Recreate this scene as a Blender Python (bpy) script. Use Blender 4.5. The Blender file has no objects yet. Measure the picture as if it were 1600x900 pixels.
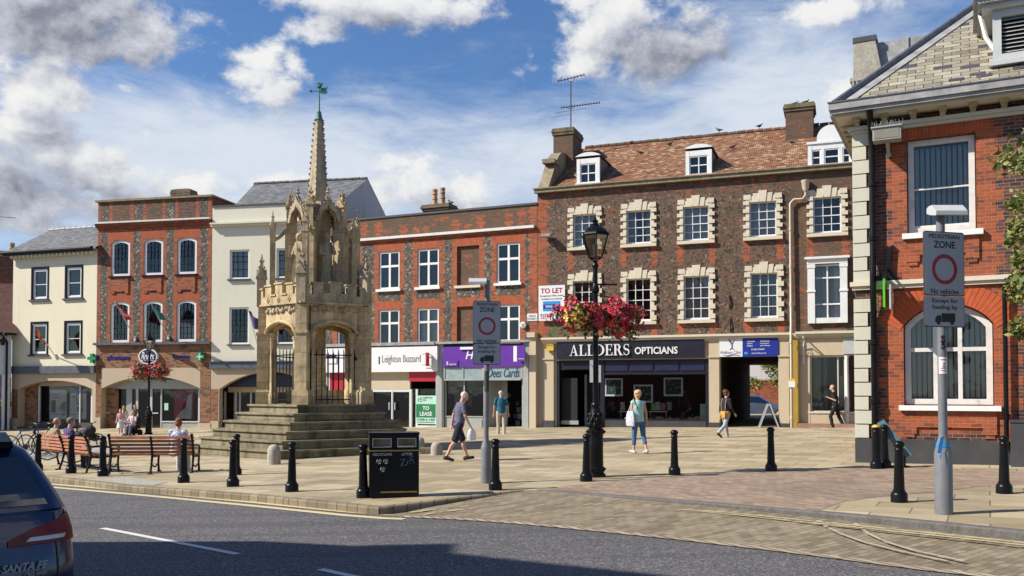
import bpy, bmesh, math, random
from mathutils import Vector, Matrix, geometry
from math import sin, cos, tan, pi, radians as RD, sqrt, atan2
random.seed(11)
scene = bpy.context.scene
COL = scene.collection
# ---------------------------------------------------------------- camera
F, HOR, PITCH = 1400.0, 611.0, RD(1.5)
PCY = HOR - F * tan(PITCH)
CAM = Vector((0, 0, 1.72))
cam_data = bpy.data.cameras.new("camera")
cam_data.sensor_width = 36.0
cam_data.lens = 36.0 * F / 1600.0
cam_data.shift_y = (PCY - 450.0) / 1600.0
cam_data.clip_end = 3000.0
cam = bpy.data.objects.new("camera", cam_data)
cam.location = CAM
cam.rotation_euler = (pi / 2 + PITCH, 0, 0)
COL.objects.link(cam)
scene.camera = cam
# ---------------------------------------------------------------- light
SUN_EL, SUN_AZ = RD(39), RD(11)         
sd = Vector((cos(SUN_EL) * cos(SUN_AZ), cos(SUN_EL) * sin(SUN_AZ), -sin(SUN_EL)))
sun_data = bpy.data.lights.new("sun", 'SUN')
sun_data.energy = 5.0
sun_data.angle = RD(0.5)
sun_data.color = (1.0, 0.93, 0.82)
sun = bpy.data.objects.new("sun", sun_data)
sun.rotation_euler = sd.to_track_quat('-Z', 'Y').to_euler()
sun.location = (-30, -5, 30)
COL.objects.link(sun)
world = bpy.data.worlds.new("World")
scene.world = world
world.use_nodes = True
scene.view_settings.view_transform = 'Standard'
scene.view_settings.look = 'None'
scene.view_settings.exposure = 0.5
scene.view_settings.gamma = 1.0
scene.view_settings.use_curve_mapping = False
scene.cycles.use_denoising = True
scene.cycles.max_bounces = 6
scene.cycles.transparent_max_bounces = 12
scene.cycles.caustics_reflective = False
scene.cycles.caustics_refractive = False
class NT:
 """small helper for building node trees"""
 def __init__(s, tree):
  s.t = tree
  s.n = tree.nodes
  s.n.clear()
 def add(s, kind, **kw):
  nd = s.n.new(kind)
  for k, v in kw.items():
   if k.startswith('i_'):
    key = k[2:]
    key = int(key) if key.isdigit() else key.replace('_', ' ')
    inp = nd.inputs[key]
    if hasattr(v, 'links') or isinstance(v, bpy.types.NodeSocket):
     s.t.links.new(v, inp)
    else:
     inp.default_value = v
   else:
    setattr(nd, k, v)
  return nd
 def link(s, a, b):
  s.t.links.new(a, b)
 def math(s, op, a, b=None, c=None, clamp=False):
  nd = s.n.new('ShaderNodeMath')
  nd.operation = op
  nd.use_clamp = clamp
  for i, v in enumerate((a, b, c)):
   if v is None:
    continue
   if isinstance(v, (int, float)):
    nd.inputs[i].default_value = v
   else:
    s.t.links.new(v, nd.inputs[i])
  return nd.outputs[0]
 def mix(s, fac, a, b, blend='MIX'):
  nd = s.n.new('ShaderNodeMix')
  nd.data_type = 'RGBA'
  nd.blend_type = blend
  nd.clamp_factor = True
  for sock, v in ((nd.inputs[0], fac), (nd.inputs[6], a), (nd.inputs[7], b)):
   if isinstance(v, (int, float)):
    sock.default_value = v
   elif isinstance(v, (tuple, list)):
    sock.default_value = tuple(v) if len(v) == 4 else tuple(v) + (1.0,)
   else:
    s.t.links.new(v, sock)
  return nd.outputs[2]
 def ramp(s, fac, stops, interp='LINEAR'):
  nd = s.n.new('ShaderNodeValToRGB')
  nd.color_ramp.interpolation = interp
  el = nd.color_ramp.elements
  while len(el) < len(stops):
   el.new(0.5)
  for e, (p, c) in zip(el, stops):
   e.position = p
   e.color = tuple(c) + (1.0,) if len(c) == 3 else c
  s.t.links.new(fac, nd.inputs[0])
  return nd.outputs[0]
 def smooth(s, v, lo, hi):
  nd = s.n.new('ShaderNodeMapRange')
  nd.interpolation_type = 'SMOOTHSTEP'
  s.t.links.new(v, nd.inputs[0])
  nd.inputs[1].default_value = lo
  nd.inputs[2].default_value = hi
  return nd.outputs[0]
 def noise(s, vec, scale, detail=4, rough=0.55, dist=0.0, lac=2.0):
  nd = s.n.new('ShaderNodeTexNoise')
  if vec is not None:
   s.t.links.new(vec, nd.inputs['Vector'])
  nd.inputs['Scale'].default_value = scale
  nd.inputs['Detail'].default_value = detail
  nd.inputs['Roughness'].default_value = rough
  nd.inputs['Lacunarity'].default_value = lac
  nd.inputs['Distortion'].default_value = dist
  return nd.outputs[0]
def build_sky():
 W = NT(world.node_tree)
 out = W.add('ShaderNodeOutputWorld')
 bg = W.add('ShaderNodeBackground')
 sky = W.add('ShaderNodeTexSky', sky_type='NISHITA', sun_disc=False)
 sky.sun_elevation = SUN_EL
 sky.sun_rotation = atan2(-sd.x, -sd.y)
 sky.air_density = 1.0
 sky.dust_density = 0.4
 sky.ozone_density = 2.2
 tc = W.add('ShaderNodeTexCoord')
 sep = W.add('ShaderNodeSeparateXYZ', i_0=tc.outputs['Generated'])
 X, Y, Z = sep.outputs
 az = W.math('ARCTAN2', X, Y)
 el = W.math('ARCSINE', Z)
 deg = 180 / pi
 A = W.math('MULTIPLY', az, deg)
 E = W.math('MULTIPLY', el, deg)
 def vec(sx, sy, ox=0.0, oy=0.0, oz=0.0):
  c = W.add('ShaderNodeCombineXYZ')
  W.link(W.math('MULTIPLY_ADD', A, sx, ox), c.inputs[0])
  W.link(W.math('MULTIPLY_ADD', E, sy, oy), c.inputs[1])
  c.inputs[2].default_value = oz
  return c.outputs[0]
 def blob(a, e, ra, re, amp):
  """soft elliptical weight round a compass direction"""
  da = W.math('MULTIPLY', W.math('SUBTRACT', A, a), 1.0 / ra)
  de = W.math('MULTIPLY', W.math('SUBTRACT', E, e), 1.0 / re)
  d2 = W.math('ADD', W.math('MULTIPLY', da, da), W.math('MULTIPLY', de, de))
  return W.math('MULTIPLY', W.math('POWER', 2.718, W.math('MULTIPLY', d2, -1.0)), amp)
 CUMULUS = [(-26.2, 20.9, 7.5, 2.7, 1.0), (-22.7, 20.5, 3.3, 2.3, 0.9), (-28.5, 19.1, 4.2, 2.2, 1), (-27.9, 16.7, 3.1, 2.3, 1), (-26.2, 16.5, 1.7, 1.5, 0.9), (-28.2, 13.5, 4.4, 2.7, 1), (-25.4, 12.7, 3.8, 1.9, 0.95), (-29.3, 10.6, 4.5, 2.6, 1), (-19.7, 12.1, 3.7, 1.4, 0.85), (-23.2, 10.5, 3.7, 1.8, 0.9), (-15.8, 19.4, 2.5, 2.0, 1), (-14.8, 18.0, 1.8, 1.4, 0.9), (-14.0, 19.7, 1.3, 1.2, 0.8), (-8.9, 23.6, 9.1, 1.8, 1), (-12.1, 21.9, 2.8, 1.2, 0.85), (-3.3, 23.2, 2.0, 1.1, 0.8), (6.5, 22.4, 4.6, 3.2, 1), (9.7, 20.9, 5.0, 2.5, 1), (5.3, 20.5, 2.2, 1.5, 0.9), (-6.5, 13.0, 2.5, 2.2, 1), (-8.1, 12.0, 2.2, 1.7, 0.9), (-3.5, 12.3, 2.9, 1.7, 0.85), (20.6, 17.1, 1.6, 1.9, 0.9), (0.0, 11.3, 3.4, 0.7, 0.85), (-15.0, 12.7, 2.7, 0.9, 0.8), (19.3, 22.1, 4.8, 0.9, 0.75), (-23.9, 17.4, 1.5, 0.5, 0.7), (-55, 25, 14, 8, 1), (-75, 14, 12, 6, 1), (50, 24, 14, 7, 1), (70, 12, 16, 5, 1), (120, 30, 30, 12, 1), (180, 22, 34, 9, 1), (-130, 30, 24, 10, 1)]
 GREY = [(-27.5, 20.8, 7.7, 2.6, 0.55), (-29.1, 11.0, 5.2, 3.0, 0.45), (-27.9, 14.0, 2.7, 1.7, 0.3), (11.1, 20.2, 4.3, 2.2, 0.5), (7.7, 21.3, 3.9, 1.5, 0.25), (-8.1, 22.5, 9.1, 1.1, 0.28), (-23.2, 10.5, 5.0, 1.8, 0.3), (-5.7, 11.7, 4.4, 1.2, 0.2)]
 def union(lst, da, de):
  tot = None
  for (a, e, ra, re, amp) in lst:
   v = blob(a - da, e - de, ra, re, amp)
   tot = v if tot is None else W.math('MAXIMUM', tot, v)
  return tot
 def billow(oa, oe):
  n = W.noise(vec(0.16, 0.22, 3.7 + oa * 0.16, 1.3 + oe * 0.22), 1.7, 9, 0.62, 0.15)
  return W.math('SUBTRACT', n, 0.5)
 n0, n1 = billow(0, 0), billow(-0.5, 0.6)
 m0, m1 = union(CUMULUS, 0, 0), union(CUMULUS, -1.6, 1.9)
 d0 = W.math('ADD', m0, W.math('MULTIPLY', n0, 2.1))
 mask = W.smooth(d0, 0.33, 0.82)
 grey = union(GREY, 0, 0)
 big = W.math('SUBTRACT', W.noise(vec(0.10, 0.15, 5.0, 2.0), 2.0, 4, 0.55), 0.5)
 shade = W.math('ADD', W.math('MULTIPLY', W.math('SUBTRACT', n1, n0), 1.7), W.math('MULTIPLY', W.math('SUBTRACT', m1, m0), 0.42))
 shade = W.math('ADD', shade, W.math('ADD', W.math('MULTIPLY', big, 0.7), W.math('MULTIPLY_ADD', grey, 1.35, 0.27)))
 ccol = W.ramp(shade, [(0.0, (7.9, 7.9, 7.8)), (0.25, (7.0, 7.1, 7.3)), (0.55, (4.9, 5.1, 5.7)), (1.0, (2.2, 2.35, 2.95))])
 # thin high veil
 veil_n = W.noise(vec(0.09, 0.30, 0.4, 0.2), 1.2, 8, 0.66, 0.35)
 band = W.math('ADD', blob(-6, 14.4, 30, 3.6, 0.80), W.math('ADD', blob(17, 18.8, 9, 5.0, 0.70), W.math('ADD', blob(0, 7.5, 60, 4.2, 0.55), blob(-22, 13, 9, 5, .3))))
 veil = W.smooth(W.math('ADD', W.math('MULTIPLY', W.math('SUBTRACT', veil_n, 0.5), 1.3), band), 0.10, 0.95)
 veil = W.math('MULTIPLY', veil, 0.93)
 tint = W.mix(1.0, sky.outputs[0], (0.70, 0.93, 1.20), 'MULTIPLY')
 c1 = W.mix(veil, tint, (6.5, 7.0, 7.7))
 c2 = W.mix(mask, c1, ccol)
 W.link(c2, bg.inputs[0])
 bg.inputs[1].default_value = 0.080
 W.link(bg.outputs[0], out.inputs[0])
build_sky()
# ---------------------------------------------------------------- terrain and sight lines
SLOPE = 0.018
def ground(x):
 return SLOPE * max(-45.0, min(45.0, x))
def ray(px, py):
 u, v = (px - CX0) / F, (PCY - py) / F
 return Vector((u, cos(PITCH) - v * sin(PITCH), sin(PITCH) + v * cos(PITCH)))
CX0 = 800.0
def G(px, py, h=0.0):
 """the point of the (gently sloping) ground, raised by h, seen in this direction"""
 d = ray(px, py)
 t = (h - CAM.z) / (d.z - SLOPE * d.x)
 return CAM + d * t
def at_depth(px, py, y):
 d = ray(px, py)
 return CAM + d * (y / d.y)
# ---------------------------------------------------------------- object helpers
def tag(o, label=None, cat=None, group=None, kind=None):
 if label:
  o['label'] = label
 if cat:
  o['category'] = cat
 if group:
  o['group'] = group
 if kind:
  o['kind'] = kind
 return o
def thing(name, label, cat, loc=(0, 0, 0), rz=0.0, group=None):
 o = bpy.data.objects.new(name, None)
 o.empty_display_size = 0.3
 o.location = loc
 o.rotation_euler = (0, 0, rz)
 COL.objects.link(o)
 return tag(o, label, cat, group)
def copy_tree(o, parent=None):
 c = o.copy()
 COL.objects.link(c)
 if parent is not None:
  c.parent = parent
 for ch in list(o.children):
  copy_tree(ch, c)
 return c
class MB:
 """collects faces and links them as one mesh object"""
 def __init__(s):
  s.v, s.f, s.m, s.sm = [], [], [], []
 def add(s, verts, faces, mi=0, smooth=False, M=None):
  b = len(s.v)
  if M is not None:
   verts = [M @ Vector(p) for p in verts]
  s.v.extend([tuple(p) for p in verts])
  for f in faces:
   s.f.append([b + i for i in f])
   s.m.append(mi)
   s.sm.append(smooth)
  return s
 def quad(s, a, b, c, d, mi=0):
  return s.add([a, b, c, d], [(0, 1, 2, 3)], mi)
 def box(s, x0, x1, y0, y1, z0, z1, mi=0, M=None):
  if x0 > x1: x0, x1 = x1, x0
  if y0 > y1: y0, y1 = y1, y0
  if z0 > z1: z0, z1 = z1, z0
  vs = [(x0, y0, z0), (x1, y0, z0), (x1, y1, z0), (x0, y1, z0), (x0, y0, z1), (x1, y0, z1), (x1, y1, z1), (x0, y1, z1)]
  return s.add(vs, [(3, 2, 1, 0), (4, 5, 6, 7), (0, 1, 5, 4), (1, 2, 6, 5), (2, 3, 7, 6), (3, 0, 4, 7)], mi, False, M)
 def prism(s, poly, y0, y1, mi=0, M=None):
  """polygon in x,z extruded along y"""
  n = len(poly)
  vs = [(p[0], y0, p[1]) for p in poly] + [(p[0], y1, p[1]) for p in poly]
  fs = [tuple(range(n)), tuple(reversed(range(n, 2 * n)))]
  fs += [(i, i + n, (i + 1) % n + n, (i + 1) % n) for i in range(n)]
  return s.add(vs, fs, mi, False, M)
 def slab(s, poly, z0, z1, mi=0, M=None):
  """polygon in x,y extruded along z"""
  n = len(poly)
  vs = [(p[0], p[1], z0) for p in poly] + [(p[0], p[1], z1) for p in poly]
  fs = [tuple(reversed(range(n))), tuple(range(n, 2 * n))]
  fs += [(i, (i + 1) % n, (i + 1) % n + n, i + n) for i in range(n)]
  return s.add(vs, fs, mi, False, M)
 def rings(s, rings, closed=True, caps=True, mi=0, smooth=True, M=None):
  n = len(rings[0])
  vs = [p for r in rings for p in r]
  fs = []
  for i in range(len(rings) - 1):
   for j in range(n if closed else n - 1):
    k = (j + 1) % n
    fs.append((i * n + j, i * n + k, (i + 1) * n + k, (i + 1) * n + j))
  if caps and closed:
   fs.append(tuple(reversed(range(n))))
   fs.append(tuple(range((len(rings) - 1) * n, len(rings) * n)))
  return s.add(vs, fs, mi, smooth, M)
 def lathe(s, prof, n=16, mi=0, smooth=True, M=None, a0=0.0, cx=0, cy=0):
  rs = [[(cx + r * cos(a0 + 2 * pi * j / n), cy + r * sin(a0 + 2 * pi * j / n), z) for j in range(n)] for (r, z) in prof]
  return s.rings(rs, True, True, mi, smooth, M)
 def tube(s, pts, r, n=8, mi=0, smooth=True, M=None):
  pts = [Vector(p) for p in pts]
  rr = r if isinstance(r, (list, tuple)) else [r] * len(pts)
  rs = []
  up = None
  for i, p in enumerate(pts):
   d = (pts[min(i + 1, len(pts) - 1)] - pts[max(i - 1, 0)])
   if d.length < 1e-9:
    d = Vector((0, 0, 1))
   d.normalize()
   if up is None:
    up = Vector((0, 0, 1)) if abs(d.z) < 0.9 else Vector((1, 0, 0))
   a = d.cross(up)
   if a.length < 1e-6:
    up = Vector((1, 0, 0)) if abs(d.x) < 0.9 else Vector((0, 1, 0))
    a = d.cross(up)
   a.normalize()
   b = a.cross(d).normalized()
   up = b
   rs.append([p + (a * cos(2 * pi * j / n) + b * sin(2 * pi * j / n)) * rr[i] for j in range(n)])
  return s.rings(rs, True, True, mi, smooth, M)
 def bar(s, a, b, w, h, mi=0, up=(0, 0, 1)):
  """rectangular bar between two points"""
  a, b = Vector(a), Vector(b)
  d = (b - a).normalized()
  u = Vector(up)
  x = d.cross(u)
  if x.length < 1e-5:
   x = d.cross(Vector((1, 0, 0)))
  x.normalize()
  y = x.cross(d).normalized()
  vs = []
  for p in (a, b):
   for sx, sy in ((-1, -1), (1, -1), (1, 1), (-1, 1)):
    vs.append(p + x * (sx * w / 2) + y * (sy * h / 2))
  return s.add(vs, [(0, 1, 2, 3), (7, 6, 5, 4), (0, 4, 5, 1), (1, 5, 6, 2), (2, 6, 7, 3), (3, 7, 4, 0)], mi)
 def ball(s, c, rx, ry=None, rz=None, n=12, m=8, mi=0, M=None):
  ry = ry or rx
  rz = rz or rx
  rs = []
  for i in range(m + 1):
   t = -pi / 2 + pi * i / m
   cr = max(cos(t), 0.001)
   rs.append([(c[0] + rx * cr * cos(2 * pi * j / n), c[1] + ry * cr * sin(2 * pi * j / n), c[2] + rz * sin(t)) for j in range(n)])
  return s.rings(rs, True, True, mi, True, M)
 def capsule(s, a, b, ra, rb, n=10, mi=0):
  a, b = Vector(a), Vector(b)
  d = b - a
  L = d.length
  if L < 1e-6:
   return s.ball(a, ra, mi=mi)
  d /= L
  u = Vector((0, 0, 1)) if abs(d.z) < 0.9 else Vector((1, 0, 0))
  x = d.cross(u).normalized()
  y = x.cross(d).normalized()
  rs = []
  def ring(c, r):
   rs.append([c + (x * cos(2 * pi * j / n) + y * sin(2 * pi * j / n)) * r for j in range(n)])
  for t in (-1.45, -0.9, -0.4):
   ring(a + d * (ra * sin(t)), ra * cos(t))
  ring(a, ra)
  ring(b, rb)
  for t in (0.4, 0.9, 1.45):
   ring(b + d * (rb * sin(t)), rb * cos(t))
  return s.rings(rs, True, True, mi, True)
 def mesh(s, name, sharp=40):
  me = bpy.data.meshes.new(name)
  me.from_pydata(s.v, [], s.f)
  me.polygons.foreach_set('material_index', s.m)
  me.polygons.foreach_set('use_smooth', s.sm)
  me.update()
  uv = me.uv_layers.new(name='metric')
  dat = [0.0] * (2 * len(me.loops))
  for p in me.polygons:
   nrm = p.normal
   if abs(nrm.z) > 0.999:
    tx, ty = Vector((1, 0, 0)), Vector((0, 1, 0))
   else:
    tx = Vector((-nrm.y, nrm.x, 0)).normalized()
    ty = nrm.cross(tx)
   for li in p.loop_indices:
    co = me.vertices[me.loops[li].vertex_index].co
    dat[2 * li] = co.dot(tx)
    dat[2 * li + 1] = co.dot(ty)
  uv.data.foreach_set('uv', dat)
  if sharp and any(s.sm):
   me.set_sharp_from_angle(angle=RD(sharp))
  return me
 def build(s, name, mats, parent=None, loc=None, rot=None, sharp=40):
  me = s.mesh(name, sharp)
  for m in (mats if isinstance(mats, (list, tuple)) else [mats]):
   me.materials.append(m)
  o = bpy.data.objects.new(name, me)
  COL.objects.link(o)
  if parent is not None:
   o.parent = parent
  if loc is not None:
   o.location = loc
  if rot is not None:
   o.rotation_euler = rot
  return o
def text_mb(txt, height, depth=0.01, bold=0.0, shear=0.0, spacing=1.0, width=None, align='CENTER'):
 """lettering as geometry in the x,z plane, facing -y, centred on its own box; returns MB"""
 cu = bpy.data.curves.new('lettering', 'FONT')
 cu.body = txt
 cu.size = 1.0
 cu.extrude = 0.0
 cu.offset = bold
 cu.shear = shear
 cu.space_character = spacing
 cu.resolution_u = 3
 ob = bpy.data.objects.new('lettering', cu)
 COL.objects.link(ob)
 dg = bpy.context.evaluated_depsgraph_get()
 me = bpy.data.meshes.new_from_object(ob.evaluated_get(dg))
 bpy.data.objects.remove(ob)
 bpy.data.curves.remove(cu)
 vs = [v.co.copy() for v in me.vertices]
 fs = [tuple(p.vertices) for p in me.polygons]
 bpy.data.meshes.remove(me)
 mb = MB()
 if not vs:
  return mb
 x0, x1 = min(v.x for v in vs), max(v.x for v in vs)
 y0, y1 = min(v.y for v in vs), max(v.y for v in vs)
 sc = height / max(y1 - y0, 1e-6)
 sx = sc if width is None else width / max(x1 - x0, 1e-6)
 off = {'CENTER': (x0 + x1) / 2, 'LEFT': x0, 'RIGHT': x1}[align]
 pts = [((v.x - off) * sx, -depth, (v.y - (y0 + y1) / 2) * sc) for v in vs]
 n = len(pts)
 back = [(p[0], 0.0, p[2]) for p in pts]
 # front faces plus side walls along the outline
 cnt = {}
 for f in fs:
  for i in range(len(f)):
   e = (f[i], f[(i + 1) % len(f)])
   cnt[e] = cnt.get(e, 0) + 1
 faces = [tuple(f) for f in fs]
 for (a, b) in cnt:
  if (b, a) not in cnt:
   faces.append((b, a, a + n, b + n))
 mb.add(pts + back, faces)
 return mb
def put(mb, other, x, y, z, mi=0, M=None):
 """adds another builder's faces at an offset"""
 T = Matrix.Translation((x, y, z))
 if M is not None:
  T = T @ M
 b = len(mb.v)
 mb.v.extend([tuple(T @ Vector(p)) for p in other.v])
 for f in other.f:
  mb.f.append([b + i for i in f])
  mb.m.append(mi)
  mb.sm.append(False)
 return mb
# ---------------------------------------------------------------- materials
MATS = {}
def newmat(name):
 m = bpy.data.materials.new(name)
 m.use_nodes = True
 t = NT(m.node_tree)
 out = t.add('ShaderNodeOutputMaterial')
 b = t.add('ShaderNodeBsdfPrincipled')
 t.link(b.outputs[0], out.inputs[0])
 t.bsdf, t.out = b, out
 MATS[name] = m
 return m, t
def setp(t, color=None, rough=None, metal=None, spec=None, bump=None, bstr=0.3, bdist=0.01, coat=None, trans=None):
 b = t.bsdf
 for key, v in (('Base Color', color), ('Roughness', rough), ('Metallic', metal), ('Specular IOR Level', spec), ('Coat Weight', coat), ('Transmission Weight', trans)):
  if v is None:
   continue
  if isinstance(v, (int, float)):
   b.inputs[key].default_value = v
  elif isinstance(v, (tuple, list)):
   b.inputs[key].default_value = tuple(v) + ((1.0,) if len(v) == 3 else ())
  else:
   t.link(v, b.inputs[key])
 if bump is not None:
  n = t.add('ShaderNodeBump')
  n.inputs['Strength'].default_value = bstr
  n.inputs['Distance'].default_value = bdist
  t.link(bump, n.inputs['Height'])
  t.link(n.outputs[0], b.inputs['Normal'])
def plain(name, color, rough=0.6, metal=0.0, spec=0.5, var=0.18, scale=3.0, coat=None, bumpy=0.0, dirt=0.0):
 """a paint, plastic, metal or cloth with a little uneven tone"""
 m, t = newmat(name)
 tc = t.add('ShaderNodeTexCoord')
 n = t.noise(tc.outputs['Object'], scale, 5, 0.65)
 lo = tuple(c * (1 - var) for c in color)
 hi = tuple(min(1, c * (1 + var)) for c in color)
 col = t.ramp(n, [(0.28, lo), (0.72, hi)])
 if dirt:
  n2 = t.noise(tc.outputs['Object'], scale * 0.45, 8, 0.75, 0.6)
  col = t.mix(t.math('MULTIPLY', t.smooth(n2, 0.52, 0.75), dirt), col, (0.09, 0.075, 0.055))
 fine = t.noise(tc.outputs['Object'], 60.0, 3, 0.6)
 setp(t, col, t.math('MULTIPLY_ADD', n, 0.2, rough - 0.1, True), metal, spec, bump=fine if bumpy else None, bstr=bumpy, bdist=0.006, coat=coat)
 return m
def uvvec(t, sx=1.0, sy=1.0, rot=0.0):
 uv = t.add('ShaderNodeUVMap', uv_map='metric')
 mp = t.add('ShaderNodeMapping')
 mp.inputs['Scale'].default_value = (sx, sy, 1)
 mp.inputs['Rotation'].default_value = (0, 0, rot)
 t.link(uv.outputs[0], mp.inputs[0])
 return mp.outputs[0]
def brickmat(name, c1, c2, mortar, bw=0.225, bh=0.075, gap=0.010, c3=None, bump=0.5, patch=0.35, patch_col=None, rough=0.85, rot=0.0, bias=0.0, offset=0.5, stain=(0.05, 0.045, 0.04), stain_amt=0.35, specks=None):
 m, t = newmat(name)
 v = uvvec(t, 1, 1, rot)
 wob = t.add('ShaderNodeTexNoise')
 t.link(v, wob.inputs['Vector'])
 wob.inputs['Scale'].default_value = 5.0
 dv = t.add('ShaderNodeVectorMath', operation='SCALE')
 cen = t.add('ShaderNodeVectorMath', operation='SUBTRACT')
 t.link(wob.outputs[1], cen.inputs[0])
 cen.inputs[1].default_value = (0.5, 0.5, 0.5)
 t.link(cen.outputs[0], dv.inputs[0])
 dv.inputs['Scale'].default_value = 0.02
 av = t.add('ShaderNodeVectorMath', operation='ADD')
 t.link(v, av.inputs[0])
 t.link(dv.outputs[0], av.inputs[1])
 br = t.add('ShaderNodeTexBrick')
 br.offset = offset
 t.link(av.outputs[0], br.inputs['Vector'])
 br.inputs['Scale'].default_value = 1.0
 br.inputs['Brick Width'].default_value = bw
 br.inputs['Row Height'].default_value = bh
 br.inputs['Mortar Size'].default_value = gap * 0.5
 br.inputs['Mortar Smooth'].default_value = 0.25
 br.inputs['Bias'].default_value = bias
 br.inputs['Color1'].default_value = tuple(c1) + (1,)
 br.inputs['Color2'].default_value = tuple(c2) + (1,)
 br.inputs['Mortar'].default_value = tuple(mortar) + (1,)
 col = br.outputs[0]
 n = t.noise(v, 1.1, 6, 0.7, 0.3)
 if patch_col:
  # whole bricks of another firing, chosen brick by brick
  wn = t.noise(v, 2.3, 5, 0.75)
  cell = t.add('ShaderNodeTexBrick')
  cell.offset = offset
  t.link(av.outputs[0], cell.inputs['Vector'])
  for k, val in (('Scale', 1.0), ('Brick Width', bw), ('Row Height', bh), ('Mortar Size', 0.0), ('Bias', 0.0)):
   cell.inputs[k].default_value = val
  cell.inputs['Color1'].default_value = (0, 0, 0, 1)
  cell.inputs['Color2'].default_value = (1, 1, 1, 1)
  sel = t.smooth(t.math('ADD', t.math('MULTIPLY', cell.outputs[0], 0.5), wn), 0.98 - patch, 1.06 - patch)
  sel = t.math('MULTIPLY', sel, t.math('SUBTRACT', 1.0, br.outputs[1]))
  col = t.mix(sel, col, patch_col)
 if specks:
  vo = t.add('ShaderNodeTexVoronoi')
  t.link(av.outputs[0], vo.inputs['Vector'])
  vo.inputs['Scale'].default_value = 13.0
  hs = t.add('ShaderNodeSeparateColor', i_0=vo.outputs['Color'])
  col = t.mix(t.math('MULTIPLY', t.smooth(hs.outputs[0], specks[2], specks[2] + .06), 0.8), col, specks[0])
  col = t.mix(t.math('MULTIPLY', t.smooth(hs.outputs[1], specks[3], specks[3] + .1), 0.85), col, specks[1])
 sp = t.noise(v, 34, 3, 0.7)
 col = t.mix(0.5, col, t.ramp(sp, [(0.25, (0.45, 0.45, 0.45)), (0.75, (1.0, 1.0, 1.0))]), 'MULTIPLY')
 col = t.mix(t.math('MULTIPLY', t.smooth(n, 0.45, 0.8), stain_amt), col, stain)
 h = t.math('MULTIPLY_ADD', br.outputs[1], -1.0, t.math('MULTIPLY', sp, 0.5))
 setp(t, col, rough, bump=h, bstr=bump, bdist=0.012)
 return m
def flintmat(name, base, light, dark, red=None, red_amt=0.3, course=0.075):
 """knapped flint and burnt brick: dark mottled courses with pale specks"""
 m, t = newmat(name)
 v = uvvec(t)
 vo = t.add('ShaderNodeTexVoronoi')
 vo.feature = 'F1'
 t.link(v, vo.inputs['Vector'])
 vo.inputs['Scale'].default_value = 9.5
 vo.inputs['Randomness'].default_value = 0.9
 hs = t.add('ShaderNodeSeparateColor', i_0=vo.outputs['Color'])
 col = t.ramp(hs.outputs[0], [(0.0, dark), (0.42, base), (0.80, tuple(b * 1.35 for b in base)), (0.90, light), (1.0, light)])
 edge = t.smooth(vo.outputs['Distance'], 0.40, 0.75)
 col = t.mix(t.math('MULTIPLY', edge, 0.65), col, tuple(b * 0.85 for b in base))
 big = t.noise(v, 0.9, 6, 0.72, 0.4)
 if red:
  rn = t.noise(v, 3.2, 5, 0.7)
  st = t.add('ShaderNodeTexBrick')
  t.link(v, st.inputs['Vector'])
  for k, val in (('Scale', 1.0), ('Brick Width', 0.24), ('Row Height', course), ('Mortar Size', 0.0)):
   st.inputs[k].default_value = val
  st.inputs['Color1'].default_value = (0, 0, 0, 1)
  st.inputs['Color2'].default_value = (1, 1, 1, 1)
  sel = t.smooth(t.math('ADD', t.math('MULTIPLY', st.outputs[0], 0.35), t.math('ADD', t.math('MULTIPLY', rn, 0.5), t.math('MULTIPLY', big, 0.5))), 0.92 - red_amt, 1.0 - red_amt)
  col = t.mix(sel, col, red)
 col = t.mix(t.smooth(big, 0.5, 0.85), col, tuple(d * 0.9 for d in dark))
 fine = t.noise(v, 40, 3, 0.7)
 col = t.mix(0.5, col, t.ramp(fine, [(0.25, (0.5, 0.5, 0.5)), (0.75, (1.1, 1.1, 1.1))]), 'MULTIPLY')
 setp(t, col, 0.75, bump=t.math('ADD', t.math('MULTIPLY', vo.outputs['Distance'], -1.2), fine), bstr=0.6, bdist=0.03)
 return m
def tilemat(name, cols, tw, th, gap, moss=None, moss_amt=0.3, rough=0.8, odd=None, lip=1.0):
 m, t = newmat(name)
 v = uvvec(t)
 br = t.add('ShaderNodeTexBrick')
 t.link(v, br.inputs['Vector'])
 for k, val in (('Scale', 1.0), ('Brick Width', tw), ('Row Height', th), ('Mortar Size', gap * 0.5), ('Mortar Smooth', 0.3), ('Bias', 0.0)):
  br.inputs[k].default_value = val
 br.inputs['Color1'].default_value = (0, 0, 0, 1)
 br.inputs['Color2'].default_value = (1, 1, 1, 1)
 br.inputs['Mortar'].default_value = (0.5, 0.5, 0.5, 1)
 n = t.noise(v, 1.3, 6, 0.7)
 n2 = t.noise(v, 7.0, 4, 0.7)
 f = t.math('ADD', t.math('MULTIPLY', br.outputs[0], 0.55), t.math('MULTIPLY', t.math('ADD', n, n2), 0.28))
 k = len(cols)
 col = t.ramp(f, [(0.15 + 0.7 * i / (k - 1), c) for i, c in enumerate(cols)])
 if moss:
  col = t.mix(t.math('MULTIPLY', t.smooth(t.noise(v, 2.2, 8, 0.75, 0.5), 0.5, 0.72), moss_amt), col, moss)
 if odd:
  col = t.mix(t.smooth(br.outputs[0], 0.955, 0.97), col, odd)
 col = t.mix(br.outputs[1], col, tuple(c * 0.28 for c in cols[0]))
 # each course laps the one below: a saw-tooth height along the slope
 sv = t.add('ShaderNodeSeparateXYZ', i_0=v)
 saw = t.math('FRACT', t.math('DIVIDE', sv.outputs[1], th))
 h = t.math('ADD', t.math('MULTIPLY', saw, -lip), t.math('MULTIPLY', br.outputs[1], -0.7))
 h = t.math('ADD', h, t.math('MULTIPLY', n2, 0.5))
 setp(t, col, rough, bump=h, bstr=0.7, bdist=0.03)
 return m
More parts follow.
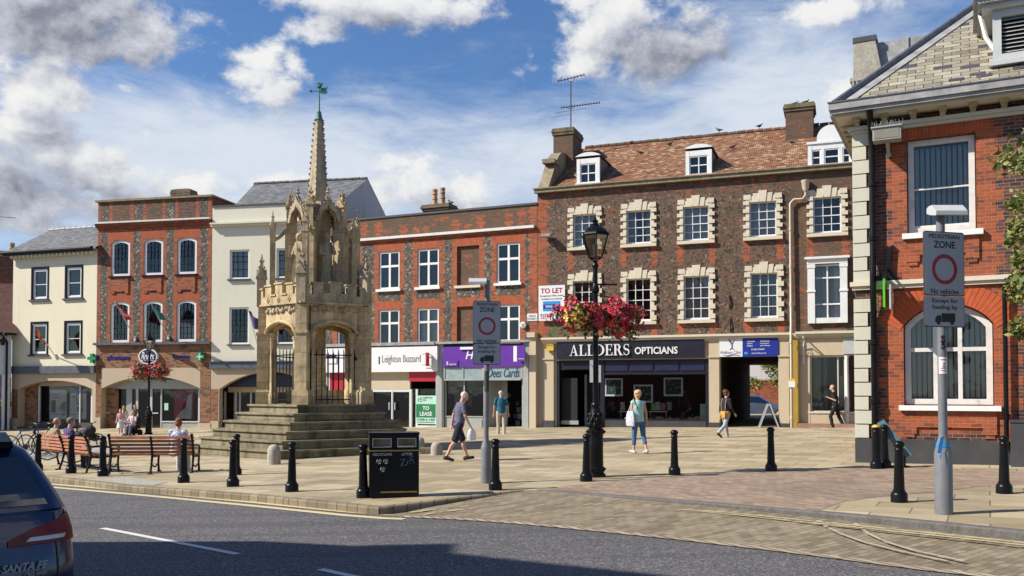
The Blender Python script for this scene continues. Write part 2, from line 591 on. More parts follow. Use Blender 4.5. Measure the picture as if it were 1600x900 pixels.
def stonemat(name, base, dark, green, scale=1.0, amount=0.5, lichen=None, block=None):
 """weathered limestone: sooty streaks, lichen and worn pale faces"""
 m, t = newmat(name)
 tc = t.add('ShaderNodeTexCoord')
 o = tc.outputs['Object']
 mp = t.add('ShaderNodeMapping')
 mp.inputs['Scale'].default_value = (1.6 * scale, 1.6 * scale, 0.55 * scale)
 t.link(o, mp.inputs[0])
 n = t.noise(mp.outputs[0], 1.4, 8, 0.68, 0.4)
 n2 = t.noise(o, 5.0 * scale, 6, 0.72, 0.3)
 n3 = t.noise(o, 26.0, 4, 0.7)
 col = t.ramp(n2, [(0.25, tuple(b * 0.62 for b in base)), (0.55, base), (0.8, tuple(min(1, b * 1.25) for b in base))])
 col = t.mix(t.math('MULTIPLY', t.smooth(n, 0.42, 0.68), amount), col, dark)
 col = t.mix(t.math('MULTIPLY', t.smooth(t.noise(o, 2.7 * scale, 8, 0.75, 0.6), 0.54, 0.72), amount * 0.85), col, green)
 if lichen:
  col = t.mix(t.smooth(t.noise(o, 9.0, 6, 0.8, 0.5), 0.62, 0.7), col, lichen)
 h = t.math('ADD', t.math('MULTIPLY', n2, 1.0), t.math('MULTIPLY', n3, 0.6))
 if block:
  v = uvvec(t)
  br = t.add('ShaderNodeTexBrick')
  t.link(v, br.inputs['Vector'])
  for k, val in (('Scale', 1.0), ('Brick Width', block[0]), ('Row Height', block[1]), ('Mortar Size', 0.006), ('Mortar Smooth', 0.3)):
   br.inputs[k].default_value = val
  br.inputs['Color1'].default_value = (0.72, 0.72, 0.72, 1)
  br.inputs['Color2'].default_value = (1, 1, 1, 1)
  br.inputs['Mortar'].default_value = (0.4, 0.4, 0.4, 1)
  col = t.mix(1.0, col, br.outputs[0], 'MULTIPLY')
  h = t.math('SUBTRACT', h, br.outputs[1])
 setp(t, col, 0.9, bump=h, bstr=0.6, bdist=0.02)
 return m
def stuccomat(name, color, stain=(0.25, 0.22, 0.16), amt=0.3, scale=1.0):
 m, t = newmat(name)
 tc = t.add('ShaderNodeTexCoord')
 o = tc.outputs['Object']
 mp = t.add('ShaderNodeMapping')
 mp.inputs['Scale'].default_value = (1.3, 1.3, 0.3)
 t.link(o, mp.inputs[0])
 n = t.noise(mp.outputs[0], 1.2 * scale, 8, 0.7, 0.3)
 n2 = t.noise(o, 14, 5, 0.7)
 col = t.ramp(n2, [(0.3, tuple(c * 0.93 for c in color)), (0.7, color)])
 col = t.mix(t.math('MULTIPLY', t.smooth(n, 0.48, 0.78), amt), col, stain)
 setp(t, col, 0.8, bump=t.math('ADD', n2, t.noise(o, 3, 3)), bstr=0.22, bdist=0.012)
 return m
def glassmat(name, tint=(0.55, 0.6, 0.62), refl=0.10, rough=0.02, wob=0.03):
 m, t = newmat(name)
 t.n.remove(t.bsdf)
 tr = t.add('ShaderNodeBsdfTransparent')
 tr.inputs[0].default_value = tuple(tint) + (1,)
 gl = t.add('ShaderNodeBsdfGlossy')
 gl.inputs['Roughness'].default_value = rough
 gl.inputs['Color'].default_value = (0.84, 0.82, 0.80, 1)
 tc = t.add('ShaderNodeTexCoord')
 b = t.add('ShaderNodeBump')
 b.inputs['Strength'].default_value = wob
 b.inputs['Distance'].default_value = 0.2
 t.link(t.noise(tc.outputs['Object'], 1.6, 2, 0.5), b.inputs['Height'])
 t.link(b.outputs[0], gl.inputs['Normal'])
 fr = t.add('ShaderNodeFresnel')
 fr.inputs[0].default_value = 1.5
 fac = t.math('MULTIPLY_ADD', fr.outputs[0], 1.2, refl, True)
 mx = t.add('ShaderNodeMixShader')
 t.link(fac, mx.inputs[0])
 t.link(tr.outputs[0], mx.inputs[1])
 t.link(gl.outputs[0], mx.inputs[2])
 t.link(mx.outputs[0], t.out.inputs[0])
 return m
M_RED = brickmat('red_brick', (0.42, 0.095, 0.030), (0.30, 0.062, 0.022), (0.30, 0.20, 0.13), patch=0.10, patch_col=(0.16, 0.05, 0.03), stain_amt=0.3)
M_REDBRIGHT = brickmat('bright_red_rubbed_brick', (0.42, 0.102, 0.034), (0.29, 0.066, 0.024), (0.42, 0.23, 0.14), gap=0.009, patch=0.14, patch_col=(0.20, 0.055, 0.027), stain_amt=0.32)
M_VOUSS = brickmat('rubbed_brick_on_end', (0.47, 0.095, 0.026), (0.36, 0.068, 0.020), (0.40, 0.20, 0.12), bw=0.30, bh=0.075, gap=0.008, rot=pi / 2, stain_amt=0.14)
M_PURPLE = brickmat('purple_brown_brick', (0.165, 0.055, 0.036), (0.085, 0.032, 0.027), (0.34, 0.25, 0.19), gap=0.010, patch=0.18, patch_col=(0.045, 0.024, 0.024), stain_amt=0.2)
M_BROWNB = brickmat('brown_shopfront_brick', (0.36, 0.175, 0.082), (0.26, 0.112, 0.052), (0.20, 0.15, 0.10), patch=0.14, patch_col=(0.13, 0.055, 0.03))
M_OLDB = brickmat('old_brown_brick', (0.145, 0.085, 0.050), (0.10, 0.058, 0.036), (0.17, 0.14, 0.10), patch=0.07, patch_col=(0.34, 0.085, 0.03), stain_amt=0.5)
M_FLINT = flintmat('dark_flint', (0.100, 0.078, 0.056), (0.30, 0.265, 0.215), (0.040, 0.032, 0.026))
M_FLINTR = brickmat('flint_and_brown_brick', (0.175, 0.105, 0.064), (0.100, 0.062, 0.041), (0.175, 0.145, 0.105), patch=0.06, patch_col=(0.27, 0.085, 0.035), stain=(0.045, 0.036, 0.028), stain_amt=0.55, specks=((0.30, 0.26, 0.21), (0.040, 0.034, 0.030), 0.92, 0.74))
M_FLINTRR = brickmat('burnt_brick_and_red_brick', (0.135, 0.080, 0.052), (0.085, 0.054, 0.038), (0.165, 0.130, 0.095), patch=0.15, patch_col=(0.33, 0.095, 0.035), stain=(0.05, 0.036, 0.026), stain_amt=0.5, specks=((0.24, 0.19, 0.14), (0.05, 0.038, 0.03), 0.95, 0.85))
M_TILE = tilemat('old_red_clay_tile', [(0.045, 0.026, 0.018), (0.17, 0.062, 0.030), (0.31, 0.115, 0.048), (0.26, 0.125, 0.062), (0.52, 0.37, 0.21)], 0.19, 0.12, 0.022, moss=(0.20, 0.145, 0.075), moss_amt=0.6)
M_DTILE = tilemat('dark_red_clay_tile', [(0.055, 0.022, 0.018), (0.095, 0.034, 0.026), (0.13, 0.05, 0.038)], 0.17, 0.11, 0.012)
M_SLATE = tilemat('grey_slate', [(0.075, 0.075, 0.076), (0.15, 0.147, 0.144), (0.225, 0.218, 0.208)], 0.30, 0.21, 0.012, moss=(0.21, 0.19, 0.14), moss_amt=0.35, rough=0.6)
M_LSLATE = tilemat('lichen_yellow_slate', [(0.125, 0.112, 0.085), (0.235, 0.21, 0.15), (0.32, 0.29, 0.21), (0.40, 0.37, 0.285)], 0.36, 0.205, 0.020, moss=(0.060, 0.048, 0.034), moss_amt=0.8, odd=(0.06, 0.055, 0.075), rough=0.75)
M_BSLATE = tilemat('blue_grey_slate', [(0.050, 0.045, 0.060), (0.085, 0.070, 0.085), (0.13, 0.115, 0.12)], 0.30, 0.17, 0.012, rough=0.6)
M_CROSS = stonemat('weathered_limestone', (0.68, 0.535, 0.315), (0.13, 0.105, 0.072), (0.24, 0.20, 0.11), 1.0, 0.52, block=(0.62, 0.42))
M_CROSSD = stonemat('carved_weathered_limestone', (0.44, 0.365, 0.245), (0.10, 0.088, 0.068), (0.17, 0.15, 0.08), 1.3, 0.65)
M_STEP = stonemat('mossy_step_stone', (0.31, 0.265, 0.165), (0.055, 0.052, 0.032), (0.12, 0.12, 0.045), 0.8, 0.85, block=(1.15, 0.5))
M_COPING = stonemat('lichened_coping', (0.30, 0.24, 0.15), (0.09, 0.075, 0.05), (0.16, 0.14, 0.06), 1.0, 0.5)
M_CHIMCAP = stonemat('mossy_chimney_cap', (0.19, 0.145, 0.085), (0.055, 0.045, 0.03), (0.24, 0.19, 0.035), 1.2, 0.8)
M_QUOIN = stuccomat('grey_cream_painted_stone', (0.57, 0.55, 0.45), (0.34, 0.31, 0.23), 0.35)
M_SURR = stuccomat('cream_painted_surround', (0.66, 0.585, 0.455), (0.36, 0.29, 0.20), 0.35)
M_CREAM = stuccomat('cream_render', (0.72, 0.665, 0.50), (0.45, 0.39, 0.26), 0.30)
M_WHITER = stuccomat('off_white_render', (0.70, 0.665, 0.535), (0.46, 0.42, 0.32), 0.30)
M_LILAC = stuccomat('lilac_grey_render', (0.56, 0.53, 0.54), (0.30, 0.27, 0.27), 0.7)
M_ARCH = stuccomat('tan_textured_render', (0.50, 0.40, 0.285), (0.28, 0.21, 0.14), 0.35)
M_PILAST = stuccomat('beige_pilaster_render', (0.55, 0.46, 0.32), (0.34, 0.27, 0.18), 0.35)
M_MODIL = stonemat('ochre_stained_cornice', (0.50, 0.43, 0.29), (0.20, 0.15, 0.09), (0.30, 0.23, 0.12), 1.5, 0.55)
M_WHITE = plain('white_gloss_paint', (0.76, 0.76, 0.74), 0.35, var=0.06, dirt=0.12)
M_OLDWHITE = plain('flaking_white_paint', (0.66, 0.64, 0.60), 0.5, var=0.1, scale=6, dirt=0.5)
M_LEAD = plain('weathered_lead', (0.30, 0.295, 0.29), 0.55, var=0.35, scale=3, dirt=0.45)
M_LEADB = plain('dark_lead_flashing', (0.085, 0.09, 0.115), 0.5, var=0.35, scale=4, dirt=0.2)
M_DGREY = plain('dark_grey_plinth_paint', (0.050, 0.050, 0.054), 0.55, var=0.2, scale=2.5, bumpy=0.2, dirt=0.2)
M_BLACK = plain('black_gloss_paint', (0.006, 0.006, 0.007), 0.32, var=0.3, spec=0.22, dirt=0.10)
M_IRON = plain('black_ironwork', (0.008, 0.008, 0.009), 0.4, var=0.3, spec=0.25)
M_NAVY = plain('navy_shopfront_paint', (0.007, 0.008, 0.020), 0.45, var=0.15)
M_DNAVY = plain('dark_blue_panel', (0.016, 0.018, 0.055), 0.4, var=0.15)
M_GREYP = plain('galvanised_grey_paint', (0.155, 0.162, 0.178), 0.5, 0.0, var=0.15, scale=5, dirt=0.18)
M_LGREY = plain('light_grey_paint', (0.48, 0.49, 0.48), 0.5, var=0.08, dirt=0.15)
M_GGREY = plain('grey_green_paint', (0.34, 0.355, 0.335), 0.5, var=0.08, dirt=0.15)
M_PIPEC = plain('cream_painted_iron', (0.55, 0.46, 0.36), 0.45, var=0.12, dirt=0.2)
M_DARK = plain('painted_dark_interior', (0.018, 0.018, 0.020), 0.9, var=0.3)  # near-black colour stands in for the shade inside buildings and the passage
M_SHOPIN = plain('shop_interior', (0.075, 0.070, 0.064), 0.9, var=0.4, scale=1.2)
M_BLIND = plain('vertical_blind_fabric', (0.58, 0.58, 0.50), 0.9, var=0.08)
M_NET = plain('net_curtain', (0.56, 0.55, 0.54), 0.9, var=0.1, scale=8)
M_CURT = plain('pale_curtain', (0.42, 0.40, 0.33), 0.9, var=0.12, scale=5)
M_PANE = glassmat('window_glass', (0.86, 0.88, 0.89), 0.03, wob=0.05)
M_SHOPGL = glassmat('shop_window_glass', (0.78, 0.82, 0.82), 0.02, wob=0.02)
M_PURP = plain('purple_fascia', (0.115, 0.022, 0.30), 0.4, var=0.05)
M_REDS = plain('red_sign_plastic', (0.42, 0.012, 0.022), 0.4, var=0.06)
M_GREEN = plain('green_sign_plastic', (0.012, 0.17, 0.062), 0.45, var=0.06)
M_GREENX = plain('pharmacy_green', (0.03, 0.25, 0.09), 0.4, var=0.1)
M_MINT = plain('pale_green_sign', (0.42, 0.68, 0.56), 0.4, var=0.08)
M_LIME = plain('lime_green_plastic', (0.10, 0.45, 0.02), 0.4, var=0.05)
M_BLUES = plain('blue_sign_plastic', (0.012, 0.028, 0.26), 0.4, var=0.05)
M_ROYAL = plain('royal_blue_letters', (0.012, 0.014, 0.21), 0.4, var=0.05)
M_SKYB = plain('sky_blue_print', (0.03, 0.25, 0.60), 0.45, var=0.06)
M_PAPER = plain('white_sign_board', (0.74, 0.74, 0.75), 0.45, var=0.04, dirt=0.06)
M_INK = plain('black_print', (0.012, 0.012, 0.014), 0.5, var=0.1)
M_GREYINK = plain('grey_print', (0.27, 0.28, 0.30), 0.5, var=0.1)
M_CRIM = plain('crimson_print', (0.36, 0.008, 0.045), 0.45, var=0.08)
M_SIGNSHADED = plain('shaded_sign_face', (0.33, 0.345, 0.385), 0.45, var=0.05, dirt=0.12)  # white plate greyed: its shade is put into the base colour
M_SIGNEDGE = plain('sign_edge', (0.035, 0.037, 0.042), 0.5)
M_SIGNRED = plain('sign_ring_red', (0.30, 0.010, 0.030), 0.4, var=0.06)
M_YEL = plain('yellow_plastic', (0.62, 0.42, 0.05), 0.5, var=0.1)
M_GOLD = plain('gold_line', (0.40, 0.27, 0.05), 0.4, var=0.1)
M_WOOD = plain('varnished_bench_wood', (0.36, 0.125, 0.042), 0.42, var=0.4, scale=5)
M_POT = plain('clay_chimney_pot', (0.40, 0.26, 0.13), 0.8, var=0.3, scale=6, dirt=0.4)
M_COPPER = plain('verdigris_copper', (0.045, 0.17, 0.13), 0.6, var=0.4, scale=8)
M_ALU = plain('white_aluminium', (0.62, 0.63, 0.62), 0.4, var=0.05)
M_GRANITE = stonemat('pale_granite', (0.40, 0.37, 0.31), (0.17, 0.15, 0.12), (0.25, 0.22, 0.15), 3.0, 0.4)
M_PINKSTEP = brickmat('pink_brick_step', (0.42, 0.22, 0.16), (0.34, 0.17, 0.12), (0.40, 0.30, 0.24))
M_LAMPG = glassmat('lantern_glass', (0.86, 0.84, 0.76), 0.12, rough=0.15, wob=0.0)
M_LANT = plain('frosted_lantern_panel', (0.62, 0.57, 0.44), 0.25, var=0.15, scale=6, spec=0.7)
M_SKIN = plain('skin', (0.56, 0.30, 0.20), 0.55, var=0.08, scale=12)
M_RUBBER = plain('black_rubber', (0.012, 0.012, 0.013), 0.7)
M_CHROME = plain('bright_metal', (0.62, 0.63, 0.65), 0.25, 1.0, var=0.05)
M_TEALB = plain('teal_board', (0.10, 0.24, 0.30), 0.35, var=0.15, scale=4)
def petalmat(name, c1, c2):
 m, t = newmat(name)
 oi = t.add('ShaderNodeTexCoord')
 n = t.noise(oi.outputs['Object'], 14, 3, 0.6)
 setp(t, t.ramp(n, [(0.3, c1), (0.7, c2)]), 0.6)
 t.bsdf.inputs['Subsurface Weight'].default_value = 0.0
 return m
M_PETR = petalmat('red_petals', (0.42, 0.008, 0.022), (0.62, 0.030, 0.055))
M_PETP = petalmat('pink_petals', (0.50, 0.016, 0.075), (0.70, 0.07, 0.17))
M_PETY = petalmat('yellow_petals', (0.70, 0.46, 0.04), (0.80, 0.62, 0.18))
M_PETV = petalmat('violet_petals', (0.07, 0.010, 0.10), (0.16, 0.03, 0.2))
M_LEAF = petalmat('basket_leaves', (0.035, 0.075, 0.012), (0.14, 0.19, 0.035))
M_LEAFT = petalmat('tree_leaves', (0.055, 0.095, 0.014), (0.16, 0.20, 0.045))
M_LEAFY = petalmat('yellowing_leaves', (0.12, 0.13, 0.02), (0.30, 0.28, 0.07))
M_BARK = stonemat('tree_bark', (0.14, 0.11, 0.08), (0.05, 0.04, 0.03), (0.10, 0.10, 0.05), 3, 0.5)
# ---------------------------------------------------------------- ground materials
def m_asphalt():
 m, t = newmat('asphalt')
 tc = t.add('ShaderNodeTexCoord')
 o = tc.outputs['Object']
 n = t.noise(o, 70, 3, 0.8)
 big = t.noise(o, 0.5, 6, 0.65, 0.4)
 vo = t.add('ShaderNodeTexVoronoi')
 t.link(o, vo.inputs['Vector'])
 vo.inputs['Scale'].default_value = 55
 hs = t.add('ShaderNodeSeparateColor', i_0=vo.outputs['Color'])
 col = t.ramp(hs.outputs[0], [(0.0, (0.045, 0.045, 0.052)), (0.5, (0.098, 0.094, 0.100)), (0.85, (0.16, 0.152, 0.153)), (1.0, (0.30, 0.29, 0.27))])
 col = t.mix(0.55, col, t.ramp(n, [(0.3, (0.5, 0.5, 0.5)), (0.7, (1.25, 1.25, 1.25))]), 'MULTIPLY')
 col = t.mix(t.math('MULTIPLY', t.smooth(big, 0.45, 0.7), 0.35), col, (0.135, 0.115, 0.115))
 col = t.mix(t.math('MULTIPLY', t.smooth(t.noise(o, 1.7, 7, 0.7, 0.8), 0.55, 0.72), 0.3), col, (0.045, 0.044, 0.048))
 mp = t.add('ShaderNodeMapping')
 mp.inputs['Rotation'].default_value = (0, 0, RD(35))
 mp.inputs['Scale'].default_value = (0.10, 1.6, 1)
 t.link(o, mp.inputs[0])
 tr = t.noise(mp.outputs[0], 1.0, 4, 0.6)
 col = t.mix(t.math('MULTIPLY', t.smooth(tr, 0.46, 0.64), 0.42), col, (0.055, 0.054, 0.060))
 col = t.mix(t.math('MULTIPLY', t.smooth(t.noise(o, 0.9, 3, 0.5, 1.5), 0.66, 0.68), 0.45), col, (0.045, 0.045, 0.050))
 setp(t, col, 0.9, bump=t.math('ADD', vo.outputs['Distance'], n), bstr=0.6, bdist=0.012)
 return m
def m_paving(name, bw, bh, rot, stops, joint, gap=0.012, dark_amt=0.35, dark=(0.12, 0.10, 0.07), pale=None, offset=0.5, freq=0.5, rough=0.85):
 m, t = newmat(name)
 tc = t.add('ShaderNodeTexCoord')
 mp = t.add('ShaderNodeMapping')
 mp.inputs['Rotation'].default_value = (0, 0, rot)
 t.link(tc.outputs['Object'], mp.inputs[0])
 v = mp.outputs[0]
 br = t.add('ShaderNodeTexBrick')
 br.offset = offset
 t.link(v, br.inputs['Vector'])
 for k, val in (('Scale', 1.0), ('Brick Width', bw), ('Row Height', bh), ('Mortar Size', gap * 0.5), ('Mortar Smooth', 0.2), ('Bias', 0.0)):
  br.inputs[k].default_value = val
 br.inputs['Color1'].default_value = (0, 0, 0, 1)
 br.inputs['Color2'].default_value = (1, 1, 1, 1)
 br.inputs['Mortar'].default_value = (0.5, 0.5, 0.5, 1)
 n = t.noise(v, freq, 7, 0.68, 0.3)
 n2 = t.noise(v, 5, 6, 0.75)
 f = t.math('ADD', t.math('MULTIPLY', br.outputs[0], 0.42), t.math('ADD', t.math('MULTIPLY', n, 0.34), t.math('MULTIPLY', n2, 0.28)))
 col = t.ramp(f, stops)
 col = t.mix(t.math('MULTIPLY', t.smooth(t.noise(v, 1.3, 8, 0.75, 0.7), 0.52, 0.75), dark_amt), col, dark)
 if pale:
  col = t.mix(t.math('MULTIPLY', t.smooth(t.noise(v, 0.8, 8, 0.72, 1.0), 0.53, 0.72), 0.6), col, pale)
 col = t.mix(t.smooth(t.noise(v, 60, 2, 0.7), 0.62, 0.75), col, t.mix(0.6, col, (0.05, 0.04, 0.03)))
 col = t.mix(t.math('MULTIPLY', br.outputs[1], 0.85), col, joint)
 gum = t.add('ShaderNodeTexVoronoi')
 t.link(v, gum.inputs['Vector'])
 gum.inputs['Scale'].default_value = 2.6
 gs = t.add('ShaderNodeSeparateColor', i_0=gum.outputs['Color'])
 spot = t.math('MULTIPLY', t.math('SUBTRACT', 1.0, t.smooth(gum.outputs['Distance'], 0.05, 0.085)), t.smooth(gs.outputs[0], 0.55, 0.6))
 col = t.mix(t.math('MULTIPLY', spot, 0.55), col, (0.10, 0.09, 0.075))
 wide = t.noise(tc.outputs['Object'], 0.22, 6, 0.7, 1.0)
 col = t.mix(t.math('MULTIPLY', t.smooth(wide, 0.5, 0.68), 0.4), col, dark)
 h = t.math('SUBTRACT', t.math('MULTIPLY', n2, 0.5), br.outputs[1])
 setp(t, col, rough, bump=h, bstr=0.4, bdist=0.012)
 return m
M_ASPH = m_asphalt()
M_FLAG = m_paving('york_stone_flags', 0.95, 0.62, RD(28), [(0.22, (0.24, 0.185, 0.108)), (0.5, (0.37, 0.302, 0.188)), (0.75, (0.47, 0.395, 0.262))], (0.095, 0.08, 0.055), 0.022, pale=(0.42, 0.38, 0.30))
M_SETT = m_paving('block_paved_road', 0.21, 0.105, RD(-40), [(0.2, (0.12, 0.093, 0.058)), (0.5, (0.225, 0.178, 0.112)), (0.8, (0.31, 0.26, 0.175))], (0.075, 0.06, 0.042), 0.012, pale=(0.34, 0.29, 0.22), freq=0.7)
M_PAVER = m_paving('red_block_pavers', 0.21, 0.105, RD(62), [(0.2, (0.185, 0.125, 0.090)), (0.5, (0.285, 0.205, 0.148)), (0.8, (0.37, 0.285, 0.21))], (0.15, 0.105, 0.075), 0.010, pale=(0.36, 0.29, 0.22), freq=0.6)
M_GREYPAV = m_paving('grey_concrete_paving', 0.6, 0.6, RD(20), [(0.2, (0.27, 0.26, 0.24)), (0.8, (0.37, 0.36, 0.34))], (0.2, 0.19, 0.17))
M_KERB = m_paving('sandy_kerb_stone', 0.19, 5.0, 0, [(0.2, (0.15, 0.115, 0.07)), (0.8, (0.29, 0.235, 0.15))], (0.06, 0.05, 0.035), 0.02)
M_GKERB = stonemat('grey_granite_kerb', (0.135, 0.125, 0.115), (0.06, 0.055, 0.05), (0.17, 0.15, 0.12), 3.5, 0.45)
def m_worn(name, col, wear):
 m, t = newmat(name)
 tc = t.add('ShaderNodeTexCoord')
 o = tc.outputs['Object']
 n = t.noise(o, 3.5, 8, 0.75, 0.5)
 n2 = t.noise(o, 45, 3, 0.8)
 setp(t, t.ramp(n2, [(0.3, tuple(c * 0.75 for c in col)), (0.7, col)]), 0.8)
 a = t.smooth(t.math('ADD', t.math('MULTIPLY', n, 0.7), t.math('MULTIPLY', n2, 0.3)), wear - 0.06, wear + 0.06)
 t.link(a, t.bsdf.inputs['Alpha'])
 return m
M_YLINE = m_worn('yellow_line_paint', (0.64, 0.54, 0.30), 0.36)
M_YWORN = m_worn('worn_yellow_line_paint', (0.58, 0.49, 0.27), 0.455)
M_WLINE = m_worn('white_line_paint', (0.68, 0.67, 0.64), 0.33)
M_SCUFF = m_worn('pale_tyre_scuff', (0.50, 0.43, 0.32), 0.44)
def shirtmat(name, c1, c2, scale=14, thr=0.55):
 m, t = newmat(name)
 tc = t.add('ShaderNodeTexCoord')
 n = t.noise(tc.outputs['Object'], scale, 3, 0.6)
 setp(t, t.mix(t.smooth(n, thr - 0.04, thr + 0.04), c1, c2), 0.85)
 return m
# ---------------------------------------------------------------- ground, road, square
def tess(poly3):
 """flat-shaded triangulation of a ground outline"""
 tris = geometry.tessellate_polygon([[Vector((p[0], p[1], 0)) for p in poly3]])
 out = []
 for t in tris:
  a, b, c = [Vector(poly3[i]) for i in t]
  if (b - a).cross(c - a).z < 0:
   t = (t[0], t[2], t[1])
  out.append(t)
 return out
def sheet(name, pts3, mat, kind='structure'):
 mb = MB()
 mb.add(pts3, tess(pts3))
 o = mb.build(name, mat, sharp=0)
 tag(o, kind=kind)
 return o
KH = 0.11   
mb = MB()
gx = [-1500, -600, -200, -90, -45, 45, 90, 200, 600, 1500]
gy = [-1500, -300, -60, 0, 30, 60, 120, 400, 1500]
vv = [(x, y, ground(x) - KH - 0.002) for y in gy for x in gx]
mb.add(vv, [(j * 10 + i, j * 10 + i + 1, (j + 1) * 10 + i + 1, (j + 1) * 10 + i) for j in range(len(gy) - 1) for i in range(9)])
tag(mb.build('road', M_ASPH, sharp=0), kind='structure')
K_LEFT = [G(x, y) for x, y in [(-420, 690), (-150, 722), (0, 738), (66, 744), (120, 750), (170, 756), (220, 761), (320, 768), (400, 774), (470, 781), (530, 787), (572, 791.5), (592, 793), (606, 792), (625, 789.5), (660, 785.5), (740, 775.5), (818, 766.5)]]
K_RIGHT = [G(x, y) for x, y in [(836, 766), (900, 770), (1000, 777.5), (1100, 785), (1200, 793.5), (1300, 802), (1400, 811), (1500, 820.5), (1600, 831), (1900, 866), (2500, 950)]]
back = [Vector((45, 70, 0)), Vector((-60, 70, 0)), Vector((-60, K_LEFT[0].y, 0))]
sq = K_LEFT + K_RIGHT + [Vector((45, K_RIGHT[-1].y, 0))] + back
sheet('pavement', [(p.x, p.y, ground(p.x)) for p in sq], M_FLAG)
def kerb(name, line, mat, w=0.16, drop=None):
 mb = MB()
 n = len(line)
 inner = []
 for i, p in enumerate(line):
  a, b = line[max(i - 1, 0)], line[min(i + 1, n - 1)]
  d = (b - a); d.z = 0; d.normalize()
  inner.append(p + Vector((-d.y, d.x, 0)) * w)
 for i in range(n - 1):
  dz = (drop[i] if drop else 0, drop[i + 1] if drop else 0)
  t0, t1 = Vector((0, 0, 0.005 - dz[0])), Vector((0, 0, 0.005 - dz[1]))
  dn = Vector((0, 0, -0.30))
  ch = Vector((0, 0, -0.022))
  o0, o1 = line[i] + (line[i] - inner[i]) * 0.12, line[i + 1] + (line[i + 1] - inner[i + 1]) * 0.12
  mb.quad(line[i] + t0, line[i + 1] + t1, inner[i + 1] + t1, inner[i] + t0)
  mb.quad(o0 + t0 + ch, o1 + t1 + ch, line[i + 1] + t1, line[i] + t0)
  mb.quad(o0 + dn, o1 + dn, o1 + t1 + ch, o0 + t0 + ch)
 tag(mb.build(name, mat, sharp=0), kind='structure')
def resample(line, step):
 out = []
 for a, b in zip(line, line[1:]):
  k = max(1, int((b - a).length / step))
  out += [a.lerp(b, i / k) for i in range(k)]
 return out + [line[-1]]
kerb('kerb', resample(K_LEFT, 0.4), M_KERB)
kr = resample(K_RIGHT, 0.5)
kerb('kerb', kr, M_GKERB, 0.15)
front = [(628, 806.5), (700, 809.5), (760, 813), (830, 818.5), (900, 825), (980, 833), (1050, 840), (1120, 848), (1200, 857), (1280, 867), (1350, 876), (1450, 889), (1600, 905), (1900, 945), (2500, 1040)]
side = []
for i, p in enumerate(K_LEFT[-6:]):
 f = i / 5.0
 side.append((p.x, p.y, ground(p.x) - KH + 0.003 + (KH - 0.008) * max(0, (f - 0.45) / 0.55)))
right = []
for i, p in enumerate(K_RIGHT):
 h = [0.0, 0.012, 0.030, 0.046, 0.060, 0.074, 0.088, 0.100, KH, KH, KH][i]
 right.append((p.x, p.y, ground(p.x) - h + (0.003 if h >= KH else -0.004)))
fr = [G(x, y, -KH) for x, y in front]
fr = [(p.x, p.y, p.z + 0.004) for p in reversed(fr)]
sheet('paved_street', side + right + fr, M_SETT)
def ribbon(name, px, w, mat, h, closed=False, zof=None):
 pts = [G(x, y, h) for x, y in px]
 pts = resample(pts, 0.5)
 mb = MB()
 rows = []
 n = len(pts)
 for i, p in enumerate(pts):
  a, b = pts[max(i - 1, 0)], pts[min(i + 1, n - 1)]
  d = (b - a); d.z = 0; d.normalize()
  s = Vector((-d.y, d.x, 0)) * (w / 2)
  rows.append((p + s, p - s))
 for (a, b), (c, d) in zip(rows, rows[1:]):
  mb.quad(b, d, c, a)
 o = mb.build(name, mat, sharp=0)
 tag(o, kind='structure')
 return o
ribbon('sett_edging', [(628, 806.5), (700, 809.5), (760, 813), (830, 818.5), (900, 825), (980, 833), (1050, 840), (1120, 848), (1200, 857), (1280, 867), (1350, 876), (1450, 889), (1600, 905), (1900, 945)], 0.17,
       m_paving('sett_edging_stone', 5.0, 0.12, RD(68), [(0.2, (0.27, 0.21, 0.145)), (0.8, (0.43, 0.36, 0.25))], (0.05, 0.042, 0.032), 0.03, freq=1.0), -KH + 0.009)
ribbon('gravel_edge', [(1090, 852), (1200, 866), (1300, 879), (1420, 893), (1560, 910)], 0.14, m_worn('sandy_grit', (0.27, 0.20, 0.11), 0.58), -KH + 0.006)
yl = [(-300, 716), (-100, 738), (40, 752.5), (83, 756.5), (160, 763), (240, 770), (320, 777.5), (400, 785), (470, 792), (540, 799), (600, 803.5), (632, 804.5)]
ribbon('road_markings', yl, 0.17, M_YLINE, -KH + 0.004)
ribbon('road_markings', [(x, y + 4.6 + 1.6 * max(0, x) / 640) for x, y in yl], 0.17, M_YLINE, -KH + 0.004)
ribbon('road_markings', [(160, 825), (371, 865.5)], 0.10, M_WLINE, -KH + 0.004)
ribbon('road_markings', [(500, 889), (700, 932)], 0.10, M_WLINE, -KH + 0.004)
ribbon('road_markings', [(640, 800.5), (700, 793), (760, 786), (806, 779.5)], 0.07, M_YWORN, -0.085)
ribbon('road_markings', [(662, 803.5), (720, 796), (780, 788.5), (815, 783.5)], 0.07, M_YWORN, -0.085)
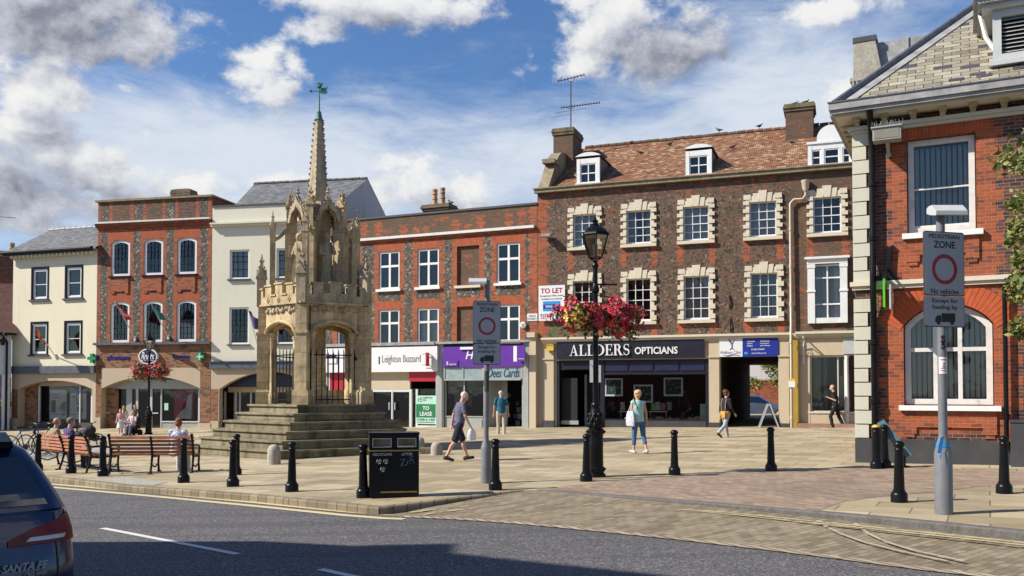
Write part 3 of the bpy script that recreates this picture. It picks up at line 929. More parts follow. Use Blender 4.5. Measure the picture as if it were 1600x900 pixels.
def wline(off0, off1, name='road_markings'):
 """worn double line following the right-hand kerb on the ramped paving"""
 mb = MB()
 lim = [0.0, 0.012, 0.030, 0.046, 0.060, 0.074, 0.088, 0.100, KH, KH, KH]
 hs = []
 for i in range(len(K_RIGHT) - 1):
  k = max(1, int((K_RIGHT[i + 1] - K_RIGHT[i]).length / 0.5))
  hs += [lim[i] + (lim[i + 1] - lim[i]) * j / k for j in range(k)]
 hs.append(lim[-1])
 rows = []
 for i, p in enumerate(kr):
  a, b = kr[max(i - 1, 0)], kr[min(i + 1, len(kr) - 1)]
  d = (b - a); d.z = 0; d.normalize()
  nrm = Vector((d.y, -d.x, 0))
  rows.append([Vector((q.x, q.y, ground(q.x) - max(hs[i] + 0.02, 0.035) + 0.004)) for q in (p + nrm * off0, p + nrm * off1)])
 for (a, b), (c, d) in zip(rows, rows[1:]):
  mb.quad(b, d, c, a)
 tag(mb.build(name, M_YWORN, sharp=0), kind='structure')
for off in (0.32, 0.52):
 ribbon('road_markings', [(840 + 0, 772 + off * 4), (940, 779.5 + off * 8), (1050, 789.5 + off * 9), (1200, 803 + off * 12), (1350, 817 + off * 15), (1480, 829 + off * 18), (1600, 841 + off * 20), (1760, 860 + off * 24)], 0.075, M_YWORN, -0.062)
for dx in (0, 26):
 ribbon('road_markings', [(1278 + dx * 2.2, 813 + dx * .15), (1292 + dx * 2, 823), (1312 + dx * 1.7, 833), (1345 + dx * 1.4, 845), (1400 + dx, 859), (1480 + dx, 876)], 0.05, M_SCUFF, -0.072)
pv = [(846, 763), (905, 757), (990, 748), (1100, 740), (1200, 735), (1300, 730.5), (1385, 728.5), (1480, 731.5), (1600, 737), (1800, 745), (1800, 770), (1600, 757), (1530, 760), (1460, 769), (1380, 775.5), (1320, 783), (1290, 793), (1278, 798.5), (1200, 791.5), (1100, 783), (1000, 775.5), (900, 768)]
sheet('pavement', [tuple(G(x, y, 0.004)) for x, y in pv], M_PAVER)
sheet('pavement', [tuple(G(x, y, 0.004)) for x, y in [(-60, 700), (140, 686), (345, 684.5), (345, 690.5), (140, 693), (-60, 709)]], M_PAVER)
sheet('pavement', [tuple(G(x, y, 0.0045)) for x, y in [(-60, 709.5), (140, 693.5), (345, 691), (352, 700), (312, 707), (170, 709), (-60, 725)]], M_GREYPAV)
sheet('pavement', [tuple(G(x, y, 0.006)) for x, y in [(128, 748.5), (200, 745.5), (262, 753), (240, 758.5), (205, 757)]], M_GRANITE)
# ---------------------------------------------------------------- buildings
class Facade:
 """a street front: local x runs along it, y into the building, z up from its left foot"""
 def __init__(s, pxa, za, pxb, zb):
  a, b = at_depth(pxa, HOR, za), at_depth(pxb, HOR, zb)
  s.rz = atan2(b.y - a.y, b.x - a.x)
  s.o = Vector((a.x, a.y, ground(a.x)))
  s.ux = Vector((cos(s.rz), sin(s.rz), 0))
  s.uy = Vector((-sin(s.rz), cos(s.rz), 0))
  s.L = (Vector((b.x, b.y, 0)) - Vector((a.x, a.y, 0))).length
 def at(s, px, py, off=0.0):
  d = ray(px, py)
  p0 = s.o + s.uy * off
  t = (p0 - CAM).dot(s.uy) / d.dot(s.uy)
  q = CAM + d * t - s.o
  return q.dot(s.ux), q.z
 def x(s, px, off=0.0):
  return s.at(px, 560, off)[0]
 def z(s, px, py, off=0.0):
  return s.at(px, py, off)[1]
 def rect(s, x0, y0, x1, y1, off=0.0):
  ym = (y0 + y1) / 2
  xm = (x0 + x1) / 2
  return (s.at(x0, ym, off)[0], s.at(x1, ym, off)[0], s.at(xm, y1, off)[1], s.at(xm, y0, off)[1])
 def world(s, x, y, z):
  return s.o + s.ux * x + s.uy * y + Vector((0, 0, z))
def arc_top(x0, x1, z1, rise, n=10):
 """points of a segmental (or half-round) head from left to right; crown at z1"""
 w = (x1 - x0) / 2
 rise = min(rise, w * 0.999)
 r = (w * w + rise * rise) / (2 * rise)
 cx, cz = (x0 + x1) / 2, z1 - r
 a = math.asin(min(1, w / r))
 return [(cx + r * sin(-a + 2 * a * i / n), cz + r * cos(-a + 2 * a * i / n)) for i in range(n + 1)]
def wall(mb, x0, x1, z0, z1, holes=(), zones=(), base=0, depth=0.22, reveal=None, y=0.0):
 """front wall as a grid of faces: openings left out, each cell takes the material of its zone"""
 xs, zs = {x0, x1}, {z0, z1}
 for h in list(holes) + list(zones):
  for v in (h[0], h[1]):
   if x0 < v < x1: xs.add(v)
  for v in (h[2], h[3]):
   if z0 < v < z1: zs.add(v)
 def clean(vals):
  vals = sorted(vals)
  out = [vals[0]]
  for v in vals[1:]:
   if v - out[-1] > 1e-4:
    out.append(v)
  return out
 xs, zs = clean(xs), clean(zs)
 for i in range(len(xs) - 1):
  cx = (xs[i] + xs[i + 1]) / 2
  run = None
  col_h = [h for h in holes if h[0] < cx < h[1]]
  col_z = [q for q in zones if q[0] < cx < q[1]]
  for j in range(len(zs) - 1):
   cz = (zs[j] + zs[j + 1]) / 2
   mi = base
   for q in col_z:
    if q[2] < cz < q[3]:
     mi = q[4]
   if any(h[2] < cz < h[3] for h in col_h):
    mi = None
   if run and run[0] == mi:
    run[2] = zs[j + 1]
   else:
    if run and run[0] is not None:
     mb.quad((xs[i], y, run[1]), (xs[i + 1], y, run[1]), (xs[i + 1], y, run[2]), (xs[i], y, run[2]), run[0])
    run = [mi, zs[j], zs[j + 1]]
  if run and run[0] is not None:
   mb.quad((xs[i], y, run[1]), (xs[i + 1], y, run[1]), (xs[i + 1], y, run[2]), (xs[i], y, run[2]), run[0])
 for h in holes:
  hx0, hx1, hz0, hz1 = h[:4]
  rise = h[4] if len(h) > 4 else 0
  d = h[5] if len(h) > 5 else depth
  rm = h[6] if len(h) > 6 else (reveal if reveal is not None else base)
  zz = hz1 - rise
  mb.quad((hx0, y, hz0), (hx0, y + d, hz0), (hx0, y + d, zz), (hx0, y, zz), rm)
  mb.quad((hx1, y + d, hz0), (hx1, y, hz0), (hx1, y, zz), (hx1, y + d, zz), rm)
  mb.quad((hx0, y, hz0), (hx1, y, hz0), (hx1, y + d, hz0), (hx0, y + d, hz0), rm)
  if rise:
   arc = arc_top(hx0, hx1, hz1, rise)
   for a, b in zip(arc, arc[1:]):
    mb.quad((a[0], y, a[1]), (b[0], y, b[1]), (b[0], y, hz1), (a[0], y, hz1), rm)
    mb.quad((a[0], y, a[1]), (a[0], y + d, a[1]), (b[0], y + d, b[1]), (b[0], y, b[1]), rm)
  else:
   mb.quad((hx0, y, hz1), (hx0, y + d, hz1), (hx1, y + d, hz1), (hx1, y, hz1), rm)
def shell(mb, x0, x1, z0, zl, depth, mi=0, zr=None, back=True):
 """side and back walls behind a front"""
 zr = zl if zr is None else zr
 mb.quad((x0, depth, z0), (x0, 0, z0), (x0, 0, zl), (x0, depth, zl), mi)
 mb.quad((x1, 0, z0), (x1, depth, z0), (x1, depth, zr), (x1, 0, zr), mi)
 if back:
  mb.quad((x1, depth, z0), (x0, depth, z0), (x0, depth, zl), (x1, depth, zr), mi)
def frame_bars(mb, x0, x1, z0, z1, y, w, d, mi=0, rise=0.0):
 """outer frame of an opening, y is its front face"""
 if rise:
  arc_o = arc_top(x0, x1, z1, rise, 12)
  ri = max(0.02, rise * (x1 - x0 - 2 * w) / (x1 - x0))
  arc_i = arc_top(x0 + w, x1 - w, z1 - w, ri, 12)
  for i in range(12):
   a, b, c, e = arc_o[i], arc_o[i + 1], arc_i[i + 1], arc_i[i]
   mb.prism([e, c, b, a], y, y + d, mi)
  mb.prism([(x0, z0 + w), (x0 + w, z0 + w), arc_i[0], arc_o[0]], y, y + d, mi)
  mb.prism([(x1 - w, z0 + w), (x1, z0 + w), arc_o[-1], arc_i[-1]], y, y + d, mi)
  mb.box(x0, x1, y, y + d, z0, z0 + w, mi)
 else:
  mb.box(x0, x0 + w, y, y + d, z0, z1, mi)
  mb.box(x1 - w, x1, y, y + d, z0, z1, mi)
  mb.box(x0 + w, x1 - w, y, y + d, z0, z0 + w, mi)
  mb.box(x0 + w, x1 - w, y, y + d, z1 - w, z1, mi)
def window(parent, r, y=0.12, cols=3, rows=4, fw=0.07, bar=0.025, rise=0.0, frame=None, sashm=None, pane=None, meet=True, sill=None, sill_mat=None,
           sill_out=0.10, curtain=None, blind=None, dark=True, split=None, label=None, open_gap=0.0, sill_over=0.08, sill_h=0.09, meet_z=0.5):
 """a sash or casement window: frame, glazing bars, pane and what hangs behind it. Returns the window part"""
 frame = frame or M_WHITE
 pane = pane or M_PANE
 x0, x1, z0, z1 = r
 mats = [frame, sashm or frame]
 mb = MB()
 frame_bars(mb, x0, x1, z0, z1, y, fw, 0.09, 0, rise)
 ix0, ix1, iz0, iz1 = x0 + fw, x1 - fw, z0 + fw, z1 - fw
 zm = iz0 + (iz1 - iz0) * meet_z
 sy = y + 0.025
 sw = 0.035
 def bars(bx0, bx1, bz0, bz1, c, n, yy):
  for i in range(1, c):
   xx = bx0 + (bx1 - bx0) * i / c
   mb.box(xx - bar / 2, xx + bar / 2, yy, yy + 0.03, bz0, bz1, 1)
  for j in range(1, n):
   zz = bz0 + (bz1 - bz0) * j / n
   mb.box(bx0, bx1, yy + 0.003, yy + 0.026, zz - bar / 2, zz + bar / 2, 1)
 if split:                     
  for fx in split.get('x', ()):
   xx = ix0 + (ix1 - ix0) * fx
   w = split.get('w', 0.05)
   mb.box(xx - w / 2, xx + w / 2, y + 0.005, y + 0.075, iz0, iz1, 1)
  for fz in split.get('z', ()):
   zz = iz0 + (iz1 - iz0) * fz
   w = split.get('w', 0.05)
   mb.box(ix0, ix1, y + 0.008, y + 0.07, zz - w / 2, zz + w / 2, 1)
 else:
  if meet:
   mb.box(ix0, ix1, sy - 0.004, sy + 0.045, zm - sw / 2, zm + sw / 2, 1)
   lo = rows // 2
   bars(ix0, ix1, iz0, zm, cols, lo, sy + 0.02)
   bars(ix0, ix1, zm, iz1, cols, rows - lo, sy)
   mb.box(ix0, ix1, sy + 0.015, sy + 0.05, iz0, iz0 + 0.05, 1)
  else:
   bars(ix0, ix1, iz0, iz1, cols, rows, sy)
 w = mb.build('window', mats, parent)
 if label:
  w['label'] = label
 pb = MB()
 if rise:
  arc = arc_top(ix0, ix1, iz1, max(0.02, rise * (ix1 - ix0) / (x1 - x0)), 12)
  pb.add([(p[0], sy + 0.036, p[1]) for p in [(ix0, iz0), (ix1, iz0)] + list(reversed(arc))], [tuple(range(15))])
 else:
  pb.quad((ix0, sy + 0.036, iz0 + open_gap), (ix1, sy + 0.036, iz0 + open_gap), (ix1, sy + 0.036, iz1), (ix0, sy + 0.036, iz1))
 pb.build('pane', pane, w)
 if sill:
  sb = MB()
  sb.box(x0 - sill_over, x1 + sill_over, -sill_out, y + 0.02, z0 - sill_h, z0 - 0.002)
  sb.build('sill', sill_mat or frame, w)
 if curtain:
  cb = MB()
  n = 14
  def drape(a, b, zt, zb):
   pts = []
   for i in range(n + 1):
    f = i / n
    pts.append((a + (b - a) * f, y + 0.22 + 0.035 * sin(f * 34 + a * 7)))
   for p, q in zip(pts, pts[1:]):
    cb.add([(p[0], p[1], zb), (q[0], q[1], zb), (q[0], q[1], zt), (p[0], p[1], zt)], [(0, 1, 2, 3)], 0, True)
  w_ = ix1 - ix0
  if curtain in ('both', 'pair'):
   drape(ix0 - 0.03, ix0 + w_ * 0.27, iz1, iz0)
   drape(ix1 - w_ * 0.25, ix1 + 0.03, iz1, iz0)
  elif curtain == 'left':
   drape(ix0 - 0.03, ix0 + w_ * 0.3, iz1, iz0)
  elif curtain == 'full':
   drape(ix0 - 0.03, ix1 + 0.03, iz1, iz0)
  elif curtain == 'half':
   drape(ix0 - 0.03, ix1 + 0.03, iz0 + (iz1 - iz0) * 0.55, iz0)
  cb.build('curtain', M_CURT if curtain in ('both', 'pair', 'left') else M_NET, w, sharp=0)
 if blind:
  bb = MB()
  k = max(6, int((ix1 - ix0) / 0.10))
  ang = RD(blind if not isinstance(blind, bool) else 28)
  for i in range(k):
   cx = ix0 + (ix1 - ix0) * (i + 0.5) / k
   hw = 0.045
   bb.quad((cx - hw * cos(ang), y + 0.2 - hw * sin(ang), iz0 + 0.03), (cx + hw * cos(ang), y + 0.2 + hw * sin(ang), iz0 + 0.03),
     (cx + hw * cos(ang), y + 0.2 + hw * sin(ang), iz1 - 0.02 + (rise * -0.05)), (cx - hw * cos(ang), y + 0.2 - hw * sin(ang), iz1 - 0.02))
  bb.build('blind', M_BLIND, w, sharp=0)
 return w
def backing(parent, x0, x1, z0, z1, y=0.75, mat=None):
 """a dark sheet standing in for the unlit space behind a row of windows"""
 mb = MB()
 mb.box(x0, x1, y, y + 0.05, z0, z1)
 return mb.build('room', mat or M_DARK, parent)
def toothed(x0, x1, z0, z1, mi, big=0.11, left=True, right=True, course=0.30):
 """zones of a brick dressing whose edges step in and out every few courses"""
 out = []
 z = z0
 k = 0
 while z < z1 - 1e-4:
  t = min(z + course, z1)
  e = big if k % 2 else 0.0
  e2 = e * random.uniform(0.7, 1.1)
  out.append((x0 - (e2 if left else 0), x1 + (e if right else 0), z, t, mi))
  z = t
  k += 1
 return out
def on_front(name, label, cat, fc, x, y, z, group=None):
 return thing(name, label, cat, fc.world(x, y, z), fc.rz, group)
def gable_roof(parent, x0, x1, y0, z0, yr, zr, y1, z1, mat, th=0.10, name='roof', hipl=0.0, hipr=0.0):
 mb = MB()
 a, b = (x0, y0, z0), (x1, y0, z0)
 rl, rr = (x0 + hipl, yr, zr), (x1 - hipr, yr, zr)
 c, d = (x1, y1, z1), (x0, y1, z1)
 mb.quad(a, b, rr, rl)
 mb.quad(c, d, rl, rr)
 if hipl:
  mb.add([d, a, rl], [(0, 1, 2)])
 if hipr:
  mb.add([b, c, rr], [(0, 1, 2)])
 # eaves thickness
 mb.quad((x0, y0, z0 - th), (x1, y0, z0 - th), b, a)
 return mb.build(name, mat, parent, sharp=0)
def ridge_tiles(parent, a, b, mat, r=0.10, step=0.40):
 mb = MB()
 a, b = Vector(a), Vector(b)
 n = max(2, int((b - a).length / step))
 for i in range(n):
  p, q = a.lerp(b, i / n), a.lerp(b, (i + 0.94) / n)
  j = random.uniform(-0.012, 0.012)
  mb.tube([p + Vector((0, 0, j)), q + Vector((0, 0, j + 0.01))], [r, r * 1.08], 8)
 return mb.build('ridge', mat, parent, sharp=50)
def chimney(parent, cx, cy, w, d, z0, z1, brick, cap=None, pots=(), over=0.10, name='chimney', pot_h=0.55):
 mb = MB()
 mb.box(cx - w / 2, cx + w / 2, cy - d / 2, cy + d / 2, z0, z1 - 0.32)
 o = mb.build(name, brick, parent)
 cb = MB()
 for i, (e, h0, h1) in enumerate([(0.05, 0.34, 0.22), (over, 0.22, 0.12), (over * 0.6, 0.12, 0.02)]):
  cb.box(cx - w / 2 - e, cx + w / 2 + e, cy - d / 2 - e, cy + d / 2 + e, z1 - h0, z1 - h1 - 0.002)
 cb.add([(cx + sx * (w / 2 + over * .5), cy + sy * (d / 2 + over * .5), z1 - 0.022) for sx, sy in ((-1, -1), (1, -1), (1, 1), (-1, 1))] + [(cx + sx * w * .32, cy + sy * d * .3, z1 + 0.05) for sx, sy in ((-1, -1), (1, -1), (1, 1), (-1, 1))],
           [(0, 1, 5, 4), (1, 2, 6, 5), (2, 3, 7, 6), (3, 0, 4, 7), (4, 5, 6, 7)])
 cb.build('cap', cap or M_CHIMCAP, o)
 for (px, ph) in pots:
  pb = MB()
  r = 0.14
  pb.lathe([(r * 1.25, z1), (r * 1.1, z1 + .06), (r, z1 + .1), (r * .95, z1 + ph * .35), (r * 1.12, z1 + ph * .38), (r * 1.12, z1 + ph * .44), (r * .92, z1 + ph * .47), (r * .9, z1 + ph * .66), (r * 1.1, z1 + ph * .69), (r * 1.1, z1 + ph * .75), (r * .88, z1 + ph * .78), (r * 1.05, z1 + ph * .93), (r * 1.05, z1 + ph), (r * .7, z1 + ph), (r * .7, z1 + ph - .2)], 14, cx=px, cy=cy)
  pb.build('chimney_pot', M_POT, o)
 return o
# ================================================================ the three-storey flint house with the opticians
fm = Facade(840, 39.2, 1420, 34.05)
hm = thing('brick_house', 'long three-storey flint and red brick house with clay tiled roof above the navy opticians', 'house', fm.o, fm.rz)
LM = fm.L
zc_top = (fm.z(840, 294) + fm.z(1330, 257)) / 2
zc_bot = zc_top - 0.20
zsf = (fm.z(850, 527) + fm.z(1200, 522)) / 2     
DM = 12.5
up_px = [(894, 335, 934, 387), (980, 329, 1016, 381), (1068, 322, 1107, 375), (1172, 314, 1212, 370), (1271, 308, 1314, 365)]
lo_px = [(894, 440, 934, 507), (980, 435, 1016, 503), (1069, 430, 1108, 498), (1174, 426, 1214, 496)]
ups = [fm.rect(*p) for p in up_px]
los = [fm.rect(*p) for p in lo_px]
zu = [sum(r[i] for r in ups) / len(ups) for i in (2, 3)]
zl_ = [sum(r[i] for r in los) / len(los) for i in (2, 3)]
ww = 1.04
ups = [((r[0] + r[1]) / 2 - ww / 2, (r[0] + r[1]) / 2 + ww / 2, zu[0], zu[1]) for r in ups]
los = [((r[0] + r[1]) / 2 - ww / 2, (r[0] + r[1]) / 2 + ww / 2, zl_[0], zl_[1]) for r in los]
xp0, xp1 = fm.x(1125), fm.x(1216)
zp1 = fm.z(1170, 557)
XW0, XW1 = fm.x(870), fm.x(1107)
ZW1 = fm.z(985, 562)
XR0, XR1 = fm.x(1266), fm.x(1395)
ZR0, ZR1 = fm.z(1295, 644), fm.z(1295, 556)
bay = fm.rect(1262, 405, 1324, 503)
bay_w = (bay[0] + 0.15, bay[1] - 0.15, bay[2] + 0.05, bay[3] - 0.2)
mb = MB()
zones = [(0, LM, zu[1] + 0.55, zc_bot, 2)]
xpipe = fm.x(1238)
zones += [(xpipe, LM, zsf, zc_bot, 6)]
zones += toothed(0, 0.42, zsf, zc_bot - 0.25, 1, 0.12, left=False)
for r in ups:
 if r[0] < xpipe + 4:
  zones += toothed(r[0] - 0.24, r[0] - 0.02, zl_[1] + 0.5, zu[0] - 0.1, 1, 0.05, course=.15)
  zones += toothed(r[1] + 0.02, r[1] + 0.24, zl_[1] + 0.5, zu[0] - 0.1, 1, 0.05, course=.15)
for r in los:
 zones += toothed(r[0] - 0.25, r[0], zsf, zl_[0] - 0.1, 1, 0.08) + toothed(r[1], r[1] + 0.25, zsf, zl_[0] - 0.1, 1, 0.08)
zones += [(0, LM, -1, zsf - 0.02, 3)]
holes = [r + (0, 0.14) for r in ups + los] + [bay_w + (0, 0.14)]
holes += [(xp0, xp1, -1, zp1, 0, 0.3, 3), (XW0, XW1, 0.02, ZW1, 0, 0.12, 3), (XR0, XR1, ZR0, ZR1, 0, 0.12, 3)]
wall(mb, 0, LM, -1, zc_bot, holes, zones, 0, 0.14)
yr = 5.0
zr = (fm.z(905, 233, yr) + fm.z(1232, 201, yr)) / 2
ZB = 5.4  # unseen rear eaves, shaped low to let sun into the courtyard
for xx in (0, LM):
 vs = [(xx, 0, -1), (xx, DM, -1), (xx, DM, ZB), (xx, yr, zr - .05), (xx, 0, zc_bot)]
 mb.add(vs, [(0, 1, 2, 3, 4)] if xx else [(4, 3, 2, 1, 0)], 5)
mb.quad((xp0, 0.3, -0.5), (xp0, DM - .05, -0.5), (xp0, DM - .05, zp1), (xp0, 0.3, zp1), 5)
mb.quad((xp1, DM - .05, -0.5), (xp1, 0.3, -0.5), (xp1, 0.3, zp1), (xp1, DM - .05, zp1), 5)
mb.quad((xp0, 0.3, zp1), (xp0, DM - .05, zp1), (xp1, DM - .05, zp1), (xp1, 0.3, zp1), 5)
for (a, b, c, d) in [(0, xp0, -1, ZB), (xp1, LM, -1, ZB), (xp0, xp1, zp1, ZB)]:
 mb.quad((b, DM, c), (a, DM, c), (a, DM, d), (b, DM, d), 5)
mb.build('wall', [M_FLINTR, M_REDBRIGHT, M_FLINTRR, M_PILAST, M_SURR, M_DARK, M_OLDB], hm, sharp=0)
cb = MB()
cb.box(-0.10, LM, -0.20, 0.05, zc_bot, zc_top - 0.05)
cb.box(-0.14, LM, -0.26, 0.05, zc_top - 0.048, zc_top)
cb.build('cornice', M_COPING, hm)
def gibbs(win, r, zones_out=0.10):
 """cream rusticated surround with a stepped keystone"""
 x0, x1, z0, z1 = r
 mb = MB()
 w = 0.145
 n = 5
 hgt = (z1 - z0) / (2 * n - 1)
 for sgn, xe in ((-1, x0), (1, x1)):
  a, b = (xe - w, xe) if sgn < 0 else (xe, xe + w)
  mb.box(a, b, -0.045, 0.10, z0, z1 + 0.10)
  for i in range(n):
   zz = z0 + hgt * (2 * i) + 0.05
   aa, bb = (a - zones_out, b - 0.002) if sgn < 0 else (a + 0.002, b + zones_out)
   mb.box(aa, bb, -0.085, 0.10, zz, zz + hgt * 0.95)
  aa, bb = (a - zones_out * .8, xe + .06) if sgn < 0 else (xe - .06, b + zones_out * .8)
  mb.box(aa, bb, -0.07, 0.10, z1 + 0.101, z1 + 0.30)
 cx = (x0 + x1) / 2
 mb.box(x0 - 0.002, x1 + 0.002, -0.05, 0.10, z1 - 0.002, z1 + 0.24)
 for k, (xa, xb, h, pr) in enumerate([(-0.36, -0.15, 0.34, 0.075), (-0.145, 0.145, 0.44, 0.10), (0.15, 0.36, 0.34, 0.075)]):
  fl = 0.045
  mb.prism([(cx + xa + (fl if xa < 0 else 0.0) * .6, z1 - 0.01), (cx + xb - (fl if xb > 0 else 0) * .6, z1 - 0.01), (cx + xb + fl * .6, z1 + h), (cx + xa - fl * .6, z1 + h)], -pr, 0.09)
 mb.build('surround', M_SURR, win)
 sb = MB()
 sb.box(x0 - w - zones_out, x1 + w + zones_out, -0.14, 0.10, z0 - 0.13, z0 - 0.003)
 sb.build('sill', M_SURR, win)
for i, r in enumerate(ups):
 w = window(hm, r, 0.09, 3, 4, 0.05, 0.028, curtain=['full', 'pair', 'full', 'full', 'left'][i])
 gibbs(w, r)
for i, r in enumerate(los):
 w = window(hm, r, 0.09, 3, 4, 0.05, 0.028, curtain=[None, None, 'full', None][i], blind=(40 if i == 3 else None), open_gap=0.14 if i == 1 else 0)
 gibbs(w, r)
wb = window(hm, bay_w, 0.02, split={'x': [0.5], 'z': [0.28, 0.78], 'w': 0.055}, fw=0.07, curtain='full')
sb = MB()
x0, x1, z0, z1 = bay
for a, b in ((x0, x0 + 0.27), (x1 - 0.27, x1)):
 sb.box(a, b, -0.15, 0.10, z0 - 0.05, z1 - 0.18)
 sb.box(a - 0.03, b + 0.03, -0.18, 0.10, z0 + 1.18, z0 + 1.25)
 sb.box(a - 0.02, b + 0.02, -0.17, 0.10, z1 - 0.34, z1 - 0.20)
sb.box(x0 - 0.02, x1 + 0.02, -0.16, 0.1, z1 - 0.178, z1)
sb.box(x0 - 0.10, x1 + 0.10, -0.25, 0.1, z1 + 0.002, z1 + 0.09)
sb.box(x0 + 0.272, x1 - 0.272, -0.12, 0.1, z0 - 0.05, z0 + 0.16)
sb.build('surround', M_WHITE, wb)
sl = MB()
sl.box(x0 + .15, x1 - .05, -0.2, 0.05, z0 - 0.42, z0 - 0.33)
sl.build('sill', M_COPING, wb)
backing(hm, 0.2, LM - 0.2, zsf + 0.1, zc_bot - 0.1, 0.9)
gable_roof(hm, 0.55, LM, 0.10, zc_top - 0.05, yr, zr, DM, ZB, M_TILE)
ridge_tiles(hm, (0.8, yr, zr + 0.02), (LM, yr, zr + 0.02), M_OLDB, 0.10)
gp = MB()
prof = []
for t in [i / 16 for i in range(17)]:
 y = 0.0 + yr * 0.52 * t
 base = zc_top + (zr - zc_top) * (y / yr)
 prof.append((y, base + 0.62 - 0.28 * cos(t * pi * 1.5) - .3 * (1 - t) ** 4))
poly = [(0.0, zc_top - 0.3)] + prof + [(yr, zr + 0.25), (DM, ZB + 0.2), (DM, ZB - 0.3)]
vs = [(0.02, p[0], p[1]) for p in poly] + [(0.50, p[0], p[1]) for p in poly]
n = len(poly)
gp.add(vs, [tuple(reversed(range(n))), tuple(range(n, 2 * n))] + [(i, i + n, (i + 1) % n + n, (i + 1) % n) for i in range(n)])
gp.box(-0.02, 0.56, 0.70, 1.55, zc_top + 1.32, zc_top + 1.50)
gp.build('gable_parapet', M_COPING, hm)
xch, ych = fm.x(886, 3.4), 3.4
zch = fm.z(886, 206, ych)
chimney(hm, xch + .05, ych, 0.95, 1.5, zc_top, zch, M_OLDB, M_CHIMCAP, over=0.08)
xch2, ych2 = fm.x(1253, 4.2), 4.2
zch2 = fm.z(1253, 167, ych2)
chimney(hm, xch2, ych2, 1.15, 1.3, zc_top + 1.4, zch2, M_OLDB, M_CHIMCAP, over=0.10)
def dormer(px0, px1, py_top, py_bot, yf, lights, over=0.0):
 x0, x1 = fm.x(px0, yf), fm.x(px1, yf)
 xm = (px0 + px1) / 2
 zb, zt = fm.z(xm, py_bot, yf), fm.z(xm, py_top, yf)
 w = x1 - x0
 rise = 0.17 if lights < 3 else 0.62
 ztf = zt - rise
 slope = (zr - zc_top) / yr
 # where a line at the height of the top meets the roof
 yb = (zt - 0.05 - zc_top) / slope + 0.05
 ybl = (ztf - zc_top) / slope + 0.05
 d = MB()
 # cheeks
 for xx, s in ((x0 + 0.03, 1), (x1 - 0.03, -1)):
  vs = [(xx, yf, zb), (xx, yf, ztf), (xx, ybl, ztf)]
  d.add(vs, [(0, 1, 2)] if s > 0 else [(2, 1, 0)], 1)
 ax0, ax1 = (x0 - 0.06, x1 + 0.06)
 if lights >= 3:
  ax0, ax1 = x0 + w * 0.2, x1 - w * 0.2
 arc = arc_top(ax0, ax1, zt, rise, 12)
 if lights >= 3:
  d.box(x0 - 0.05, x1 + 0.05, yf - 0.08, yf + 0.9, ztf - 0.10, ztf - 0.002, 0)
 for a, b in zip(arc, arc[1:]):
  d.add([(a[0], yf - 0.06, a[1]), (b[0], yf - 0.06, b[1]), (b[0], yb, b[1]), (a[0], yb, a[1])], [(0, 1, 2, 3)], 2, True)
  d.quad((a[0], yf - 0.06, ztf), (b[0], yf - 0.06, ztf), (b[0], yf - 0.06, b[1]), (a[0], yf - 0.06, a[1]), 0)
 o = d.build('dormer', [M_WHITE, M_LEADB, M_LEAD], hm, sharp=40)
 f = MB()
 for a, b in ((x0, x0 + 0.15), (x1 - 0.15, x1)):
  f.box(a, b, yf - 0.04, yf + 0.08, zb, ztf - 0.1)
 f.box(x0 + .151, x1 - .151, yf - 0.03, yf + 0.08, ztf - 0.32, ztf - 0.101)
 f.box(x0 - 0.05, x1 + 0.05, yf - 0.12, yf + 0.08, zb - 0.08, zb + 0.06)
 ix0, ix1, iz0, iz1 = x0 + 0.15, x1 - 0.15, zb + 0.06, ztf - 0.32
 cells = [(ix0, ix1)] if lights < 3 else [(ix0, ix0 + (ix1 - ix0) * .24), (ix0 + (ix1 - ix0) * .32, ix0 + (ix1 - ix0) * .72), (ix0 + (ix1 - ix0) * .80, ix1)]
 for (a, b), (c, e) in zip(cells, cells[1:]):
  f.box(b, c, yf - 0.03, yf + 0.08, iz0, iz1)
 for a, b in cells:
  frame_bars(f, a, b, iz0, iz1, yf - 0.01, 0.05, 0.06)
  if b - a > 0.6:
   f.box((a + b) / 2 - .022, (a + b) / 2 + .022, yf, yf + .04, iz0, iz1)
  f.box(a + .05, b - .05, yf + .002, yf + .04, (iz0 + iz1) / 2 - .022, (iz0 + iz1) / 2 + .022)
 f.build('window', M_WHITE, o)
 p = MB()
 p.quad((ix0, yf + 0.03, iz0), (ix1, yf + 0.03, iz0), (ix1, yf + 0.03, iz1), (ix0, yf + 0.03, iz1))
 p.build('pane', M_PANE, o)
 b = MB()
 b.quad((ix0, yf + 0.3, iz0), (ix1, yf + 0.3, iz0), (ix1, yf + 0.3, iz1), (ix0, yf + 0.3, iz1))
 b.build('room', M_DARK, o)
dormer(902, 938, 238, 288, 0.55, 2)
dormer(1073, 1114, 225, 275, 0.55, 2)
dormer(1265, 1338, 195, 259, 0.45, 3)
sf = MB()
def ledge(mb, x0, x1, ztop, out=0.28, mi=0):
 mb.box(x0, x1, -out, 0.02, ztop - 0.09, ztop, mi)
 mb.box(x0 + .03, x1 - .03, -out * 0.72, 0.02, ztop - 0.19, ztop - 0.092, mi)
 mb.box(x0 + .05, x1 - .05, -out * 0.42, 0.02, ztop - 0.26, ztop - 0.192, mi)
ledge(sf, fm.x(847), fm.x(1236), zsf)
ledge(sf, fm.x(1243), LM, zsf + 0.02)
sf.build('shop_cornice', M_SURR, hm)
zpl = fm.z(858, 657)
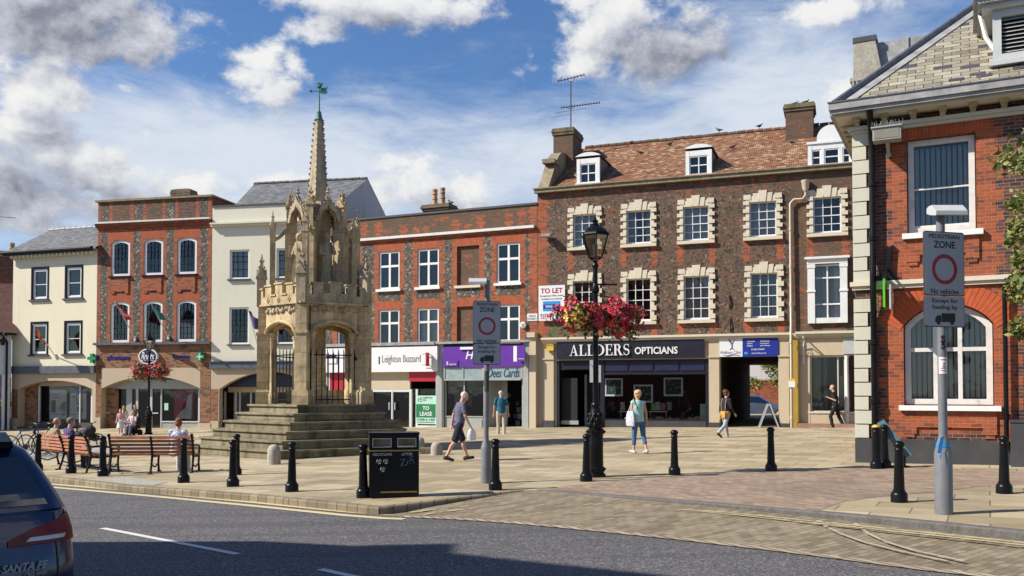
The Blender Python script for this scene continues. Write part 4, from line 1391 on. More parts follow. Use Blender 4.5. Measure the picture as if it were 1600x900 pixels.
for a, b in ((850, 866), (1108, 1124), (1217, 1233)):
 xa, xb = fm.x(a), fm.x(b)
 pl = MB()
 pl.box(xa, xb, -0.10, 0.1, zpl, zsf - 0.262)
 pl.box(xa - .015, xb + .015, -0.13, 0.1, -0.4, zpl - 0.002, 1)
 pl.box(xa - .03, xb + .03, -0.15, 0.1, zsf - 0.95, zsf - 0.90)
 pl.build('pilaster', [M_PILAST, M_DGREY], hm)
fa = MB()
zf0, zf1 = (fm.z(985, 560.5)), (fm.z(985, 530))
fx0, fx1 = fm.x(870, -.17), fm.x(1100, -.17)
fa.box(fx0, fx1, -0.17, 0.05, zf0, zf1)
fas = fa.build('fascia', M_NAVY, hm)
fas['label'] = 'navy fascia with white raised letters'
def serif(txt, h, depth=0.03):
 """roman capitals with thick and thin strokes and slab serifs"""
 mb = MB()
 x = 0.0
 T, t, sr = 0.16, 0.055, 0.045
 lift = [0.0]
 def box(a, b, c, d):
  lift[0] += 0.0006
  mb.box(a * h, b * h, -depth - lift[0], 0, c * h, d * h)
 def poly(p):
  lift[0] += 0.0006
  mb.prism([(q[0] * h, q[1] * h) for q in p], -depth - lift[0], 0)
 def curve(pts, ws):
  for i in range(len(pts) - 1):
   a, b = pts[i], pts[i + 1]
   def nrm(k):
    p, q = pts[max(k - 1, 0)], pts[min(k + 1, len(pts) - 1)]
    dx, dz = q[0] - p[0], q[1] - p[1]
    l = sqrt(dx * dx + dz * dz) or 1
    return -dz / l, dx / l
   na, nb = nrm(i), nrm(i + 1)
   wa, wb = ws[i] / 2, ws[i + 1] / 2
   poly([(a[0] - na[0] * wa, a[1] - na[1] * wa), (b[0] - nb[0] * wb, b[1] - nb[1] * wb), (b[0] + nb[0] * wb, b[1] + nb[1] * wb), (a[0] + na[0] * wa, a[1] + na[1] * wa)])
 for ch in txt:
  if ch == 'A':
   w = 0.84
   poly([(x + .10, 0), (x + .10 + t, 0), (x + w / 2 + .02, .93), (x + w / 2 - .03, 1)])
   poly([(x + w - .10 - T * 1.05, 0), (x + w - .09, 0), (x + w / 2 + .035, 1), (x + w / 2 - .05, 1)])
   box(x + .24, x + .62, .30, .30 + t)
   box(x + .0, x + .26, 0, sr)
   box(x + w - .36, x + w, 0, sr)
   x += w + .06
  elif ch == 'L':
   w = 0.66
   box(x + .10, x + .10 + T, 0, 1)
   box(x, x + .36, 1 - sr, 1)
   box(x, x + w, 0, t)
   poly([(x + w - .11, t), (x + w, t), (x + w, .28), (x + w - .03, .28)])
   x += w + .09
  elif ch == 'D':
   w = 0.80
   box(x + .10, x + .10 + T, 0, 1)
   box(x, x + .3, 0, sr)
   box(x, x + .3, 1 - sr, 1)
   pts = [(x + .18, .975)] + [(x + .30 + .43 * sin(a), .5 + .475 * cos(a)) for a in [pi * k / 12 for k in range(13)]] + [(x + .18, .025)]
   ws = [t] + [t + (T * 1.1 - t) * sin(pi * k / 12) ** 1.5 for k in range(13)] + [t]
   curve(pts, ws)
   x += w + .09
  elif ch == 'E':
   w = 0.66
   box(x + .10, x + .10 + T, 0, 1)
   box(x, x + w, 0, t)
   box(x, x + w - .03, 1 - t, 1)
   box(x + .2, x + .50, .49, .49 + t)
   box(x + .47, x + .51, .38, .65)
   poly([(x + w - .10, t), (x + w, t), (x + w, .27), (x + w - .03, .27)])
   poly([(x + w - .12, 1 - t), (x + w - .05, .75), (x + w - .03, .75), (x + w - .03, 1 - t)])
   x += w + .09
  elif ch == 'R':
   w = 0.80
   box(x + .10, x + .10 + T, 0, 1)
   box(x, x + .36, 0, sr)
   box(x, x + .3, 1 - sr, 1)
   pts = [(x + .18, .975)] + [(x + .34 + .22 * sin(a), .735 + .24 * cos(a)) for a in [pi * k / 10 for k in range(11)]] + [(x + .18, .495)]
   ws = [t] + [t + (T - t) * sin(pi * k / 10) for k in range(11)] + [t]
   curve(pts, ws)
   poly([(x + .38, .5), (x + .60, 0), (x + .80, 0), (x + .54, .5)])
   box(x + .62, x + .86, 0, sr)
   x += w + .09
  elif ch == 'S':
   w = 0.58
   pts, ws = [], []
   for k in range(25):
    u = k / 24
    if u < .5:
     a = RD(20) + u * 2 * RD(250)
     pts.append((x + .29 + .205 * cos(a), .745 + .228 * sin(a)))
    else:
     a = RD(90) - (u - .5) * 2 * RD(250)
     pts.append((x + .29 + .225 * cos(a), .272 + .245 * sin(a)))
    ws.append(t + (T - t) * max(0, 1 - abs(u - .5) * 3.6))
   curve(pts, ws)
   poly([(x + .47, .98), (x + .47, .72), (x + .50, .72), (x + .50, .98)])
   poly([(x + .06, .28), (x + .06, .02), (x + .09, .02), (x + .09, .28)])
   x += w + .09
 return mb, x * h
hA = 0.47
sm_, wA = serif('ALLDERS', hA)
xt0, xt1 = fm.x(890, -.17), fm.x(986, -.17)
ztx = fm.z(938, 555.5, -.17)
lm = MB()
put(lm, sm_, xt0, -0.172, ztx, 0, Matrix.Diagonal(((xt1 - xt0) / wA, 1, 1, 1)))
op = text_mb('OPTICIANS', 0.30, 0.03, bold=0.022, width=fm.x(1059, -.17) - fm.x(992, -.17))
put(lm, op, (fm.x(1059, -.17) + fm.x(992, -.17)) / 2, -0.172, fm.z(1025, 547.5, -.17))
lm.build('lettering', M_PAPER, fas)
sw = MB()
y0 = 0.04
xd1 = fm.x(939)
ztr0, ztr1 = fm.z(1020, 583), fm.z(1020, 563)
xw0 = fm.x(940)
sw.box(XW0, XW0 + .12, y0 - .06, y0 + .1, -.3, ZW1)
sw.box(xd1 - .03, xd1 + .14, y0 - .05, y0 + .1, -.3, ZW1)
sw.box(XW1 - .12, XW1, y0 - .06, y0 + .1, -.3, ZW1)
sw.box(XW0 + .12, xd1 - .03, y0, y0 + .1, fm.z(905, 578), ZW1)
sw.box(XW0 + .35, xd1 - .03, y0 - .03, y0, fm.z(905, 577), ZW1 - .1)
sw.box(xd1 + .14, XW1 - .12, y0, y0 + .1, ztr0, ZW1)
k = 4
for i in range(k):
 a = xd1 + .14 + (XW1 - .12 - xd1 - .14) * i / k
 b = xd1 + .14 + (XW1 - .12 - xd1 - .14) * (i + 1) / k
 sw.box(a + .05, b - .05, y0 - .03, y0 - .001, ztr0 + .10, ZW1 - .08, 1)
sw.box(xd1 + .14, XW1 - .12, y0 - .09, y0 + .1, ztr0 - .06, ztr0 - .002)
zst = fm.z(1020, 657)
sw.box(xd1 + .14, XW1 - .12, y0 - .04, y0 + .12, zst, zst + .05)
sw.box(xd1 + .16, XW1, y0 - .03, y0 + .1, -.4, zst - .002, 2)
so = sw.build('shopfront', [M_NAVY, M_DNAVY, M_DGREY], hm)
p = MB()
p.quad((xd1 + .1, y0 + .06, zst), (XW1 - .1, y0 + .06, zst), (XW1 - .1, y0 + .06, ztr0 - .03), (xd1 + .1, y0 + .06, ztr0 - .03))
p.build('pane', M_SHOPGL, so)
dr = MB()
dz1 = fm.z(905, 585)
dr.box(XW0 + .15, XW0 + .85, .25, .30, .35, dz1 - .15, 0)
dr.box(XW0 + .95, xd1 - .1, 1.1, 1.16, .05, dz1, 0)
for a in (XW0 + .95, xd1 - .2):
 dr.box(a, a + .1, 1.05, 1.18, .05, dz1 + .02, 1)
dr.box(XW0 + 1.45, XW0 + 1.52, 1.05, 1.18, .05, dz1, 1)
dr.box(XW0 + .12, XW0 + .9, .22, .32, .25, .42, 1)
dr.build('door', [M_DARK, M_GGREY], hm)
it = MB()
it.box(XW0, XW1, 3.2, 3.25, -.1, ZW1 + .3)
it.box(XW0 - .05, XW0, .2, 3.2, -.1, ZW1 + .3)
it.box(XW1, XW1 + .05, .2, 3.2, -.1, ZW1 + .3)
it.box(XW0, XW1, .15, 3.2, ZW1 + .12, ZW1 + .2)
it.box(XW0, XW1, .10, 3.2, -.35, -.02)
it.build('room', M_DARK, hm)
for (a, b, c, d) in [(945, 591, 973, 619), (990, 601, 1020, 629), (1037, 590, 1067, 619)]:
 r = fm.rect(a, b, c, d, .45)
 f = on_front('display_frame', {945: 'white square picture frame hung at the left of the opticians window', 990: 'white square picture frame hung lowest in the middle of the opticians window', 1037: 'white square picture frame hung at the right of the opticians window'}[a], 'display frame', fm, (r[0] + r[1]) / 2, .45, r[2], 'frames in the opticians window')
 q = MB()
 w_, h_ = r[1] - r[0], r[3] - r[2]
 frame_bars(q, -w_ / 2, w_ / 2, 0, h_, 0, .07, .05)
 q.build('frame', M_PAPER, f)
 q = MB()
 q.box(-w_ / 2 + .07, w_ / 2 - .07, .02, .045, .07, h_ - .07)
 q.build('picture', shirtmat('dim_picture', (0.02, .05, .045), (.16, .18, .15), 7), f)
for j, (px, c) in enumerate([(973, 0), (1021, 1), (1028, 2), (1036, 3), (1046, 4)]):
 r = fm.rect(px - 4, 628 + (j % 2) * 2, px + 4, 641, .5)
 q = MB()
 q.box(-.1, .1, 0, .02, 0, r[3] - r[2])
 o = q.build('leaflet_card', shirtmat('card_print', [(.5, .5, .55), (.35, .5, .25), (.55, .5, .52), (.5, .2, .2), (.25, .3, .4)][c], (.2, .15, .15), 9), None, fm.world((r[0] + r[1]) / 2, .5, r[2]), (RD(8), 0, fm.rz))
 tag(o, ['grey printed card on the window shelf left of the blonde woman', 'green printed card on the opticians window shelf', 'pale printed card second on the opticians right shelf', 'reddish printed card on the opticians right shelf', 'bluish printed card at the right end of the opticians shelf'][j], 'card', 'cards on the opticians window shelves')
shf = MB()
for a, b in ((969, 986), (1015, 1042)):
 r = fm.rect(a, 641, b, 643, .5)
 shf.box(r[0], r[1], .38, .62, r[2] - .02, r[2] + .02)
 for xx in (r[0] + .03, r[1] - .03):
  shf.box(xx - .01, xx + .01, .5, .52, zst - .1, r[2] - .02)
shf.build('window_shelf', M_PAPER, hm)
q = MB()
r = fm.rect(1094, 631, 1104, 657, .3)
q.box(r[0], r[1], .3, .33, r[2], r[3])
q.build('panel', M_MINT, hm)
ss = MB()
xs0 = fm.x(1247)
ss.box(xs0, LM, -.06, .05, fm.z(1290, 555), zsf - .25, 0)
ss.box(xs0, XR0 - .02, -.04, .05, -.3, fm.z(1290, 556), 0)
ss.box(XR0 - .10, XR1, -.06, .12, fm.z(1290, 646), fm.z(1290, 643), 1)
ss.box(XR0 - .02, XR1, -.03, .11, -.3, fm.z(1290, 647), 0)
ss.box(fm.x(1318), LM, -.09, -.062, fm.z(1325, 553), zsf - .27, 2)
so = ss.build('shopfront', [M_PILAST, M_SURR, M_LGREY], hm)
c = MB()
xc = fm.x(1323, -.05)
c.lathe([(.11, .12), (.11, .2), (.08, .26), (.075, 1.2), (.07, ZR1 - .1), (.10, ZR1 - .02), (.10, ZR1)], 14, cx=xc, cy=.02)
c.build('column', M_WHITE, so)
f = MB()
frame_bars(f, XR0, xc - .05, ZR0, ZR1, .05, .05, .08)
f.box(fm.x(1308), fm.x(1310), .06, .1, ZR0, ZR1)
f.build('window_frame', M_SURR, so)
p = MB()
p.quad((XR0, .1, ZR0), (XR1, .1, ZR0), (XR1, .1, ZR1), (XR0, .1, ZR1))
p.build('pane', M_SHOPGL, so)
cu = MB()
for (a, b) in [(XR0 + .1, XR0 + .38), (XR0 + .48, XR0 + .62), (XR0 + 1.0, XR0 + 1.08), (XR0 + 1.22, XR0 + 1.34)]:
 n = 8
 for i in range(n):
  xa, xb = a + (b - a) * i / n, a + (b - a) * (i + 1) / n
  cu.quad((xa, .35 + .03 * (i % 2), ZR0 + .02), (xb, .35 + .03 * ((i + 1) % 2), ZR0 + .02), (xb, .35 + .03 * ((i + 1) % 2), ZR1), (xa, .35 + .03 * (i % 2), ZR1))
cu.build('curtain', M_CURT, so, sharp=0)
q = MB()
q.box(XR0 + 1.05, XR0 + 1.45, .6, .63, ZR0 + .2, ZR0 + 1.45)
q.build('panel', M_PAPER, so)
q = MB()
q.box(XR0 + .02, XR0 + .5, .13, .15, ZR0 + .02, ZR0 + .42)
nh = q.build('poster', M_DNAVY, so)
q = text_mb('NHS', .13, .004, bold=.02, shear=.2)
t_ = MB(); put(t_, q, XR0 + .26, .128, ZR0 + .3)
t_.build('lettering', M_PAPER, nh)
it = MB()
it.box(XR0 - .5, XR1 + .2, 2.2, 2.25, -.1, ZR1 + .3)
it.build('room', M_SHOPIN, hm)
st = MB()
st.box(xs0 - .02, LM, -.42, .0, -.4, fm.z(1290, 661.5))
st.build('step', M_PINKSTEP, hm)
dp = MB()
xh, xq = fm.x(1261, -.12), fm.x(1236.5, -.12)
zh = fm.z(1261, 294, -.12)
dp.lathe([(.07, zh - .12), (.13, zh), (.155, zh + .24), (.17, zh + .26), (.17, zh + .31), (.12, zh + .31)], 10, cx=xh, cy=-.14)
z1_ = fm.z(1240, 318, -.12)
dp.tube([(xh, -.13, zh - .08), (xh, -.13, zh - .28), (xh - .12, -.13, zh - .42), (xq + .14, -.13, z1_ + .16), (xq, -.13, z1_), (xq, -.13, z1_ - .3), (xq, -.16, zsf + .3), (xq, -.36, zsf), (xq, -.36, .02)], .046, 10)
zz = z1_ - 1
while zz > .4:
 yb = -.14 if zz > zsf + .2 else -.36
 dp.lathe([(.046, zz - .07), (.064, zz - .06), (.064, zz + .06), (.046, zz + .07)], 10, cx=xq, cy=yb)
 zz -= 1.5
dp.build('drainpipe', M_PIPEC, hm)
ob = MB()
ob.box(xq + .06, xq + .30, -.16, .02, -.3, zsf - .3)
ob.build('strip', M_GOLD, hm)
ti = MB()
for px, py in ((1140, 461), (1141, 497)):
 x, z = fm.at(px, py)
 ti.tube([(x, -.02, z), (x + .02, -.06, z - .3), (x, -.03, z - .55)], .025, 6)
ti.build('wall_tie', M_IRON, hm)
# ================================================================ middle house: flint panels, red dressings, two shops
fd = Facade(508, 43.6, 839.5, 39.2)
hd = thing('brick_house', 'two-storey flint and red brick house with flat parapet between the white building and the opticians', 'house', fd.o, fd.rz)
LD = fd.L
zp = (fd.z(560, 341) + fd.z(838, 323)) / 2
zwc = (fd.z(565, 373) + fd.z(838, 354)) / 2
zsf2 = (fd.z(600, 538) + fd.z(760, 536)) / 2
up2 = [fd.rect(*p) for p in [(591, 392, 624, 451), (651, 388, 686, 448), (776, 381, 812, 443)]]
lo2 = [fd.rect(*p) for p in [(590, 483, 624, 537), (651, 481, 685, 537), (778, 477, 812, 534)]]
zu2 = [sum(r[i] for r in up2) / 3 for i in (2, 3)]
zl2 = [sum(r[i] for r in lo2) / 3 for i in (2, 3)]
W2 = 1.13
cxs = [fd.x(542), fd.x(607.5), fd.x(668.5), fd.x(731), fd.x(794)]
mb = MB()
zones, holes = [], []
for i, c in enumerate(cxs):
 zones += toothed(c - .80, c + .80, zsf2, zwc - .1, 1, 0.06)
 zones.append((c - .62, c + .62, zl2[1] + .42, zu2[0] - .12, 0))
 zones.append((c - .62, c + .62, zu2[1] + .02, zu2[1] + .36, 2))
 zones.append((c - .62, c + .62, zl2[1] + .02, zl2[1] + .36, 2))
 if i == 3:
  zones.append((c - .56, c + .56, zu2[0], zu2[1] - .02, 3))
  zones.append((c - .56, c + .56, zl2[0], zl2[1] - .02, 3))
 else:
  for z in (zu2, zl2):
   holes.append((c - W2 / 2, c + W2 / 2, z[0], z[1], 0, .13, 1))
zones.append((0, LD, zwc - .25, zwc, 1))
zones.append((0, LD, zwc, zp, 4))
for k in range(14):
 x = fd.x(563 + k * 20.5) + random.uniform(-.1, .1)
 if k % 4 in (0, 1, 3):
  h = random.uniform(.25, .75)
  z0 = zwc + random.uniform(0, .15)
  zones += toothed(x, x + random.uniform(.16, .34), z0, z0 + h, 1, .09, course=.15)
zones += toothed(LD - .35, LD, zsf2, zwc, 1, .08, right=False)
zones.append((0, LD, -1, zsf2 - .05, 5))
c3 = cxs[3]
for z in (zu2, zl2):
 holes.append((c3 - .56, c3 + .56, z[0] - .02, z[1], 0, .11, 1))
xL0, xL1 = .3, fd.x(683)
zL1 = fd.z(630, 594)
xH0, xH1 = fd.x(696), fd.x(819)
zH1 = fd.z(757, 593)
holes += [(xL0, xL1, .0, zL1, 0, .1, 5), (xH0, xH1, .0, zH1, 0, .1, 5)]
wall(mb, 0, LD, -1, zp, holes, zones, 0, .13)
for z in (zu2, zl2):
 mb.quad((c3 - .56, .11, z[0] - .02), (c3 + .56, .11, z[0] - .02), (c3 + .56, .11, z[1]), (c3 - .56, .11, z[1]), 3)
shell(mb, 0, LD, -1, zp, 10, 3)
mb.quad((0, .3, zp - .3), (LD, .3, zp - .3), (LD, 10, zp - .3), (0, 10, zp - .3), 3)
mb.quad((LD, .3, zp - .3), (0, .3, zp - .3), (0, .3, zp), (LD, .3, zp), 3)
mb.build('wall', [M_FLINT, M_REDBRIGHT, M_VOUSS, M_OLDB, M_OLDB, M_DGREY], hd, sharp=0)
cb = MB()
cb.box(0, LD, -.05, .34, zp, zp + .09)
cb.build('coping', M_DGREY, hd)
cb = MB()
cb.box(0, LD - .1, -.16, .05, zwc - .10, zwc + .02)
cb.box(0, LD - .12, -.09, .05, zwc - .2, zwc - .102, 1)
cb.build('cornice', [M_OLDWHITE, M_REDBRIGHT], hd)
for i, c in enumerate(cxs):
 if i == 3:
  continue
 for z in (zu2, zl2):
  window(hd, (c - W2 / 2, c + W2 / 2, z[0], z[1]), .05, split={'x': [.5], 'z': [.62], 'w': .10}, fw=.085, sill=True, sill_out=.12, sill_h=.12,
               curtain='full' if (i == 2 and z is zl2) else None, sill_over=.10)
sb = MB()
sb.box(c3 - .66, c3 + .66, -.1, .1, zu2[0] - .14, zu2[0] - .022)
sb.build('sill', M_SURR, hd)
backing(hd, .1, LD - .1, zsf2, zp - .6, .8)
chimney(hd, fd.x(686, 6), 6, 1.5, .9, zp - 1, fd.z(686, 321, 6), M_OLDB, M_CHIMCAP, pots=[(fd.x(679, 6), .88), (fd.x(691, 6), .92)], over=.12)
ld = MB()
ld.box(.0, fd.x(684), -.35, .02, zsf2 - .06, zsf2 + .08)
ld.box(fd.x(685), fd.x(831), -.32, .02, zsf2 - .04, zsf2 + .06)
ld.build('lead_flashing', M_LEAD, hd)
fa = MB()
zfa, zfb = fd.z(630, 581, -.3), fd.z(630, 542, -.3)
fa.box(.05, fd.x(683, -.3), -.30, .02, zfa, zfb)
fas = fa.build('fascia', M_PAPER, hd)
lb = MB()
q = text_mb('Leighton Buzzard', fd.z(630, 554, -.3) - fd.z(630, 569, -.3), .012, width=fd.x(657, -.3) - fd.x(597, -.3), bold=-.004)
put(lb, q, (fd.x(657, -.3) + fd.x(597, -.3)) / 2, -.302, fd.z(627, 562, -.3))
bx = fd.x(592.5, -.3)
lb.box(bx - .03, bx + .03, -.312, -.302, fd.z(592, 569, -.3), fd.z(592, 557, -.3), 1)
lb.build('lettering', [M_GREYINK, M_INK], fas)
sf = MB()
z593 = fd.z(620, 594)
sf.box(xL0, fd.x(641), -.02, .1, zL1 - .42, zfa, 0)
sf.box(xL0 - .2, xL0, -.05, .1, -.3, zfa, 1)
for px, w in ((578, .16), (612, .07), (640, .12), (650, .10)):
 x = fd.x(px)
 sf.box(x, x + w, -.02, .14, -.05, zL1 - .421, 1)
sf.box(fd.x(578) + .16, fd.x(641), -.01, .13, zL1 - .55, zL1 - .422, 1)
sf.box(fd.x(583), fd.x(640), .0, .12, -.05, .12, 1)
sf.box(fd.x(651), fd.x(683), -.06, .14, -.1, .30, 1)
sf.box(xL0, fd.x(577), .05, .12, -.05, zL1 - .43, 2)
sf.box(fd.x(683), fd.x(692), -.12, .1, -.3, zsf2 - .06, 1)
so = sf.build('shopfront', [M_PILAST, M_ALU, M_REDS], hd)
rp = MB()
rp.box(fd.x(641), fd.x(683), -.10, .1, fd.z(662, 596), zfa - .003)
rp.build('panel', M_REDS, so)
rp = MB()
rp.box(xL0, fd.x(560), -.04, .1, fd.z(540, 625), zfa - .003)
rp.build('panel', M_REDS, so)
p = MB()
p.quad((fd.x(578), .1, .1), (xL1, .1, .1), (xL1, .1, zL1 - .4), (fd.x(578), .1, zL1 - .4))
p.build('pane', M_SHOPGL, so)
hn = MB()
for px in (609, 618):
 x = fd.x(px)
 hn.box(x - .03, x + .03, -.06, -.02, 1.0, 1.35)
hn.build('handle', M_CHROME, so)
it = MB()
it.box(xL0, xH1, 2.6, 2.65, -.2, zL1 + .3)
it.box(xL1, xL1 + .06, .2, 2.6, -.2, zL1)
it.box(0, LD, .12, 2.6, zL1 + .02, zL1 + .05)
it.box(0, LD, .14, 2.6, -.35, -.05)
it.build('room', M_DARK, hd)
r = fd.rect(1, 1, 2, 2)
sx, sz0, sz1 = fd.x(667, -.55), fd.z(668, 572, -.45), fd.z(668, 551, -.45)
ps = on_front('projecting_sign', 'narrow red projecting sign on the white shop fascia', 'sign', fd, sx, -.31, sz0)
q = MB(); q.box(-.035, .035, -.30, -.08, 0, sz1 - sz0)
q.build('panel', M_REDS, ps)
q = MB()
for z in (.06, sz1 - sz0 - .06):
 q = MB()
 q.bar((0, 0, z), (0, -.09, z), .03, .03)
 q.bar((-.05, -.1, z), (-.32, -.1, z), .02, .02)
 q.build('bracket', M_IRON, ps)
r = fd.rect(651.5, 618, 682.5, 662.5, -.02)
tl = on_front('letting_board', 'green and mint TO LEASE board in the empty shop window', 'sign', fd, (r[0] + r[1]) / 2, -.09, r[2])
w_, h_ = r[1] - r[0], r[3] - r[2]
q = MB(); q.box(-w_ / 2, w_ / 2, -.012, .012, 0, h_)
tlb = q.build('board', M_MINT, tl)
q = MB(); q.box(-w_ / 2, w_ / 2, -.018, -.0125, h_ * .23, h_ * .70)
q.build('panel', M_GREEN, tl)
q = MB()
put(q, text_mb('TO', h_ * .14, .004, bold=.02), 0, -.019, h_ * .56)
put(q, text_mb('LEASE', h_ * .14, .004, bold=.02), 0, -.019, h_ * .36)
q.build('lettering', M_PAPER, tl)
q = MB()
put(q, text_mb('STIMPSONS', h_ * .055, .003, bold=.012, align='LEFT'), -w_ * .17, -.013, h_ * .92)
put(q, text_mb('EVES', h_ * .055, .003, bold=.012, align='LEFT'), -w_ * .17, -.013, h_ * .84)
put(q, text_mb('01908 611400', h_ * .085, .003, bold=.012, width=w_ * .9), 0, -.013, h_ * .155)
q.box(-w_ * .42, w_ * .42, -.016, -.0125, h_ * .055, h_ * .075)
for k in range(3):
 q.box(-w_ * .30, -w_ * .22, -.016, -.0125, h_ * (.78 + .06 * k), h_ * (.81 + .06 * k))
q.tube([(-w_ * .42, -.014, h_ * .80), (-w_ * .36, -.014, h_ * .83), (-w_ * .40, -.014, h_ * .87), (-w_ * .34, -.014, h_ * .91)], .014, 6)
q.build('lettering', M_INK, tl)
r = fd.rect(527, 618, 546, 632, -.02)
t2 = on_front('letting_board', 'pale TO board low in the red shop window seen through the cross railings', 'sign', fd, r[0], -.09, r[2] - .5)
q = MB(); q.box(0, 1.0, -.012, .012, 0, 1.0); q.build('board', M_MINT, t2)
q = MB(); put(q, text_mb('TO', .30, .004, bold=.02, align='LEFT'), .15, -.013, .74); q.build('lettering', M_GREEN, t2)
r = fd.rect(515, 556, 531, 568, -.05)
t3 = on_front('poster', 'small white and navy poster on the white fascia behind the cross', 'poster', fd, r[0], -.33, r[2])
q = MB(); q.box(0, r[1] - r[0], -.012, .012, 0, r[3] - r[2]); q.box(0, r[1] - r[0], -.016, -.0125, (r[3] - r[2]) * .7, r[3] - r[2], 1); q.build('sheet', [M_PAPER, M_DNAVY], t3)
fa = MB()
za, zb = fd.z(755, 573, -.22), fd.z(755, 540, -.22)
fa.box(fd.x(692, -.22), fd.x(818, -.22), -.22, .02, za, zb)
fas = fa.build('fascia', M_PURP, hd)
lb = MB()
q = text_mb('Hays', (zb - za) * .52, .014, shear=.25, bold=.01)
put(lb, q, fd.x(744, -.22), -.222, (za + zb) / 2)
lb.box(fd.x(720, -.22), fd.x(745, -.22), -.30, -.222, zb - .16, zb - .05)
lb.build('lettering', M_PAPER, fas)
fb = MB()
x0, x1 = fd.x(696, -.22), fd.x(716, -.22)
fb.box(x0, x1, -.26, -.222, za + .04, za + .30)
fbo = fb.build('panel', M_PURP, fas)
q = MB()
put(q, text_mb('f', .18, .004, bold=.03), x0 + .12, -.264, za + .17)
put(q, text_mb('facebook', .07, .004, bold=.01), x0 + .38, -.264, za + .13)
q.build('lettering', M_PAPER, fbo)
sf = MB()
for a, b, o in ((684, 695, .1), (819, 830, .12)):
 sf.box(fd.x(a), fd.x(b), -o - .05, .1, -.3, zsf2 - .05, 0)
 sf.box(fd.x(a) + .06, fd.x(b) - .06, -o - .08, -o - .05, .2, zsf2 - .7, 0)
zt0, zt1 = fd.z(757, 592), fd.z(757, 575)
for px, w in ((696, .06), (725, .06), (756, .14), (816, .09)):
 x = fd.x(px)
 sf.box(x, x + w, -.04, .08, -.05, zt0, 0)
 sf.box(x, x + w, -.18, .08, zt0, za, 0)
for a, b in ((697.5, 725), (726.5, 756), (760, 816)):
 sf.box(fd.x(a), fd.x(b), -.15, .06, zt0, za, 1)
sf.box(fd.x(697), fd.x(816), -.20, -.002, zt0 - .07, zt0 - .002, 0)
zsl = fd.z(727, 650)
sf.box(fd.x(697.5), fd.x(756), -.08, .1, zsl - .05, zsl, 0)
sf.box(fd.x(697.5), fd.x(756), -.05, .1, -.3, zsl - .052, 0)
sf.box(fd.x(700), fd.x(754), -.08, -.05, .05, zsl - .15, 0)
so = sf.build('shopfront', [M_GGREY, plain('blue_grey_panel', (.26, .33, .345), .5)], hd)
q = text_mb('Dees Cards', .40, .012, shear=.35, width=fd.x(814) - fd.x(764))
t_ = MB(); put(t_, q, (fd.x(814) + fd.x(764)) / 2, -.154, (zt0 + za) / 2)
t_.build('lettering', plain('teal_script', (.02, .075, .13), .5), so)
p = MB()
p.quad((fd.x(697), .05, zsl), (fd.x(756), .05, zsl), (fd.x(756), .05, zt0), (fd.x(697), .05, zt0))
p.build('pane', M_SHOPGL, so)
dr = MB()
x0, x1 = fd.x(759), fd.x(782)
dr.bar((x0, .05, 1.2), (x0 + .4, .75, 1.2), .05, 2.4)
dr.box(x1 - .35, x1, .75, .80, 0, 2.35)
dr.build('door', M_GGREY, hd)
CARDS = [plain('card_a', (.25, .08, .06), .6), plain('card_b', (.4, .4, .38), .6), plain('card_c', (.06, .12, .16), .6), plain('card_d', (.15, .14, .07), .6), plain('card_e', (.24, .2, .26), .6)]
it = MB()
it.box(xH0, xH0 + .5, .9, .95, 0, 2.3, 0)
for k in range(26):
 x = random.uniform(xH0 + .1, xH1 - .3)
 z = random.choice([.9, 1.2, 1.5, 1.8, 2.05])
 if x > fd.x(760):
  yy = random.uniform(1.2, 2.4); z = random.choice([.3, .6, .9, 1.2, 1.6, 1.9])
 else:
  yy = random.uniform(.2, .6)
 s = random.uniform(.08, .18)
 q = MB(); q.box(x, x + s * 1.3, yy, yy + .02, z, z + s * 1.5); q.build('display_card', CARDS[random.randrange(5)], hd)
it.build('shelf', CARDS[1], hd)
sx = fd.x(815, -.2)
ps = on_front('projecting_sign', 'purple and white projecting sign at the right end of the purple fascia', 'sign', fd, sx, -.24, fd.z(820, 565, -.3))
hh = fd.z(820, 541, -.3) - fd.z(820, 565, -.3)
q = MB(); q.box(-.05, .33, -.38, -.33, 0, hh, 0); q.box(-.22, -.052, -.36, -.33, 0, hh, 1); q.box(-.05, -.02, -.329, 0, .02, hh - .02, 1); q.box(.0, .30, -.386, -.381, .1, .12, 1)
q.build('panel', [M_PURP, M_PAPER], ps)
pb = MB()
pb.box(fd.x(831), fd.x(841), -.30, .1, -.4, fd.z(836, 528))
pb.box(fd.x(828.5), fd.x(841), -.42, .1, fd.z(836, 527.8), fd.z(836, 520))
pb.build('pilaster', M_PILAST, hd)
al = on_front('alarm_box', 'white round alarm box between the first-floor window and the street name', 'alarm box', fd, fd.x(818.5), 0, fd.z(818.5, 513))
q = MB(); q.lathe([(.14, 0), (.15, .02), (.15, .10), (.11, .13), (.02, .135)], 8, M=Matrix.Rotation(pi / 2, 4, 'X') @ Matrix.Translation((0, .14, 0)), smooth=False)
q.build('case', M_OLDWHITE, al)
q = MB(); q.box(-.05, .05, -.142, -.136, .08, .20); q.build('badge', M_GREYINK, al)
r = fd.rect(824, 491.5, 840, 501.5)
sn = on_front('street_name_sign', 'small white HIGH STREET nameplate on the brick corner below the TO LET board', 'street sign', fd, (r[0] + r[1]) / 2, -.01, r[2])
q = MB(); q.box(-.24, .24, -.02, .01, 0, .32); q.build('plate', M_PAPER, sn)
q = MB(); put(q, text_mb('HIGH', .10, .003, bold=.01), 0, -.021, .22); put(q, text_mb('STREET', .10, .003, bold=.01), 0, -.021, .09); q.build('lettering', M_INK, sn)
